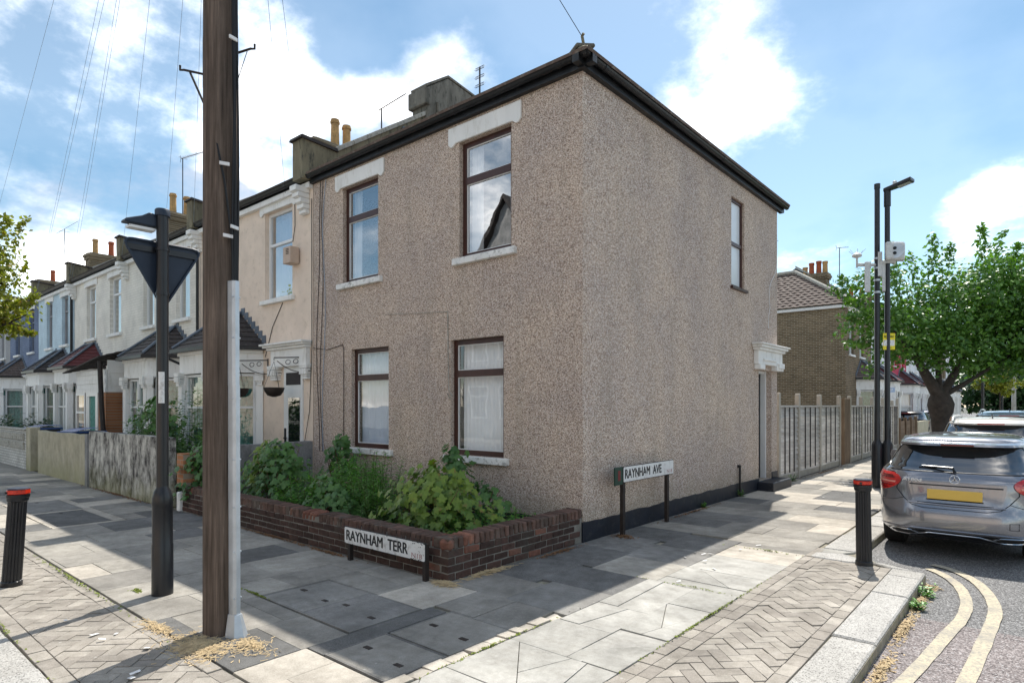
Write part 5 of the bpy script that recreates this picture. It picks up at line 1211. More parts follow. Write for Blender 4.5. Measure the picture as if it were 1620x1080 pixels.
# ------------------------------------------------------------------ timber telegraph pole
px, py = -.355, -4.3
TP = thing('telegraph_pole', 'tall dark timber telegraph pole with galvanised cable guard', 'pole', (px, py, 0))
m = MB(); n = 28; zs = [-.05+i*.35 for i in range(28)]; vs = []
for i, z in enumerate(zs):
    r = .130-.0028*z; cx = px-.012*z*.35
    for k in range(n):
        a = 2*math.pi*k/n; rr = r*(1+.018*math.sin(a*9+z*.25)+.012*math.sin(a*23-z*.4)); vs.append((cx+rr*math.cos(a), py+rr*math.sin(a), z))
m.smooth = True; m.add(vs, [(i*n+k, i*n+(k+1) % n, (i+1)*n+(k+1) % n, (i+1)*n+k) for i in range(len(zs)-1) for k in range(n)]+[tuple((len(zs)-1)*n+k for k in range(n))]); m.build('pole_shaft', M['pole'], TP)
V = Vector((CX-px, CY-py, 0)).normalized(); Rr = Vector((RT[0], RT[1], 0))         # guard sits on the street side
def on_pole(ang, z, r=0):
    """point on the pole surface; ang degrees to the right of the camera-facing line"""
    d = V*math.cos(rad(ang))+Rr*math.sin(rad(ang)); return Vector((px-.0042*z, py, z))+d*(.130-.0028*z+r)
gd = MB(); 
for z0, z1, o in ((.14, 1.0, 0), (1.0, 1.85, .002), (1.85, 2.62, 0)):
    c0, c1 = on_pole(46, z0, .012), on_pole(46, z1, .014); t = (V*math.cos(rad(46+90))+Rr*math.sin(rad(46+90))); dd = V*math.cos(rad(46))+Rr*math.sin(rad(46))
    P = []
    for c in (c0, c1): P += [c-t*.042-dd*.03, c-t*.040+dd*(.012+o), c-t*.022+dd*(.03+o), c+t*.022+dd*(.03+o), c+t*.040+dd*(.012+o), c+t*.042-dd*.03]
    gd.add(P, [(i, i+1, i+7, i+6) for i in range(5)]+[(0, 5, 11, 6), (6, 7, 8, 9, 10, 11)])
g = gd.build('cable_guard', M['galv'], TP)
for z in (.28, .62, .95, 1.3, 1.75, 2.2, 2.5):
    for s in (-1, 1):
        c = on_pole(46, z, .012)+t*(.036*s)+dd*.018; s_ = MB(); s_.lathe(c, [(.006, -.006), (.009, 0), (.006, .006)], 6); s_.build('bolt', M['galv'], g)
ft = MB(); c0, c1 = on_pole(46, .0, .03), on_pole(46, .16, .02); P = []
for c, k in ((c0, 1.9), (c1, 1.0)): P += [c-t*.048*k-dd*.04, c-t*.04*k+dd*.02*k, c+dd*.035*k, c+t*.04*k+dd*.02*k, c+t*.048*k-dd*.04]
ft.add(P, [(i, i+1, i+6, i+5) for i in range(4)]+[(0, 1, 2, 3, 4), (5, 6, 7, 8, 9)]); ft.build('guard_foot', M['galv'], TP)
for q, (a0, a1, z0, z1) in enumerate(((46, 62, 2.6, 9.2), (52, 70, 2.6, 9.2), (40, 56, 2.6, 9.2), (58, 78, 2.6, 9.2))):
    pts = [on_pole(a0+(a1-a0)*i/16+5*math.sin(i*.9+q*2), z0+(z1-z0)*i/16, .012+.004*q) for i in range(17)]; cable('pole_cable', pts, .0125 if q < 2 else .008, TP)
pts = [on_pole(20-110*(i/14)**1.1+0, 3.4+i*.11, .008) for i in range(12)]; cable('pole_cable', [on_pole(48, 2.7, .01), on_pole(30, 3.05, .01), on_pole(12, 3.35, .01), on_pole(-12, 3.62, .01), on_pole(-48, 3.85, .01), on_pole(-82, 4.1, .01), on_pole(-86, 4.45, .01), on_pole(-62, 4.7, .01), on_pole(-20, 4.95, .01), on_pole(10, 5.4, .01)], .009, TP)
for a, z in ((40, 4.42), (10, 3.48), (42, 3.02), (20, 2.95)):
    c = on_pole(a, z, .012); q = MB(); tt = V*math.cos(rad(a+90))+Rr*math.sin(rad(a+90)); d2 = V*math.cos(rad(a))+Rr*math.sin(rad(a)); w = Vector((0, 0, .012)); q.prism([c-tt*.038-w+d2*.01, c+tt*.038-w*1.7+d2*.01, c+tt*.038+w*.3+d2*.01, c-tt*.038+w+d2*.01], d2*.012); q.build('cable_clip', M['signwhite'], TP)
for a, z, s in ((-92, 4.20, 1), (92, 4.36, -1)):
    d2 = V*math.cos(rad(a))+Rr*math.sin(rad(a)); c = on_pole(a, z, -.01); q = MB(); ln_ = .20 if s > 0 else .15; tip = c+d2*ln_+Vector((0, 0, .04)); q.tube([c, tip-d2*.03, tip, tip+Vector((0, 0, .035))], .0085, 6); q.tube([on_pole(a, z-.26, -.01), c+d2*ln_*.62+Vector((0, 0, .02))], .009 if s > 0 else .003, 6); q.build('pole_step', M['brownpost'], TP)
def sticker(a, z, w, h, mat, name='notice', ptxt=None):
    k = 5; m = MB(); vs = []
    for i in range(k+1):
        aa = a+(i/k-.5)*math.degrees(w/.145); vs += [on_pole(aa, z-h/2, .0035), on_pole(aa, z+h/2, .0035)]
    m.add(vs, [(2*i, 2*i+2, 2*i+3, 2*i+1) for i in range(k)]); return m.build(name, M[mat], TP)
sticker(-62, 1.92, .10, .035, 'yellowmetal', 'reflective_tag'); sticker(-68, 1.68, .045, .10, 'yellow'); sticker(-66, 1.735, .03, .02, 'signblack', 'notice_text'); sticker(-66, 1.665, .03, .012, 'signblack', 'notice_text')
for z in (1.85, 1.80, 1.775): sticker(-70, z, .04, .022, 'signwhite', 'number_plate')
for k in range(2):
    m = MB(); m.tube([on_pole(-72+k*8, 1.80, .004), on_pole(-72+k*8, 1.80, .010)], .016, 12); m.build('number_disc', M['signwhite'], TP)

# ------------------------------------------------------------------ road sign seen from behind
sx, sy = -1.68, -4.235
SP = thing('sign_post', 'black steel post carrying the back of a triangular road sign', 'sign', (sx, sy, 0))
m = MB(); m.lathe((sx, sy, 0), [(.088, -.02), (.088, .45), (.084, .46), (.084, .80), (.086, .81), (.084, .87), (.07, .93), (.052, .96), (.050, .98), (.050, 3.36), (.052, 3.40), (.05, 3.45), (.02, 3.46)], 24); m.build('post', M['blackmetal'], SP)
m = MB(); tx = sx-.07; c = Vector((tx, sy, 0)); r_ = .045
tri = [(-.31, 3.17), (.37, 3.17), (.03, 2.58)]
def rounded(tri, r, k=4):
    out = []; n = len(tri)
    for i in range(n):
        p = Vector(tri[i]); a = (Vector(tri[i-1])-p).normalized(); b = (Vector(tri[(i+1) % n])-p).normalized()
        for s in range(k+1):
            q = s/k; out.append(p+a*r*(1-q)**2+b*r*q**2)
    return out
tp = rounded(tri, .09); m.prism([(tx, sy+u, z) for u, z in tp], (-.006, 0, 0)); m.build('sign_plate', M['navysign'], SP)
m = MB(); 
for i in range(len(tp)):
    a, b = tp[i], tp[(i+1) % len(tp)]; m.tube([(tx+.012, sy+a.x, a.y), (tx+.012, sy+b.x, b.y)], .012, 5)
m.build('sign_rim', M['navysign'], SP)
m = MB(); m.prism([(tx-.008, sy+.03+(u-.03)*.86, 2.94+(z-2.94)*.86) for u, z in tp], (-.002, 0, 0)); m.build('sign_face', M['signwhite'], SP)
for z in (3.10, 2.70):
    m = MB(); m.box(tx, tx+.02, sy-(.27 if z > 3 else .04), sy+(.32 if z > 3 else .07), z-.025, z+.025); m.tube([(sx, sy, z-.012), (sx, sy, z+.012)], .058, 16); m.build('sign_bracket', M['blackmetal'], SP)
m = MB(); m.prism([(sx-.01, sy+.03, 3.40), (sx-.01, sy-.10, 3.42), (sx-.01, sy-.16, 3.38), (sx-.01, sy-.29, 3.33), (sx-.01, sy-.30, 3.30), (sx-.01, sy-.16, 3.30), (sx-.01, sy+.03, 3.30)], (-.11, 0, 0)); m.build('lamp_housing', M['navysign'], SP, bevel=.008)
m = MB(); m.box(sx-.12, sx-.02, sy-.26, sy-.05, 3.262, 3.285); m.build('lamp_tray', M['signwhite'], SP)
m = MB(); m.lathe((sx, sy, 3.40), [(.062, 0), (.064, .05), (.055, .065), (.02, .07)], 18); m.build('post_cap', M['navysign'], SP)
for k in range(14):
    a = k
m = MB(); k = 4; vs = []
for i in range(k+1):
    d2 = Vector((CX-sx, CY-sy, 0)).normalized(); rr2 = Vector((d2.y, -d2.x, 0)); aa = rad(-28+14*i-10); dv = d2*math.cos(aa)-rr2*math.sin(aa)*-1
    dv = (d2*math.cos(aa)-Vector((-d2.y, d2.x, 0))*-math.sin(aa)); vs += [Vector((sx, sy, 1.72))+dv*.0525, Vector((sx, sy, 2.0))+dv*.0525]
m.add(vs, [(2*i, 2*i+2, 2*i+3, 2*i+1) for i in range(k)]); m.build('notice', M['signwhite'], SP)

# ------------------------------------------------------------------ fluted bollards with red reflector caps
def bollard(x, y, lean, label, hgt=.87, r=.095):
    t = thing('bollard', label, 'bollard', (x, y, 0), 'fluted black bollards on the pavement'); m = MB(); n = 48; prof = []
    zs = [-.03, .0, .04, .05, .25, .5, .7, hgt-.10, hgt-.09, hgt-.06, hgt-.055, hgt-.03, hgt-.025]; rs = [1.12, 1.12, 1.1, 1.0, .99, .97, .955, .95, 1.08, 1.12, 1.2, 1.2, 1.0]
    vs = []
    for z, q in zip(zs, rs):
        for k in range(n):
            fl = (1-.10*(k % 3 == 0)) if .05 <= z <= hgt-.10 else 1; a = 2*math.pi*k/n; vs.append((x+lean[0]*z+r*q*fl*math.cos(a), y+lean[1]*z+r*q*fl*math.sin(a), z))
    m.add(vs, [(i*n+k, i*n+(k+1) % n, (i+1)*n+(k+1) % n, (i+1)*n+k) for i in range(len(zs)-1) for k in range(n)]+[tuple((len(zs)-1)*n+k for k in range(n))]); m.build('column', M['blackmetal'], t)
    c = Vector((x+lean[0]*hgt, y+lean[1]*hgt, hgt)); m = MB(); pts = [(math.cos(a), math.sin(a)) for a in [math.pi/8+i*math.pi/4 for i in range(8)]]; R = r*1.2
    m.prism([(c.x+p[0]*R, c.y+p[1]*R, hgt-.025) for p in pts], (0, 0, .042)); m.build('reflector_band', M['redrefl'], t, bevel=.004)
    m = MB(); R *= 1.02; m.prism([(c.x+p[0]*R, c.y+p[1]*R, hgt+.0175) for p in pts], (0, 0, .008)); m.prism([(c.x+p[0]*R*.9, c.y+p[1]*R*.9, hgt+.026) for p in pts], (0, 0, .005)); m.build('cap', M['navysign'], t, bevel=.003)
    for k in (2, 5): 
        a = math.pi/8+k*math.pi/4+.39; q = MB(); q.lathe((c.x+math.cos(a)*R*.97, c.y+math.sin(a)*R*.97, hgt-.01), [(.012, -.008), (.012, .012)], 6); q.build('cap_bolt', M['blackmetal'], t)
    return t
bollard(-3.06, -5.06, (.05, .05), 'leaning fluted black bollard with red cap at the left edge of the photo', .89, .078)
bollard(2.90, 1.04, (-.015, .0), 'upright fluted black bollard with red cap beside the kerb and grey car', .885, .076)

# ------------------------------------------------------------------ street nameplates
def nameplate(a, b, z0, z1, n, label, words, code, legs, codemat, plate='signwhite', Nv=None, ww=.74, extra=None, txtmat='signblack', leg=.022):
    a, b = Vector((*a, 0)), Vector((*b, 0)); U = (b-a).normalized(); N = Vector(Nv).normalized(); L = (b-a).length; t = thing('street_nameplate', label, 'street sign', ((a+b)/2)[:])
    f = Fr(a.x, a.y, (U.x, U.y), (N.x, N.y)); m = MB(); f.box(m, 0, L, 0, .012, z0, z1); m.build('frame', M['signblack'], t, bevel=.003)
    p = MB(); r = .02; pts = rounded([(.008, z0+.008), (L-.008, z0+.008), (L-.008, z1-.008), (.008, z1-.008)], r, 3); p.prism([f.p(u, .0125, z) for u, z in pts], f.N*.002); pl = p.build('plate', M[plate], t)
    h = (z1-z0); lw = L*ww; o = letters(words, lw, h*.56, M[txtmat], pl, f.p(.045+lw/2, .0148, (z0+z1)/2+.004), U, N, .022)
    letters(code, L*.115, h*.25, M[codemat], pl, f.p(L-.045-L*.06, .0148, z0+h*.26), U, N, 0)
    for u, zb in legs:
        q = MB(); f.box(q, u-leg, u+leg, -.05, -.003, -.03, z1-.02 if zb is None else zb); q.build('leg', M['brownpost'], t)
    return t, f
t1, f1 = nameplate((-1.50, -2.43), (-.16, -2.43), .185, .375, 0, 'low white street nameplate reading RAYNHAM TERR in front of the garden wall', 'RAYNHAM  TERR', 'N18', [(.06, None), (1.30, None)], 'faded', Nv=(0, -1, 0), ww=.77)
t2, f2 = nameplate((.20, .62), (.20, 2.06), .695, .905, 0, 'raised white street nameplate reading RAYNHAM AVE on two dark legs by the side wall', 'RAYNHAM  AVE', 'N18', [(.05, None), (1.30, None)], 'faded', Nv=(1, 0, 0), ww=.70, leg=.03)
m = MB(); f2.box(m, -.20, -.01, -.01, .012, .675, .905); m.build('green_end_plate', M['darkgreen'], t2, bevel=.004)
m = MB(); f2.box(m, -.13, -.07, .0125, .014, .73, .86); m.build('red_panel', M['darkred'], t2)
m = MB(); 
for a in range(9): f1.box(m, 1.16+random.uniform(0, .14), 1.17+random.uniform(.0, .15), .0146, .0151, .19+random.uniform(0, .15), .20+random.uniform(0, .16))
# rust and chips
chips = MB()
for _ in range(26):
    u = random.choice((random.uniform(.02, 1.3), random.uniform(1.1, 1.32))); z = random.choice((.192, .366))+random.uniform(-.006, .006); s = random.uniform(.003, .010)
    chips.add([f1.p(u+s*math.cos(k)*1.3, .0149, z+s*math.sin(k)*.7) for k in (0, 1.2, 2.5, 3.8, 5.1)], [(0, 1, 2, 3, 4)])
for _ in range(16):
    u = random.uniform(1.13, 1.32); z = random.uniform(.20, .36); s = random.uniform(.002, .007); chips.add([f1.p(u+s*math.cos(k)*1.3, .0150, z+s*math.sin(k)) for k in (0, 1.2, 2.5, 3.8, 5.1)], [(0, 1, 2, 3, 4)])
chips.build('rust_spots', M['brownpost'], t1, kind='stuff')
chips = MB()
for _ in range(7):
    u = random.uniform(.12, .75); z = random.uniform(.70, .78); s = random.uniform(.008, .022); chips.add([f2.p(u+s*math.cos(k), .0165+_*.00005, z+s*math.sin(k)) for k in (0, 1.2, 2.5, 3.8, 5.1)], [(0, 1, 2, 3, 4)])
chips.build('peeled_patches', M['signwhite'], t2, kind='stuff')

# ------------------------------------------------------------------ twin columns: camera mast and street lamp
def column(x, y, h, label, name, cat, r=.055, rb=.105, zb=.95):
    t = thing(name, label, cat, (x, y, 0)); m = MB(); m.lathe((x, y, 0), [(rb, -.02), (rb, zb-.08), (rb*.9, zb-.04), (r+.004, zb+.02), (r, zb+.05), (r*.92, h)], 20); m.build('column', M['blackmetal'], t); return t
c1 = column(1.73, 8.30, 6.28, 'tall black mast carrying security cameras and white boxes', 'camera_mast', 'camera mast'); c2 = column(1.90, 8.38, 6.12, 'black street lamp column with flat angled lantern', 'street_lamp', 'street lamp', .055)
m = MB(); m.lathe((1.73, 8.30, 6.2), [(.058, 0), (.06, .10), (.02, .11)], 14); m.build('mast_cap', M['blackmetal'], c1)
A = Vector((1.90, 8.38, 6.12)); m = MB(); D = Vector((.46, -.12, .08)); S = Vector((.02, .12, 0))
m.lathe(A, [(.066, -.3), (.066, 0.02), (.04, .04)], 14); m.build('lamp_collar', M['blackmetal'], c2)
m = MB(); P = [A+Vector((-.06, 0, .0))-S*.5, A+Vector((-.06, 0, 0))+S*.5, A+D+S, A+D-S]; m.add(P+[p+Vector((0, 0, .075)) for p in P], [(0, 1, 2, 3), (4, 5, 6, 7), (0, 1, 5, 4), (1, 2, 6, 5), (2, 3, 7, 6), (3, 0, 4, 7)]); lh = m.build('lantern', M['blackmetal'], c2, bevel=.012)
m = MB(); a, b = A+D*.45, A+D*.94; m.add([a-S*.7+Vector((0, 0, -.004)), a+S*.7+Vector((0, 0, -.004)), b+S*.7+Vector((0, 0, -.004)), b-S*.7+Vector((0, 0, -.004))], [(0, 1, 2, 3)]); m.build('lamp_lens', M['lampglass'], lh)
m = MB(); m.lathe(A+D*.3+Vector((0, 0, .10)), [(.04, -.02), (.04, .05), (.03, .06)], 12); m.build('photocell', M['cctv'], lh)
# cameras
q = Vector((1.73, 8.30, 0)); cd = Vector((CX-1.73, CY-8.3, 0)).normalized(); cr = Vector((RT[0], RT[1], 0))
def obox(mb, c, du, dv, dz, u=None, v=None):
    u = cr if u is None else u; v = cd if v is None else v; z = Vector((0, 0, 1)); P = [c+u*a+v*b+z*e for e in (-dz/2, dz/2) for a, b in ((-du/2, -dv/2), (du/2, -dv/2), (du/2, dv/2), (-du/2, dv/2))]
    return mb.add(P, [(0, 3, 2, 1), (4, 5, 6, 7), (0, 1, 5, 4), (1, 2, 6, 5), (2, 3, 7, 6), (3, 0, 4, 7)])
m = MB(); obox(m, q+cr*.37+cd*.16+Vector((0, 0, 4.86)), .40, .3, .36); hs = m.build('camera_housing', M['cctv'], c1, bevel=.03)
m = MB(); cc = q+cr*.36+cd*.313+Vector((0, 0, 4.85)); m.tube([cc+cr*.01, cc+cr*.01+cd*.012], .155, 20); m.build('camera_window', M['galv'], hs)
for dz in (.05, -.05): m = MB(); m.tube([cc+Vector((0, 0, dz))+cd*.013, cc+Vector((0, 0, dz))+cd*.022], .033, 14); m.build('camera_lens', M['blackgloss'], hs)
m = MB(); obox(m, q+cr*.22+cd*.08+Vector((0, 0, 4.66)), .34, .1, .05); obox(m, q+cr*.06+cd*.05+Vector((0, 0, 4.62)), .09, .12, .5); m.build('camera_bracket', M['cctv'], c1)
for k, z in ((-.20, 4.36), (.16, 4.36)): m = MB(); obox(m, q+cr*k+cd*.03+Vector((0, 0, z)), .12, .10, .62 if k < 0 else .60); m.build('equipment_box', M['cctv'], c1, bevel=.01)
m = MB(); m.tube([q+Vector((0, 0, 4.62)), q-cr*.42+Vector((0, 0, 4.62))], .035, 8); m.tube([q-cr*.42+Vector((0, 0, 4.56)), q-cr*.42+Vector((0, 0, 4.78))], .02, 8); obox(m, q-cr*.18+Vector((0, 0, 4.62)), .1, .1, .12); ar = m.build('camera_arm', M['cctv'], c1)
m = MB(); m.lathe(q-cr*.42+Vector((0, 0, 4.76)), [(.02, 0), (.09, .03), (.095, .06), (.06, .10), (.015, .12)], 16); m.build('dome_camera', M['cctv'], ar)
m = MB()
for a in range(6): 
    b = q-cr*.42+Vector((0, 0, 4.88)); m.tube([b+Vector((.08*math.cos(a), .08*math.sin(a), -.03)), b+Vector((.16*math.cos(a), .16*math.sin(a), .05))], .004, 4)
m.build('bird_spikes', M['galv'], ar)
for z in (4.75, 4.55, 4.3, 4.05): m = MB(); m.lathe(q+Vector((0, 0, z)), [(.062, -.02), (.065, -.02), (.065, .02), (.062, .02)], 16); m.build('steel_strap', M['galv'], c1)
m = MB(); nb = q+cr*.245+cd*.10+Vector((0, 0, 3.02)); obox(m, nb, .25, .006, .34); nt_ = m.build('notice', M['yellow'], c2)
m = MB(); obox(m, nb+cd*.005-Vector((0, 0, .03)), .23, .003, .12); m.build('notice_panel', M['signwhite'], nt_)
letters('BEWARE', .20, .05, M['signblack'], nt_, nb+cd*.006+Vector((0, 0, .10)), cr, cd, .01)
letters('CCTV', .10, .02, M['signblack'], nt_, nb+cd*.008-Vector((0, 0, .02)), cr, cd, .01); letters('24 HOURS', .12, .022, M['signblack'], nt_, nb+cd*.006-Vector((0, 0, .13)), cr, cd, .0)
m = MB(); pk = q+cr*.30+cd*.10+Vector((0, 0, 1.95)); obox(m, pk, .17, .006, .30); pp = m.build('parking_plate', M['signwhite'], c2); 
m = MB(); obox(m, pk+cd*.005+Vector((0, 0, .07)), .13, .002, .10); m.build('blue_panel', M['bluesticker'], pp); letters('P', .05, .07, M['signwhite'], pp, pk+cd*.0075+Vector((-.0, 0, .07)), cr, cd, .01)
# posts and poles down the street
for i, (x, y, h) in enumerate(((2.2, 30.0, 3.0), (2.25, 47.0, 3.2))):
    t = thing('signpost', ('black signpost right of the street tree trunk', 'thin dark signpost below the pale green sapling')[i], 'post', (x, y, 0)); m = MB(); m.lathe((x, y, 0), [(.06, 0), (.055, h), (.02, h+.02)], 10); m.build('column', M['blackmetal'], t)
t = thing('telegraph_pole', 'distant pale telegraph pole in front of the dark trees', 'pole', (2.45, 62, 0)); m = MB(); m.lathe((2.45, 62, 0), [(.17, 0), (.12, 9.2)], 12); m.build('pole_shaft', M['coping'], t)
m = MB(); m.box(2.3, 2.34, 61.8, 61.85, 2.0, 9.0); m.build('pole_cable', M['galv'], t)

# ------------------------------------------------------------------ overhead wires from the pole top
top = Vector((-.45, -4.3, 9.1))
def sagwire(name, a, b, r, sag, label, n=24, group=None, mat='wire'):
    pts = [a.lerp(b, i/n)-Vector((0, 0, sag*4*(i/n)*(1-i/n))) for i in range(n+1)]; m = MB(); m.tube(pts, r, 5); tag(m.build(name, M[mat]), label, 'cable', group)
G_ = 'telephone wires fanning out from the pole top'
ends = [(-46, -9, 7.2), (-34, -4.6, 7.6), (-33.6, -4.9, 7.6), (-42, 0.0, 6.0), (-26.1, -.1, 6.0), (-26.0, -.1, 6.0), (-21.2, -.1, 6.0), (-21.3, -.15, 6.0), (-16.2, -.1, 6.0), (-11.2, -.1, 6.0), (-13, -.1, 6.0)]
WL = ['outermost faint telephone wire of the fan at the far left', 'thick blue telephone cable, upper of the close pair at far left', 'thick blue telephone cable, lower of the close pair at far left', 'telephone wire just right of the thick blue pair', 'telephone wire running to the slate blue house, upper strand', 'telephone wire running to the slate blue house, lower strand', 'telephone wire running to the pale blue house eaves, upper strand', 'telephone wire running to the pale blue house eaves, lower strand', 'telephone wire running to the porch houses behind the sign', 'telephone wire closest to the pole, running to the cream house chimney', 'telephone wire second closest to the pole on its left']
for i, e in enumerate(ends):
    sagwire('telephone_wire', top+Vector((R_(.04), R_(.04), R_(.1))), Vector(e), .008 if i in (1, 2) else .003, .25 if i < 3 else .12, WL[i], group=G_)
sagwire('telephone_wire', top, Vector((-6.2, -.2, 6.45)), .003, .06, 'thin dark wire from the pole to the parapet of the corner house', mat='cable')
sagwire('telephone_wire', top+Vector((.05, 0, 0)), Vector((-6.9, -.12, 5.85)), .003, .1, 'thin dark wire from the pole to the eaves of the cream house', mat='cable')
sagwire('telephone_wire', top+Vector((.1, 0, 0)), Vector((.08, -.14, 6.2)), .0045, .05, 'thin dark wire from the pole to the roof corner of the corner house', mat='cable')
# ------------------------------------------------------------------ cars
def catmull(rows, k):
    out = []; R = [np.array(r, float) for r in rows]
    for i in range(len(R)-1):
        p0, p1, p2, p3 = R[max(0, i-1)], R[i], R[i+1], R[min(len(R)-1, i+2)]
        for s in range(k):
            t = s/k; v = .5*((2*p1)+(p2-p0)*t+(2*p0-5*p1+4*p2-p3)*t*t+(3*p1-p0-3*p2+p3)*t**3); v[0] = p1[0]+(p2[0]-p1[0])*t; out.append(v)
    out.append(R[-1]); return out
class Car:
    """hatchback body from level sections: z, half width, rear inset, front position, corner exponent"""
    def __init__(s, cx, yr, zg, rows, sub=5): s.cx, s.yr, s.zg = cx, yr, zg; s.rows = catmull(rows, sub); s.Z = [r[0] for r in s.rows]
    def at(s, z):
        return [float(np.interp(z, s.Z, [r[i] for r in s.rows])) for i in range(1, 5)]
    def rear(s, x, z, off=0):
        w, r, f, e = s.at(z); c = (r+f)/2; hl = (f-r)/2; q = max(0, 1-min(1, abs(x/w))**e)**(1/e); y = c-hl*q
        return Vector((s.cx+x, s.yr+y-off, s.zg+z))
    def ring(s, row, n=72):
        z, w, r, f, e = row; c = (r+f)/2; hl = (f-r)/2; out = []
        for k in range(n):
            a = 2*math.pi*(k+.5)/n; ca, sa = math.cos(a), math.sin(a); q = (abs(ca)**e+abs(sa)**e)**(-1/e)
            out.append(Vector((s.cx+w*q*sa, s.yr+c-hl*q*ca, s.zg+z)))
        return out
    def body(s, paint, parent, glass='carglass', side_glass=(1.02, 1.34)):
        n = 72; m = MB(); m.smooth = True; vs = [p for r in s.rows for p in s.ring(r, n)]; fs = []; mats = []
        N = len(s.rows)
        for i in range(N-1):
            zc = (s.rows[i][0]+s.rows[i+1][0])/2
            for k in range(n):
                a = math.degrees(2*math.pi*(k+1)/n); side = (38 < a < 142) or (218 < a < 322); front = 150 < a < 210
                m.mi = 1 if (side_glass[0] < zc < side_glass[1] and (side or front)) else 0
                fs = [(i*n+k, i*n+(k+1) % n, (i+1)*n+(k+1) % n, (i+1)*n+k)]; m.f += fs; m.m += [m.mi]; m.sm += [True]
        m.v = [tuple(v) for v in vs]; top = [tuple((N-1)*n+k for k in range(n))]; m.f += top; m.m += [0]; m.sm += [True]; m.f += [tuple(range(n))[::-1]]; m.m += [0]; m.sm += [False]
        return m.build('body', [M[paint], M[glass]], parent)
    def patch(s, name, outline, mat, parent, off=.004, thick=0, nx=14, nz=10, **k):
        """outline: list of (z, xleft, xright) levels; a skin lying on the rear surface"""
        o = catmull([(z, a, b) for z, a, b in outline], 4) if len(outline) > 2 else [np.array(v) for v in outline]; m = MB(); m.smooth = True; n = len(o); vs = []
        for z, a, b in o:
            for i in range(nx+1): vs.append(s.rear(a+(b-a)*i/nx, z, off))
        fs = [(j*(nx+1)+i, j*(nx+1)+i+1, (j+1)*(nx+1)+i+1, (j+1)*(nx+1)+i) for j in range(n-1) for i in range(nx)]
        m.add(vs, fs)
        if off > .006:                                     # close the edge back to the body
            rim = [j*(nx+1) for j in range(n)]+[(n-1)*(nx+1)+i for i in range(1, nx+1)]+[j*(nx+1)+nx for j in range(n-2, -1, -1)]+[i for i in range(nx-1, 0, -1)]
            b = [vs[r]+Vector((0, off+.02, 0)) for r in rim]; q = len(rim); m.add([vs[r] for r in rim]+b, [(i, (i+1) % q, q+(i+1) % q, q+i) for i in range(q)])
        return m.build(name, M[mat], parent, **k)
    def line(s, name, pts, r, mat, parent, off=.003, n=6):
        m = MB(); P = []
        for (x0, z0), (x1, z1) in zip(pts, pts[1:]):
            k = max(1, int(math.hypot(x1-x0, z1-z0)/.04)); P += [s.rear(x0+(x1-x0)*i/k, z0+(z1-z0)*i/k, off) for i in range(k)]
        P.append(s.rear(pts[-1][0], pts[-1][1], off)); m.tube(P, r, n); return m.build(name, M[mat], parent)
def wheel(c, parent, r=.32, w=.21, s=1):
    x, y, z = c; t = MB(); k = 28; prof = [(.0, r*.62), (.0, r*.93), (.03, r), (w-.03, r), (w, r*.93), (w, r*.62)]; vs = [(x+s*(u-w/2), y+q*math.cos(2*math.pi*i/k), z+q*math.sin(2*math.pi*i/k)) for u, q in prof for i in range(k)]
    t.add(vs, [(j*k+i, j*k+(i+1) % k, (j+1)*k+(i+1) % k, (j+1)*k+i) for j in range(5) for i in range(k)]); t.smooth = True; ty = t.build('wheel', M['tyre'], parent)
    m = MB(); m.tube([(x-w*.3, y, z), (x+w*.36*s, y, z)], r*.62, 24); 
    m.build('rim', M['galv'], ty)
def car_glasshouse(): pass
ROWS = [(.235, .78, .16, 4.10, 4.5), (.29, .84, .07, 4.18, 4.6), (.36, .868, .02, 4.22, 4.4), (.46, .882, .0, 4.25, 4.2), (.56, .888, .012, 4.25, 4.2), (.66, .890, .045, 4.22, 4.2), (.76, .889, .07, 4.15, 4.4), (.86, .884, .085, 3.95, 4.6),
        (.94, .868, .10, 3.60, 4.6), (1.00, .835, .14, 3.25, 4.4), (1.05, .79, .20, 3.0, 4.2), (1.14, .745, .32, 2.75, 4.2), (1.24, .70, .43, 2.5, 4.2), (1.32, .665, .50, 2.3, 4.2), (1.37, .635, .52, 2.15, 4.0), (1.405, .58, .58, 2.05, 3.8), (1.43, .48, .74, 1.95, 3.4), (1.44, .30, 1.0, 1.8, 3.0)]
CA = thing('hatchback_car', 'metallic grey five-door hatchback parked nearest, seen from the rear with yellow plate', 'car', (3.57, 4.3, -.1))
c = Car(3.575, 2.22, -.10, ROWS); body_ = c.body('carpaint', CA)
def sym(fn):
    for s in (-1, 1): fn(s)
# rear window
c.patch('rear_window', [(1.02, -.66, .66), (1.06, -.70, .70), (1.12, -.69, .69), (1.20, -.65, .65), (1.28, -.60, .60), (1.315, -.56, .56)], 'carglass', CA, .006, nx=20)
c.line('window_seal', [(-.66, 1.02), (-.71, 1.06), (-.70, 1.12), (-.655, 1.20), (-.605, 1.29), (-.56, 1.32), (.56, 1.32), (.605, 1.29), (.655, 1.20), (.70, 1.12), (.71, 1.06), (.66, 1.02), (-.66, 1.02)], .006, 'blackgloss', CA)
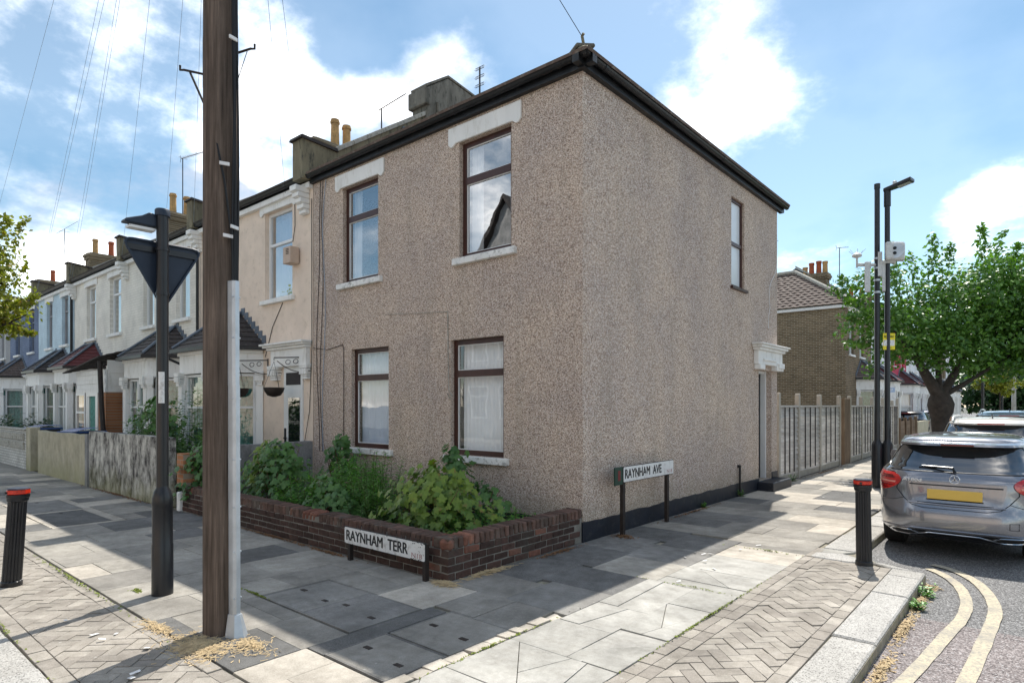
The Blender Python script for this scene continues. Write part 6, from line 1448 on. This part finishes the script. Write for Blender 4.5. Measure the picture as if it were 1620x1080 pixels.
# roof spoiler lip
m = MB(); m.smooth = True; vs = []
for i in range(21):
    x = -.62+1.24*i/20; a = c.rear(x, 1.345); vs += [a+Vector((0, -.13+.10*abs(x)**2, -.005)), a+Vector((0, -.14+.10*abs(x)**2, -.03)), a+Vector((0, .0, -.022)), Vector((a.x, a.y+.25, a.z+.062))]
m.add(vs, [(4*i+k, 4*i+k+1, 4*i+5+k, 4*i+4+k) for i in range(20) for k in range(3)]+[(4*i+3, 4*i, 4*i+4, 4*i+7) for i in range(20)]); m.build('roof_spoiler', M['carpaint'], CA)
m = MB(); m.box(3.575-.16, 3.575+.16, c.rear(0, 1.345).y-.145, c.rear(0, 1.345).y-.10, c.zg+1.318, c.zg+1.335); m.build('brake_light', M['lensdark'], CA)
# tail lights
def lamp(s):
    f = lambda a, b: (min(a*s, b*s), max(a*s, b*s))
    o = [(.76, *f(.872, .74)), (.79, *f(.878, .66)), (.85, *f(.876, .565)), (.91, *f(.862, .535)), (.955, *f(.845, .56)), (.985, *f(.81, .62))]
    l = c.patch('tail_light', o, 'lens', CA, .014, nx=12)
    c.patch('light_strip', [(.865, *f(.80, .60)), (.885, *f(.80, .59))], 'lenslight', l, .018); c.patch('light_strip', [(.915, *f(.80, .60)), (.955, *f(.78, .63))], 'lensdark', l, .018); c.patch('light_strip', [(.79, *f(.84, .70)), (.835, *f(.84, .62))], 'lensdark', l, .018)
sym(lamp)
# tailgate shut line and plate recess
c.line('shut_line', [(-.70, 1.0), (-.60, .985), (-.56, .93), (-.58, .80), (-.50, .70), (-.42, .63), (-.30, .605), (.30, .605), (.42, .63), (.50, .70), (.58, .80), (.56, .93), (.60, .985), (.70, 1.0)], .0045, 'blackgloss', CA, .0)
c.patch('plate_recess', [(.66, -.36, .36), (.69, -.42, .42), (.78, -.46, .46), (.86, -.43, .43)], 'carpaint', CA, -.006)
c.line('boot_crease', [(-.44, .87), (.44, .87)], .008, 'blackgloss', CA, .002); c.line('boot_crease', [(-.36, .665), (.36, .665)], .006, 'blackgloss', CA, .004); c.line('boot_lip', [(-.46, .655), (0, .645), (.46, .655)], .012, 'carpaint', CA, .0)
m = MB(); p0 = c.rear(0, .77, .02); m.box(p0.x-.26, p0.x+.26, p0.y-.012, p0.y, p0.z-.057, p0.z+.055); m.build('number_plate', M['plate'], CA, bevel=.004)
m = MB(); m.box(p0.x-.27, p0.x+.27, p0.y+.0, p0.y+.05, p0.z-.07, p0.z-.058); m.box(p0.x-.24, p0.x+.24, p0.y, p0.y+.05, p0.z-.07, p0.z+.05); m.build('plate_holder', M['blackgloss'], CA)
e0 = c.rear(0, .945, .012); m = MB(); m.tube([e0+Vector((.048*math.cos(a), 0, .048*math.sin(a))) for a in [i*math.pi/12 for i in range(25)]], .005, 6); em = m.build('badge', M['chrome'], CA)
for k in range(3):
    a = math.pi/2+k*2*math.pi/3; d3 = Vector((math.cos(a), 0, math.sin(a))); pr = Vector((-math.sin(a), 0, math.cos(a))); m = MB(); m.prism([e0+d3*.047, e0-d3*.004+pr*.009, e0-d3*.004-pr*.009], (0, -.005, 0)); m.build('badge_ray', M['chrome'], em)
e1 = c.rear(-.49, .915, .010); e2 = c.rear(-.40, .915, .010); letters('A180d', .20, .036, M['signwhite'], CA, c.rear(-.42, .918, .012), (e2-e1), Vector((0, -1, 0)), .01, thick=.003)
# wiper
w0 = c.rear(.0, 1.02, .03); m = MB(); m.tube([w0, w0+Vector((-.02, .01, .05)), c.rear(-.20, 1.075, .035), c.rear(-.33, 1.08, .03)], [.018, .016, .011, .007], 6); m.tube([c.rear(-.36, 1.062, .015), c.rear(-.04, 1.07, .015)], .006, 5); m.build('wiper', M['blackgloss'], CA)
# bumper: creases, diffuser, chrome exhaust trims, reflectors
c.patch('lower_valance', [(.24, -.72, .72), (.27, -.76, .76), (.31, -.68, .68), (.335, -.60, .60)], 'blackgloss', CA, .006, nx=24)
c.line('bumper_crease', [(-.84, .30), (-.70, .345), (-.4, .36), (.4, .36), (.70, .345), (.84, .30)], .012, 'carpaint', CA, .002)
def exh(s):
    f = [(.66*s, .295), (.61*s, .328), (.42*s, .328), (.35*s, .295), (.44*s, .262), (.60*s, .262), (.66*s, .295)]; c.line('exhaust_trim', f, .009, 'chrome', CA, .014); c.patch('exhaust_mouth', [(.268, min(.58*s, .46*s), max(.58*s, .46*s)), (.295, min(.64*s, .37*s), max(.64*s, .37*s)), (.322, min(.60*s, .44*s), max(.60*s, .44*s))], 'tyre', CA, .010)
sym(exh)
c.line('chrome_strip', [(-.35, .290), (-.24, .318), (.24, .318), (.35, .290)], .007, 'chrome', CA, .014)
c.line('bumper_seam', [(-.885, .60), (-.80, .635), (-.62, .66), (-.5, .70)], .003, 'blackgloss', CA, .001); c.line('bumper_seam', [(.885, .60), (.80, .635), (.62, .66), (.5, .70)], .003, 'blackgloss', CA, .001)
c.line('tow_cover', [(.50, .43), (.58, .43), (.58, .50), (.50, .50), (.50, .43)], .003, 'blackgloss', CA, .001)
for sx_, yy in ((-1, .95), (1, .95), (-1, 3.4), (1, 3.4)): wheel((3.575+sx_*.70, 2.22+yy, .215), CA, .315, .22, sx_)
m = MB(); m.box(3.575-.74, 3.575+.74, 2.75, 6.3, .10, .16); m.build('underbody', M['tyre'], CA)
for s in (-1, 1): m = MB(); x = 3.575+s*.90; m.lathe((x+s*.07, 5.05, .93), [(.02, -.08), (.10, -.06), (.11, .0), (.09, .07), (.02, .08)], 10); m.build('door_mirror', M['carpaint'], CA)

ROWS2 = [(.28, .80, .14, 4.3, 4.6), (.4, .89, .03, 4.35, 4.4), (.6, .92, .0, 4.4, 4.2), (.85, .925, .06, 4.3, 4.4), (1.0, .91, .10, 3.9, 4.4), (1.1, .87, .15, 3.4, 4.2), (1.2, .82, .26, 3.0, 4.0), (1.35, .76, .40, 2.6, 4.0), (1.46, .71, .48, 2.4, 4.0), (1.52, .64, .55, 2.2, 3.6), (1.555, .5, .75, 2.1, 3.4), (1.57, .3, 1.0, 1.9, 3)]
def simple_car(cx, yr, label, paint, rows, rails=True, k=1.0, zg=-.1, name='parked_car'):
    t = thing(name, label, 'car', (cx, yr+2, zg)); c = Car(cx, yr, zg, [(a*k, b, r, f, e) for a, b, r, f, e in rows]); c.body(paint, t, side_glass=(1.1*k, 1.46*k))
    c.patch('rear_window', [(1.14*k, -.72, .72), (1.20*k, -.73, .73), (1.35*k, -.66, .66), (1.43*k, -.60, .60)], 'carglass', t, .006, nx=16)
    m = MB(); m.smooth = True; vs = []
    for i in range(17):
        x = -.64+1.28*i/16; a = c.rear(x, 1.475*k); vs += [a+Vector((0, -.12+.1*abs(x)**2, -.01)), a+Vector((0, -.12+.1*abs(x)**2, -.035)), a+Vector((0, 0, -.02)), Vector((a.x, a.y+.25, a.z+.05))]
    m.add(vs, [(4*i+q, 4*i+q+1, 4*i+5+q, 4*i+4+q) for i in range(16) for q in range(3)]+[(4*i+3, 4*i, 4*i+4, 4*i+7) for i in range(16)]); m.build('roof_spoiler', M[paint], t)
    b = c.rear(0, 1.475*k); m = MB(); m.box(b.x-.2, b.x+.2, b.y-.13, b.y-.08, b.z-.03, b.z-.012); m.build('brake_light', M['lens'], t)
    for s in (-1, 1):
        f = lambda p, q: (min(p*s, q*s), max(p*s, q*s)); c.patch('tail_light', [(.85*k, *f(.9, .7)), (.95*k, *f(.9, .62)), (1.05*k, *f(.86, .66))], 'lens', t, .012)
        for yy in (.95, 3.5): wheel((cx+s*.80, yr+yy, zg+.33), t, .33, .22, s)
        if rails:
            m = MB(); P = [Vector((cx+s*.60, yr+.62+q, zg+1.50*k+h)) for q, h in ((0, 0), (.10, .065), (.3, .09), (1.2, .10), (1.75, .07), (1.9, 0))]; m.tube(P, .018, 6); m.build('roof_rail', M['cctv'], t)
    m = MB(); m.box(cx-.82, cx+.82, yr+.3, yr+4.1, zg+.18, zg+.26); m.build('underbody', M['tyre'], t)
    m = MB(); m.tube([Vector((cx, yr+.95, zg+1.55*k)), Vector((cx, yr+.75, zg+1.62*k))], .012, 5); m.build('roof_aerial', M['blackgloss'], t)
    return t
simple_car(3.62, 7.6, 'pale silver estate car with roof rails parked in front of the grey hatchback', 'carsilver', ROWS2, name='estate_car')
simple_car(3.7, 13.2, 'pale blue-white car parked beyond the silver estate car', 'carblue', ROWS2, k=1.06)
simple_car(3.7, 19.4, 'dark red car parked farther along the side street', 'carred', ROWS2, rails=False, k=.95)
simple_car(-.95, 35.6, 'dark blue car parked on the forecourt of the white house', 'carnavy', ROWS2, rails=False, k=.9, zg=0)
simple_car(-.9, 29.9, 'black car parked on the forecourt behind the low fence', 'blackgloss', ROWS2, rails=False, k=.9, zg=0)
wheelie(-.7, 34.4, 0, .2, 'blue-lidded bin on the forecourt left of the street tree trunk')

# ------------------------------------------------------------------ garden plants
def stem_tube(mb, a, b, r0, r1, bend=.05, n=4):
    mid = (a+b)/2+Vector((R_(bend), R_(bend), 0)); pts = [a*(1-t)**2+mid*2*t*(1-t)+b*t*t for t in [i/n for i in range(n+1)]]; mb.tube(pts, [r0+(r1-r0)*i/n for i in range(n+1)], 5, cap=False); return pts
def sycamore(x, y, z0, rx, ry, h, nleaf, label, mat='leaf1', size=(.07, .14), named=0, low=.25, cat='shrub', face=(.25, -.75, .7)):
    """sapling mound of palmate leaves held on thin stalks"""
    t = thing('sycamore_sapling', label, cat, (x, y, z0)); st = MB(); C = []; N = []; S = []; T = []
    tips = [Vector((x+rx*random.uniform(-.7, .7), y+ry*random.uniform(-.7, .7), z0+h*random.uniform(.55, 1.0))) for _ in range(9)]
    for tp_ in tips: stem_tube(st, Vector((x+R_(.08), y+R_(.08), z0)), tp_, .009, .003, .06)
    while len(C) < nleaf:
        a = random.uniform(0, 6.283); u = random.random()**.45; e = random.uniform(low, 1)
        if math.sin(a*4+e*9+x*7)+math.sin(a*7-e*5+y*3) < -1.15 and random.random() < .75: continue
        k = math.sqrt(max(0, 1-((e-.35)/.65)**2)) if e > .35 else 1
        if random.random() < .30 and u > .5: u *= .7
        bump = 1+.16*math.sin(a*3+x*5)+.12*math.sin(a*5+e*7+y*3); p = Vector((x+rx*u*k*math.cos(a)*bump, y+ry*u*k*math.sin(a)*bump, z0+h*e*(1+.08*math.sin(a*4+x))+R_(.025)))
        nn = Vector((math.cos(a)*u*.8+face[0]*.6+R_(.28), math.sin(a)*u*.8+face[1]*.6+R_(.28), .75+R_(.25)))
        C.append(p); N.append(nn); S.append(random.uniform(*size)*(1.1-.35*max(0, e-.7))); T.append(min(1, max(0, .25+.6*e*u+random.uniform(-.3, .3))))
    C = np.array(C); N = np.array(N); S = np.array(S); T = np.array(T); st.build('stem', M['redstem'], t)
    spin = np.random.rand(len(C))*6.283
    # the leaves that show largest are parts of their own
    d = (C[:, 0]-CX)*FW[0]+(C[:, 1]-CY)*FW[1]; order = np.argsort(d/S-.9*N[:, 2]); mine = set(order[:named].tolist())
    rest = np.array([i for i in range(len(C)) if i not in mine])
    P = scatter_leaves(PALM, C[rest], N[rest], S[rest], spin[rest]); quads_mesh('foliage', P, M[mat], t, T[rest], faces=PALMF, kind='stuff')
    if named:
        B = basis(N, spin)
        for v in range(4):
            me = bpy.data.meshes.new('leaf'); pv = PALM*[1, 1, random.uniform(.3, 2)]; me.from_pydata([tuple(p) for p in pv], [], PALMF); me.materials.append(M[mat]); a = me.attributes.new('tone', 'FLOAT', 'POINT'); a.data.foreach_set('value', np.full(len(PALM), .2+.25*v, np.float32)); LM.append(me) if v or True else None
        ms = LM[-4:]
        for i in order[:named]:
            o = bpy.data.objects.new('leaf', ms[int(min(3, T[i]*4))]); COL.objects.link(o); o.parent = t; X, Y, Z = B[i]
            o.matrix_basis = Matrix(((X[0]*S[i], Y[0]*S[i], Z[0]*S[i], C[i, 0]-x), (X[1]*S[i], Y[1]*S[i], Z[1]*S[i], C[i, 1]-y), (X[2]*S[i], Y[2]*S[i], Z[2]*S[i], C[i, 2]-z0), (0, 0, 0, 1)))
    return t
LM = []
def herb(x, y, z0, rx, ry, h, nst, label, mat='leaf3', ls=.10, per=34, cat='plant', name='willowherb_clump', wide=1.0, leanout=.15):
    """clump of upright stems with narrow spiralled leaves"""
    t = thing(name, label, cat, (x, y, z0)); st = MB(); C = []; N = []; D = []; S = []; T = []
    for _ in range(nst):
        a = random.uniform(0, 6.283); u = math.sqrt(random.random()); b = Vector((x+rx*u*math.cos(a), y+ry*u*math.sin(a), z0)); hh = h*random.uniform(.55, 1.05)*(1-.25*u); tp_ = b+Vector((math.cos(a)*leanout*hh*u+R_(.05), math.sin(a)*leanout*hh*u+R_(.05), hh))
        pts = stem_tube(st, b, tp_, .0045, .002, .04)
        for k in range(per):
            q = .12+.88*(k/per)**.8; p = b.lerp(tp_, q); an = k*2.4+random.uniform(-.3, .3); el = random.uniform(-.1, .55)+.7*max(0, q-.75); d3 = Vector((math.cos(an)*math.cos(el), math.sin(an)*math.cos(el), math.sin(el)))
            C.append(p); D.append(d3); S.append(ls*random.uniform(.7, 1.15)*(1.15-.6*q)); T.append(min(1, max(0, .2+.7*q+random.uniform(-.2, .2))))
    C = np.array(C); D = np.array(D); S = np.array(S); T = np.array(T)
    side = np.cross(D, [[0, 0, 1.]]); side /= np.linalg.norm(side, axis=1, keepdims=True)+1e-9; side = side+np.random.randn(*side.shape)*.15; up = np.cross(side, D)
    B = np.stack([side, D, up], axis=1); sh = LANCE*[wide*1.35, 1, 1]; P = C[:, None, :]+np.einsum('kj,njl->nkl', sh, B)*S[:, None, None]
    quads_mesh('foliage', P, M[mat], t, T, faces=LF, kind='stuff'); st.build('stem', M['stem'], t, kind='stuff'); return t
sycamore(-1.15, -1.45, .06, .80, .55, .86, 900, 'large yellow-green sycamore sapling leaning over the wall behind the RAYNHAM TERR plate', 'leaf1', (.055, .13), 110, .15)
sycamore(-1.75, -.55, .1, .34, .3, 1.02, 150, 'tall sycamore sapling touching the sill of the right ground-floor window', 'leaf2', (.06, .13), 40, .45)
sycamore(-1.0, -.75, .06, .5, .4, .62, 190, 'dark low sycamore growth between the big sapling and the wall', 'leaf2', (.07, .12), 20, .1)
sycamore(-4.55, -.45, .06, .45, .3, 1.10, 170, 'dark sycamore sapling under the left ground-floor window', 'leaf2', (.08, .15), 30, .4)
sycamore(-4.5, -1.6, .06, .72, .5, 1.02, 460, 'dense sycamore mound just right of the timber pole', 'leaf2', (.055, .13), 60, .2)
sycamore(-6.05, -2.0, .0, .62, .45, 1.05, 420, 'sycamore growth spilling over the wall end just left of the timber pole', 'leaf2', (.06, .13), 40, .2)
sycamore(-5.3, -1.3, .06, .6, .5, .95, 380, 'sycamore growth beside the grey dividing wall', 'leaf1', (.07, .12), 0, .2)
herb(-2.75, -1.5, .06, .7, .5, .98, 60, 'tall bright green willowherb in the middle of the corner garden', ls=.135)
herb(-3.5, -.9, .06, .8, .5, 1.1, 56, 'tall willowherb against the pebbledash between the two ground-floor windows', ls=.135)
herb(-3.5, -1.75, .06, .6, .3, .75, 44, 'shorter willowherb leaning on the low wall right of the pole', ls=.12)
herb(-2.0, -1.5, .06, .5, .45, .78, 44, 'willowherb left of the big yellow-green sapling', 'leaf2', ls=.12)
herb(-.42, -1.25, .06, .3, .55, .52, 40, 'low weeds in the garden corner beside the side wall', ls=.11, per=18)
herb(-.5, -.5, .06, .35, .35, .4, 26, 'low spiky weeds by the dark plinth of the corner house', ls=.11, per=16)
herb(-.9, -1.9, .06, .5, .14, .4, 18, 'weeds behind the coping in front of the big sapling', 'leaf2', ls=.10, per=20)
sycamore(-2.75, -1.85, .1, .75, .28, .62, 420, 'low dark sycamore leaves spilling over the middle of the brick wall', 'leaf2', (.05, .11), 30, .15)
herb(-8.5, -1.45, .0, 1.3, .55, 2.35, 80, 'tall leafy bush behind the black-stained wall', 'leaf2', ls=.17, per=30, cat='bush', name='garden_bush', wide=1.8)
herb(-7.0, -1.6, .0, .42, .4, 1.35, 26, 'bright green upright weeds in the gateway left of the pole', 'leaf3', ls=.14)
sycamore(-9.0, -1.7, .3, 1.2, .5, 1.5, 560, 'dense dark leafy mound behind the black-stained wall', 'leaf2', (.08, .14), 0, .2, 'bush')
herb(-21.3, -1.4, .2, 1.6, .6, 1.45, 50, 'dark green bush behind the pierced white wall', 'leaf6', ls=.26, per=20, cat='bush', name='garden_bush', wide=2.2)
for (x, y, h, lb) in ((.07, 5.15, .16, 'small weed at the foot of the waste pipe'), (.06, 3.5, .12, 'tiny weed at the foot of the side wall'), (.08, 8.2, .2, 'weed at the foot of the first fence panel'), (3.50, .55, .12, 'small green weed below the granite kerb'), (3.49, .05, .10, 'second small green weed below the kerb, nearer the camera'), (.15, 22.3, .5, 'weed at the far end of the tall fence')):
    herb(x, y, -.09 if x > 3 else 0, .05, .05, h, 7, lb, 'leaf3', ls=.07, per=7, name='weed', wide=2)
# ------------------------------------------------------------------ trees
def tree(name, label, base, trunk, lobes, nleaf, size, mat, tmat='bark', cat='tree', sprigs=(), th=1.0, limbs=True, shell=.55):
    t = thing(name, label, cat, base); b = Vector(base); tr = MB(); tr.smooth = True
    tr.tube([Vector(p) for p, r in trunk], [r for p, r in trunk], 14); tr.build('trunk', M[tmat], t)
    top_ = Vector(trunk[-1][0]); lb = MB()
    if limbs:
        for c_, r in lobes:
            c_ = Vector(c_); mid = top_.lerp(c_, .5)+Vector((R_(.2), R_(.2), R_(.1)+.1)); pts = [top_*(1-q)**2+mid*2*q*(1-q)+c_*q*q for q in [i/6 for i in range(7)]]; r0 = trunk[-1][1]*.6; lb.tube(pts, [r0*(1-q*.85/6) for q in range(7)], 7, cap=False)
            for _ in range(5):
                e = c_+Vector((R_(.6), R_(.6), R_(.5)+.2)).normalized()*sum(r)/3*.9; a = pts[random.randint(3, 6)]; lb.tube([a, a.lerp(e, .5)+Vector((R_(.08), R_(.08), .06)), e], [.025, .014, .005], 5, cap=False)
        lb.build('limbs', M[tmat], t)
    C = []; N = []; tot = sum(r[0]*r[1]*r[2] for _, r in lobes)
    for c_, r in lobes:
        k = int(nleaf*r[0]*r[1]*r[2]/tot); cl = max(6, int(k/26)); v = np.random.randn(cl, 3); v /= np.linalg.norm(v, axis=1, keepdims=True); rr = (shell+(1-shell)*np.random.rand(cl, 1)**.6)*np.random.uniform(.85, 1.12, (cl, 1)); cen = np.array(c_)+v*rr*np.array(r)
        cs = np.array(r).mean()*.20; idx = np.random.randint(0, cl, k); p = cen[idx]+np.random.randn(k, 3)*cs*[1, 1, .6]; C.append(p); N.append((p-np.array(c_))/np.array(r)*.6+np.random.randn(k, 3)*.5+[0, 0, .55])
    for (a, e, w, n) in sprigs:
        q = np.random.rand(n, 1); p = np.array(a)*(1-q)+np.array(e)*q+np.random.randn(n, 3)*w*(1.1-q*.8); C.append(p); N.append(np.random.randn(n, 3)*.7+[0, 0, .5])
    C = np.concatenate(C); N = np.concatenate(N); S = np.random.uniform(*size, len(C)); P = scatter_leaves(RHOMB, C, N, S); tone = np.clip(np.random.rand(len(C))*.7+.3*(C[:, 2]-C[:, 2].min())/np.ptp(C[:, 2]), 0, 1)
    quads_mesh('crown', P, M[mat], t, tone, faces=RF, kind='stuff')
    return t
D0 = 16.0
def L_(x, y, dd, rx, ry, rd): 
    k = (D0+dd)/978.6; return (tuple(at(x, y, D0+dd)), (rx*k, rd, ry*k))
tb = at(1487, 745, D0); tb.z = 0
lobes = [L_(1395, 470, .2, 42, 50, .9), L_(1422, 528, -.3, 52, 50, 1.0), L_(1500, 500, .2, 62, 62, 1.2), L_(1560, 470, .4, 68, 60, 1.3), L_(1500, 552, -.2, 55, 36, .9), L_(1598, 540, 0, 75, 50, 1.3), L_(1640, 495, .5, 75, 75, 1.5), L_(1700, 540, 0, 80, 70, 1.6), L_(1570, 570, .6, 60, 32, .9), L_(1345, 460, .3, 22, 26, .5), L_(1620, 430, .6, 50, 45, 1.0), L_(1680, 565, .2, 60, 36, 1.1), L_(1365, 520, 0, 30, 38, .7)]
spr = [(tuple(at(1560, 450, D0)), tuple(at(1552, 358, D0)), .13, 220), (tuple(at(1480, 450, D0)), tuple(at(1476, 372, D0)), .16, 260), (tuple(at(1500, 430, D0)), tuple(at(1505, 385, D0)), .1, 110), (tuple(at(1600, 420, D0)), tuple(at(1612, 385, D0)), .12, 120), (tuple(at(1455, 500, D0)), tuple(at(1440, 405, D0)), .22, 260), (tuple(at(1345, 470, D0)), tuple(at(1330, 435, D0)), .1, 90), (tuple(at(1570, 400, D0)), tuple(at(1590, 365, D0)), .1, 80), (tuple(at(1415, 440, D0)), tuple(at(1408, 385, D0)), .1, 110), (tuple(at(1390, 560, D0)), tuple(at(1370, 600, D0)), .12, 90)]
bz = tb.x, tb.y
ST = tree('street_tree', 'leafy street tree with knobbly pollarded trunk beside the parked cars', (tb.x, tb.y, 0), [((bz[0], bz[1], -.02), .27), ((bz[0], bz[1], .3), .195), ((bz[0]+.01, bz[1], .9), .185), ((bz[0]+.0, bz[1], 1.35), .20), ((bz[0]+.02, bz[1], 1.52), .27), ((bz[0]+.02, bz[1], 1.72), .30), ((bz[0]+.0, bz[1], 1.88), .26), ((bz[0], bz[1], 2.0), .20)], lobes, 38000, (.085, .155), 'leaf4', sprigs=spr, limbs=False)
lb = MB(); lb.smooth = True; T0 = Vector((bz[0], bz[1], 1.9))
for (x, y, r, dd) in ((1437, 545, .115, 0), (1550, 520, .085, .4), (1480, 520, .06, .2), (1600, 560, .05, 0), (1395, 500, .05, 0)):
    e = at(x, y, D0+dd); mid = T0.lerp(e, .45)+Vector((0, 0, -.05)); 
    if x == 1395: T1 = at(1462, 590, D0); lb.tube([T1, T1.lerp(e, .5)+Vector((0, 0, .1)), e], [.06, .045, .02], 8); continue
    lb.tube([T0*(1-q)**2+mid*2*q*(1-q)+e*q*q for q in [i/8 for i in range(9)]], [r*1.5-(r)*q/8 for q in range(9)], 9)
lb.build('limbs', M['bark'], ST)
tree('far_tree', 'small bright yellow-green sapling far down the side street', (2.3, 43, 0), [((2.3, 43, 0), .06), ((2.3, 43, 2.6), .04)], [((2.2, 43, 3.6), (.8, .8, 1.0)), ((2.6, 43, 2.9), (.9, .7, .5)), ((1.5, 43, 3.2), (.5, .6, .6))], 1600, (.16, .28), 'leaf5', limbs=False)
for i, (x, y, r, h) in enumerate(((1.5, 80, 5, 7), (5.5, 76, 5.5, 8.5), (9.5, 84, 6, 9), (13, 78, 5, 8))):
    tree('far_tree', ('dark tree mass at the end of the street, leftmost', 'dark tree behind the distant pale telegraph pole', 'dark tall tree at the far right edge', 'dark tree at the right, farthest along the pavement')[i], (x, y, 0), [((x, y, 0), .4), ((x, y, h*.35), .3)], [((x, y, h*.6), (r*.9, r*.8, h*.42)), ((x-r*.5, y, h*.4), (r*.5, r*.5, h*.3)), ((x+r*.5, y, h*.45), (r*.5, r*.5, h*.3))], 3600, (.45, .8), 'leaf6', limbs=False, shell=.75)
lt = at(-95, 560, 13.2)
def K_(x, y, dd, rx, ry, rd): 
    k = (13+dd)/978.6; return (tuple(at(x, y, 13+dd)), (rx*k, rd, ry*k))
tree('street_tree', 'yellow-green street tree whose branches reach in at the left edge', (lt.x, lt.y, 0), [((lt.x, lt.y, -.02), .14), ((lt.x, lt.y, 2.8), .11)], [K_(-60, 400, 0, 62, 60, .9), K_(-40, 480, .2, 78, 50, .9), K_(-90, 440, -.3, 80, 80, 1.2), K_(8, 460, .1, 30, 26, .45), K_(20, 510, 0, 26, 18, .4)], 7600, (.08, .14), 'leaf5', shell=.4,
     sprigs=[(tuple(at(-10, 440, 13)), tuple(at(40, 345, 13)), .12, 150), (tuple(at(0, 500, 13)), tuple(at(60, 468, 13)), .12, 200), (tuple(at(0, 520, 13)), tuple(at(54, 528, 13)), .09, 160), (tuple(at(-20, 390, 13)), tuple(at(14, 345, 13)), .15, 200), (tuple(at(0, 470, 13)), tuple(at(45, 418, 13)), .1, 80)])
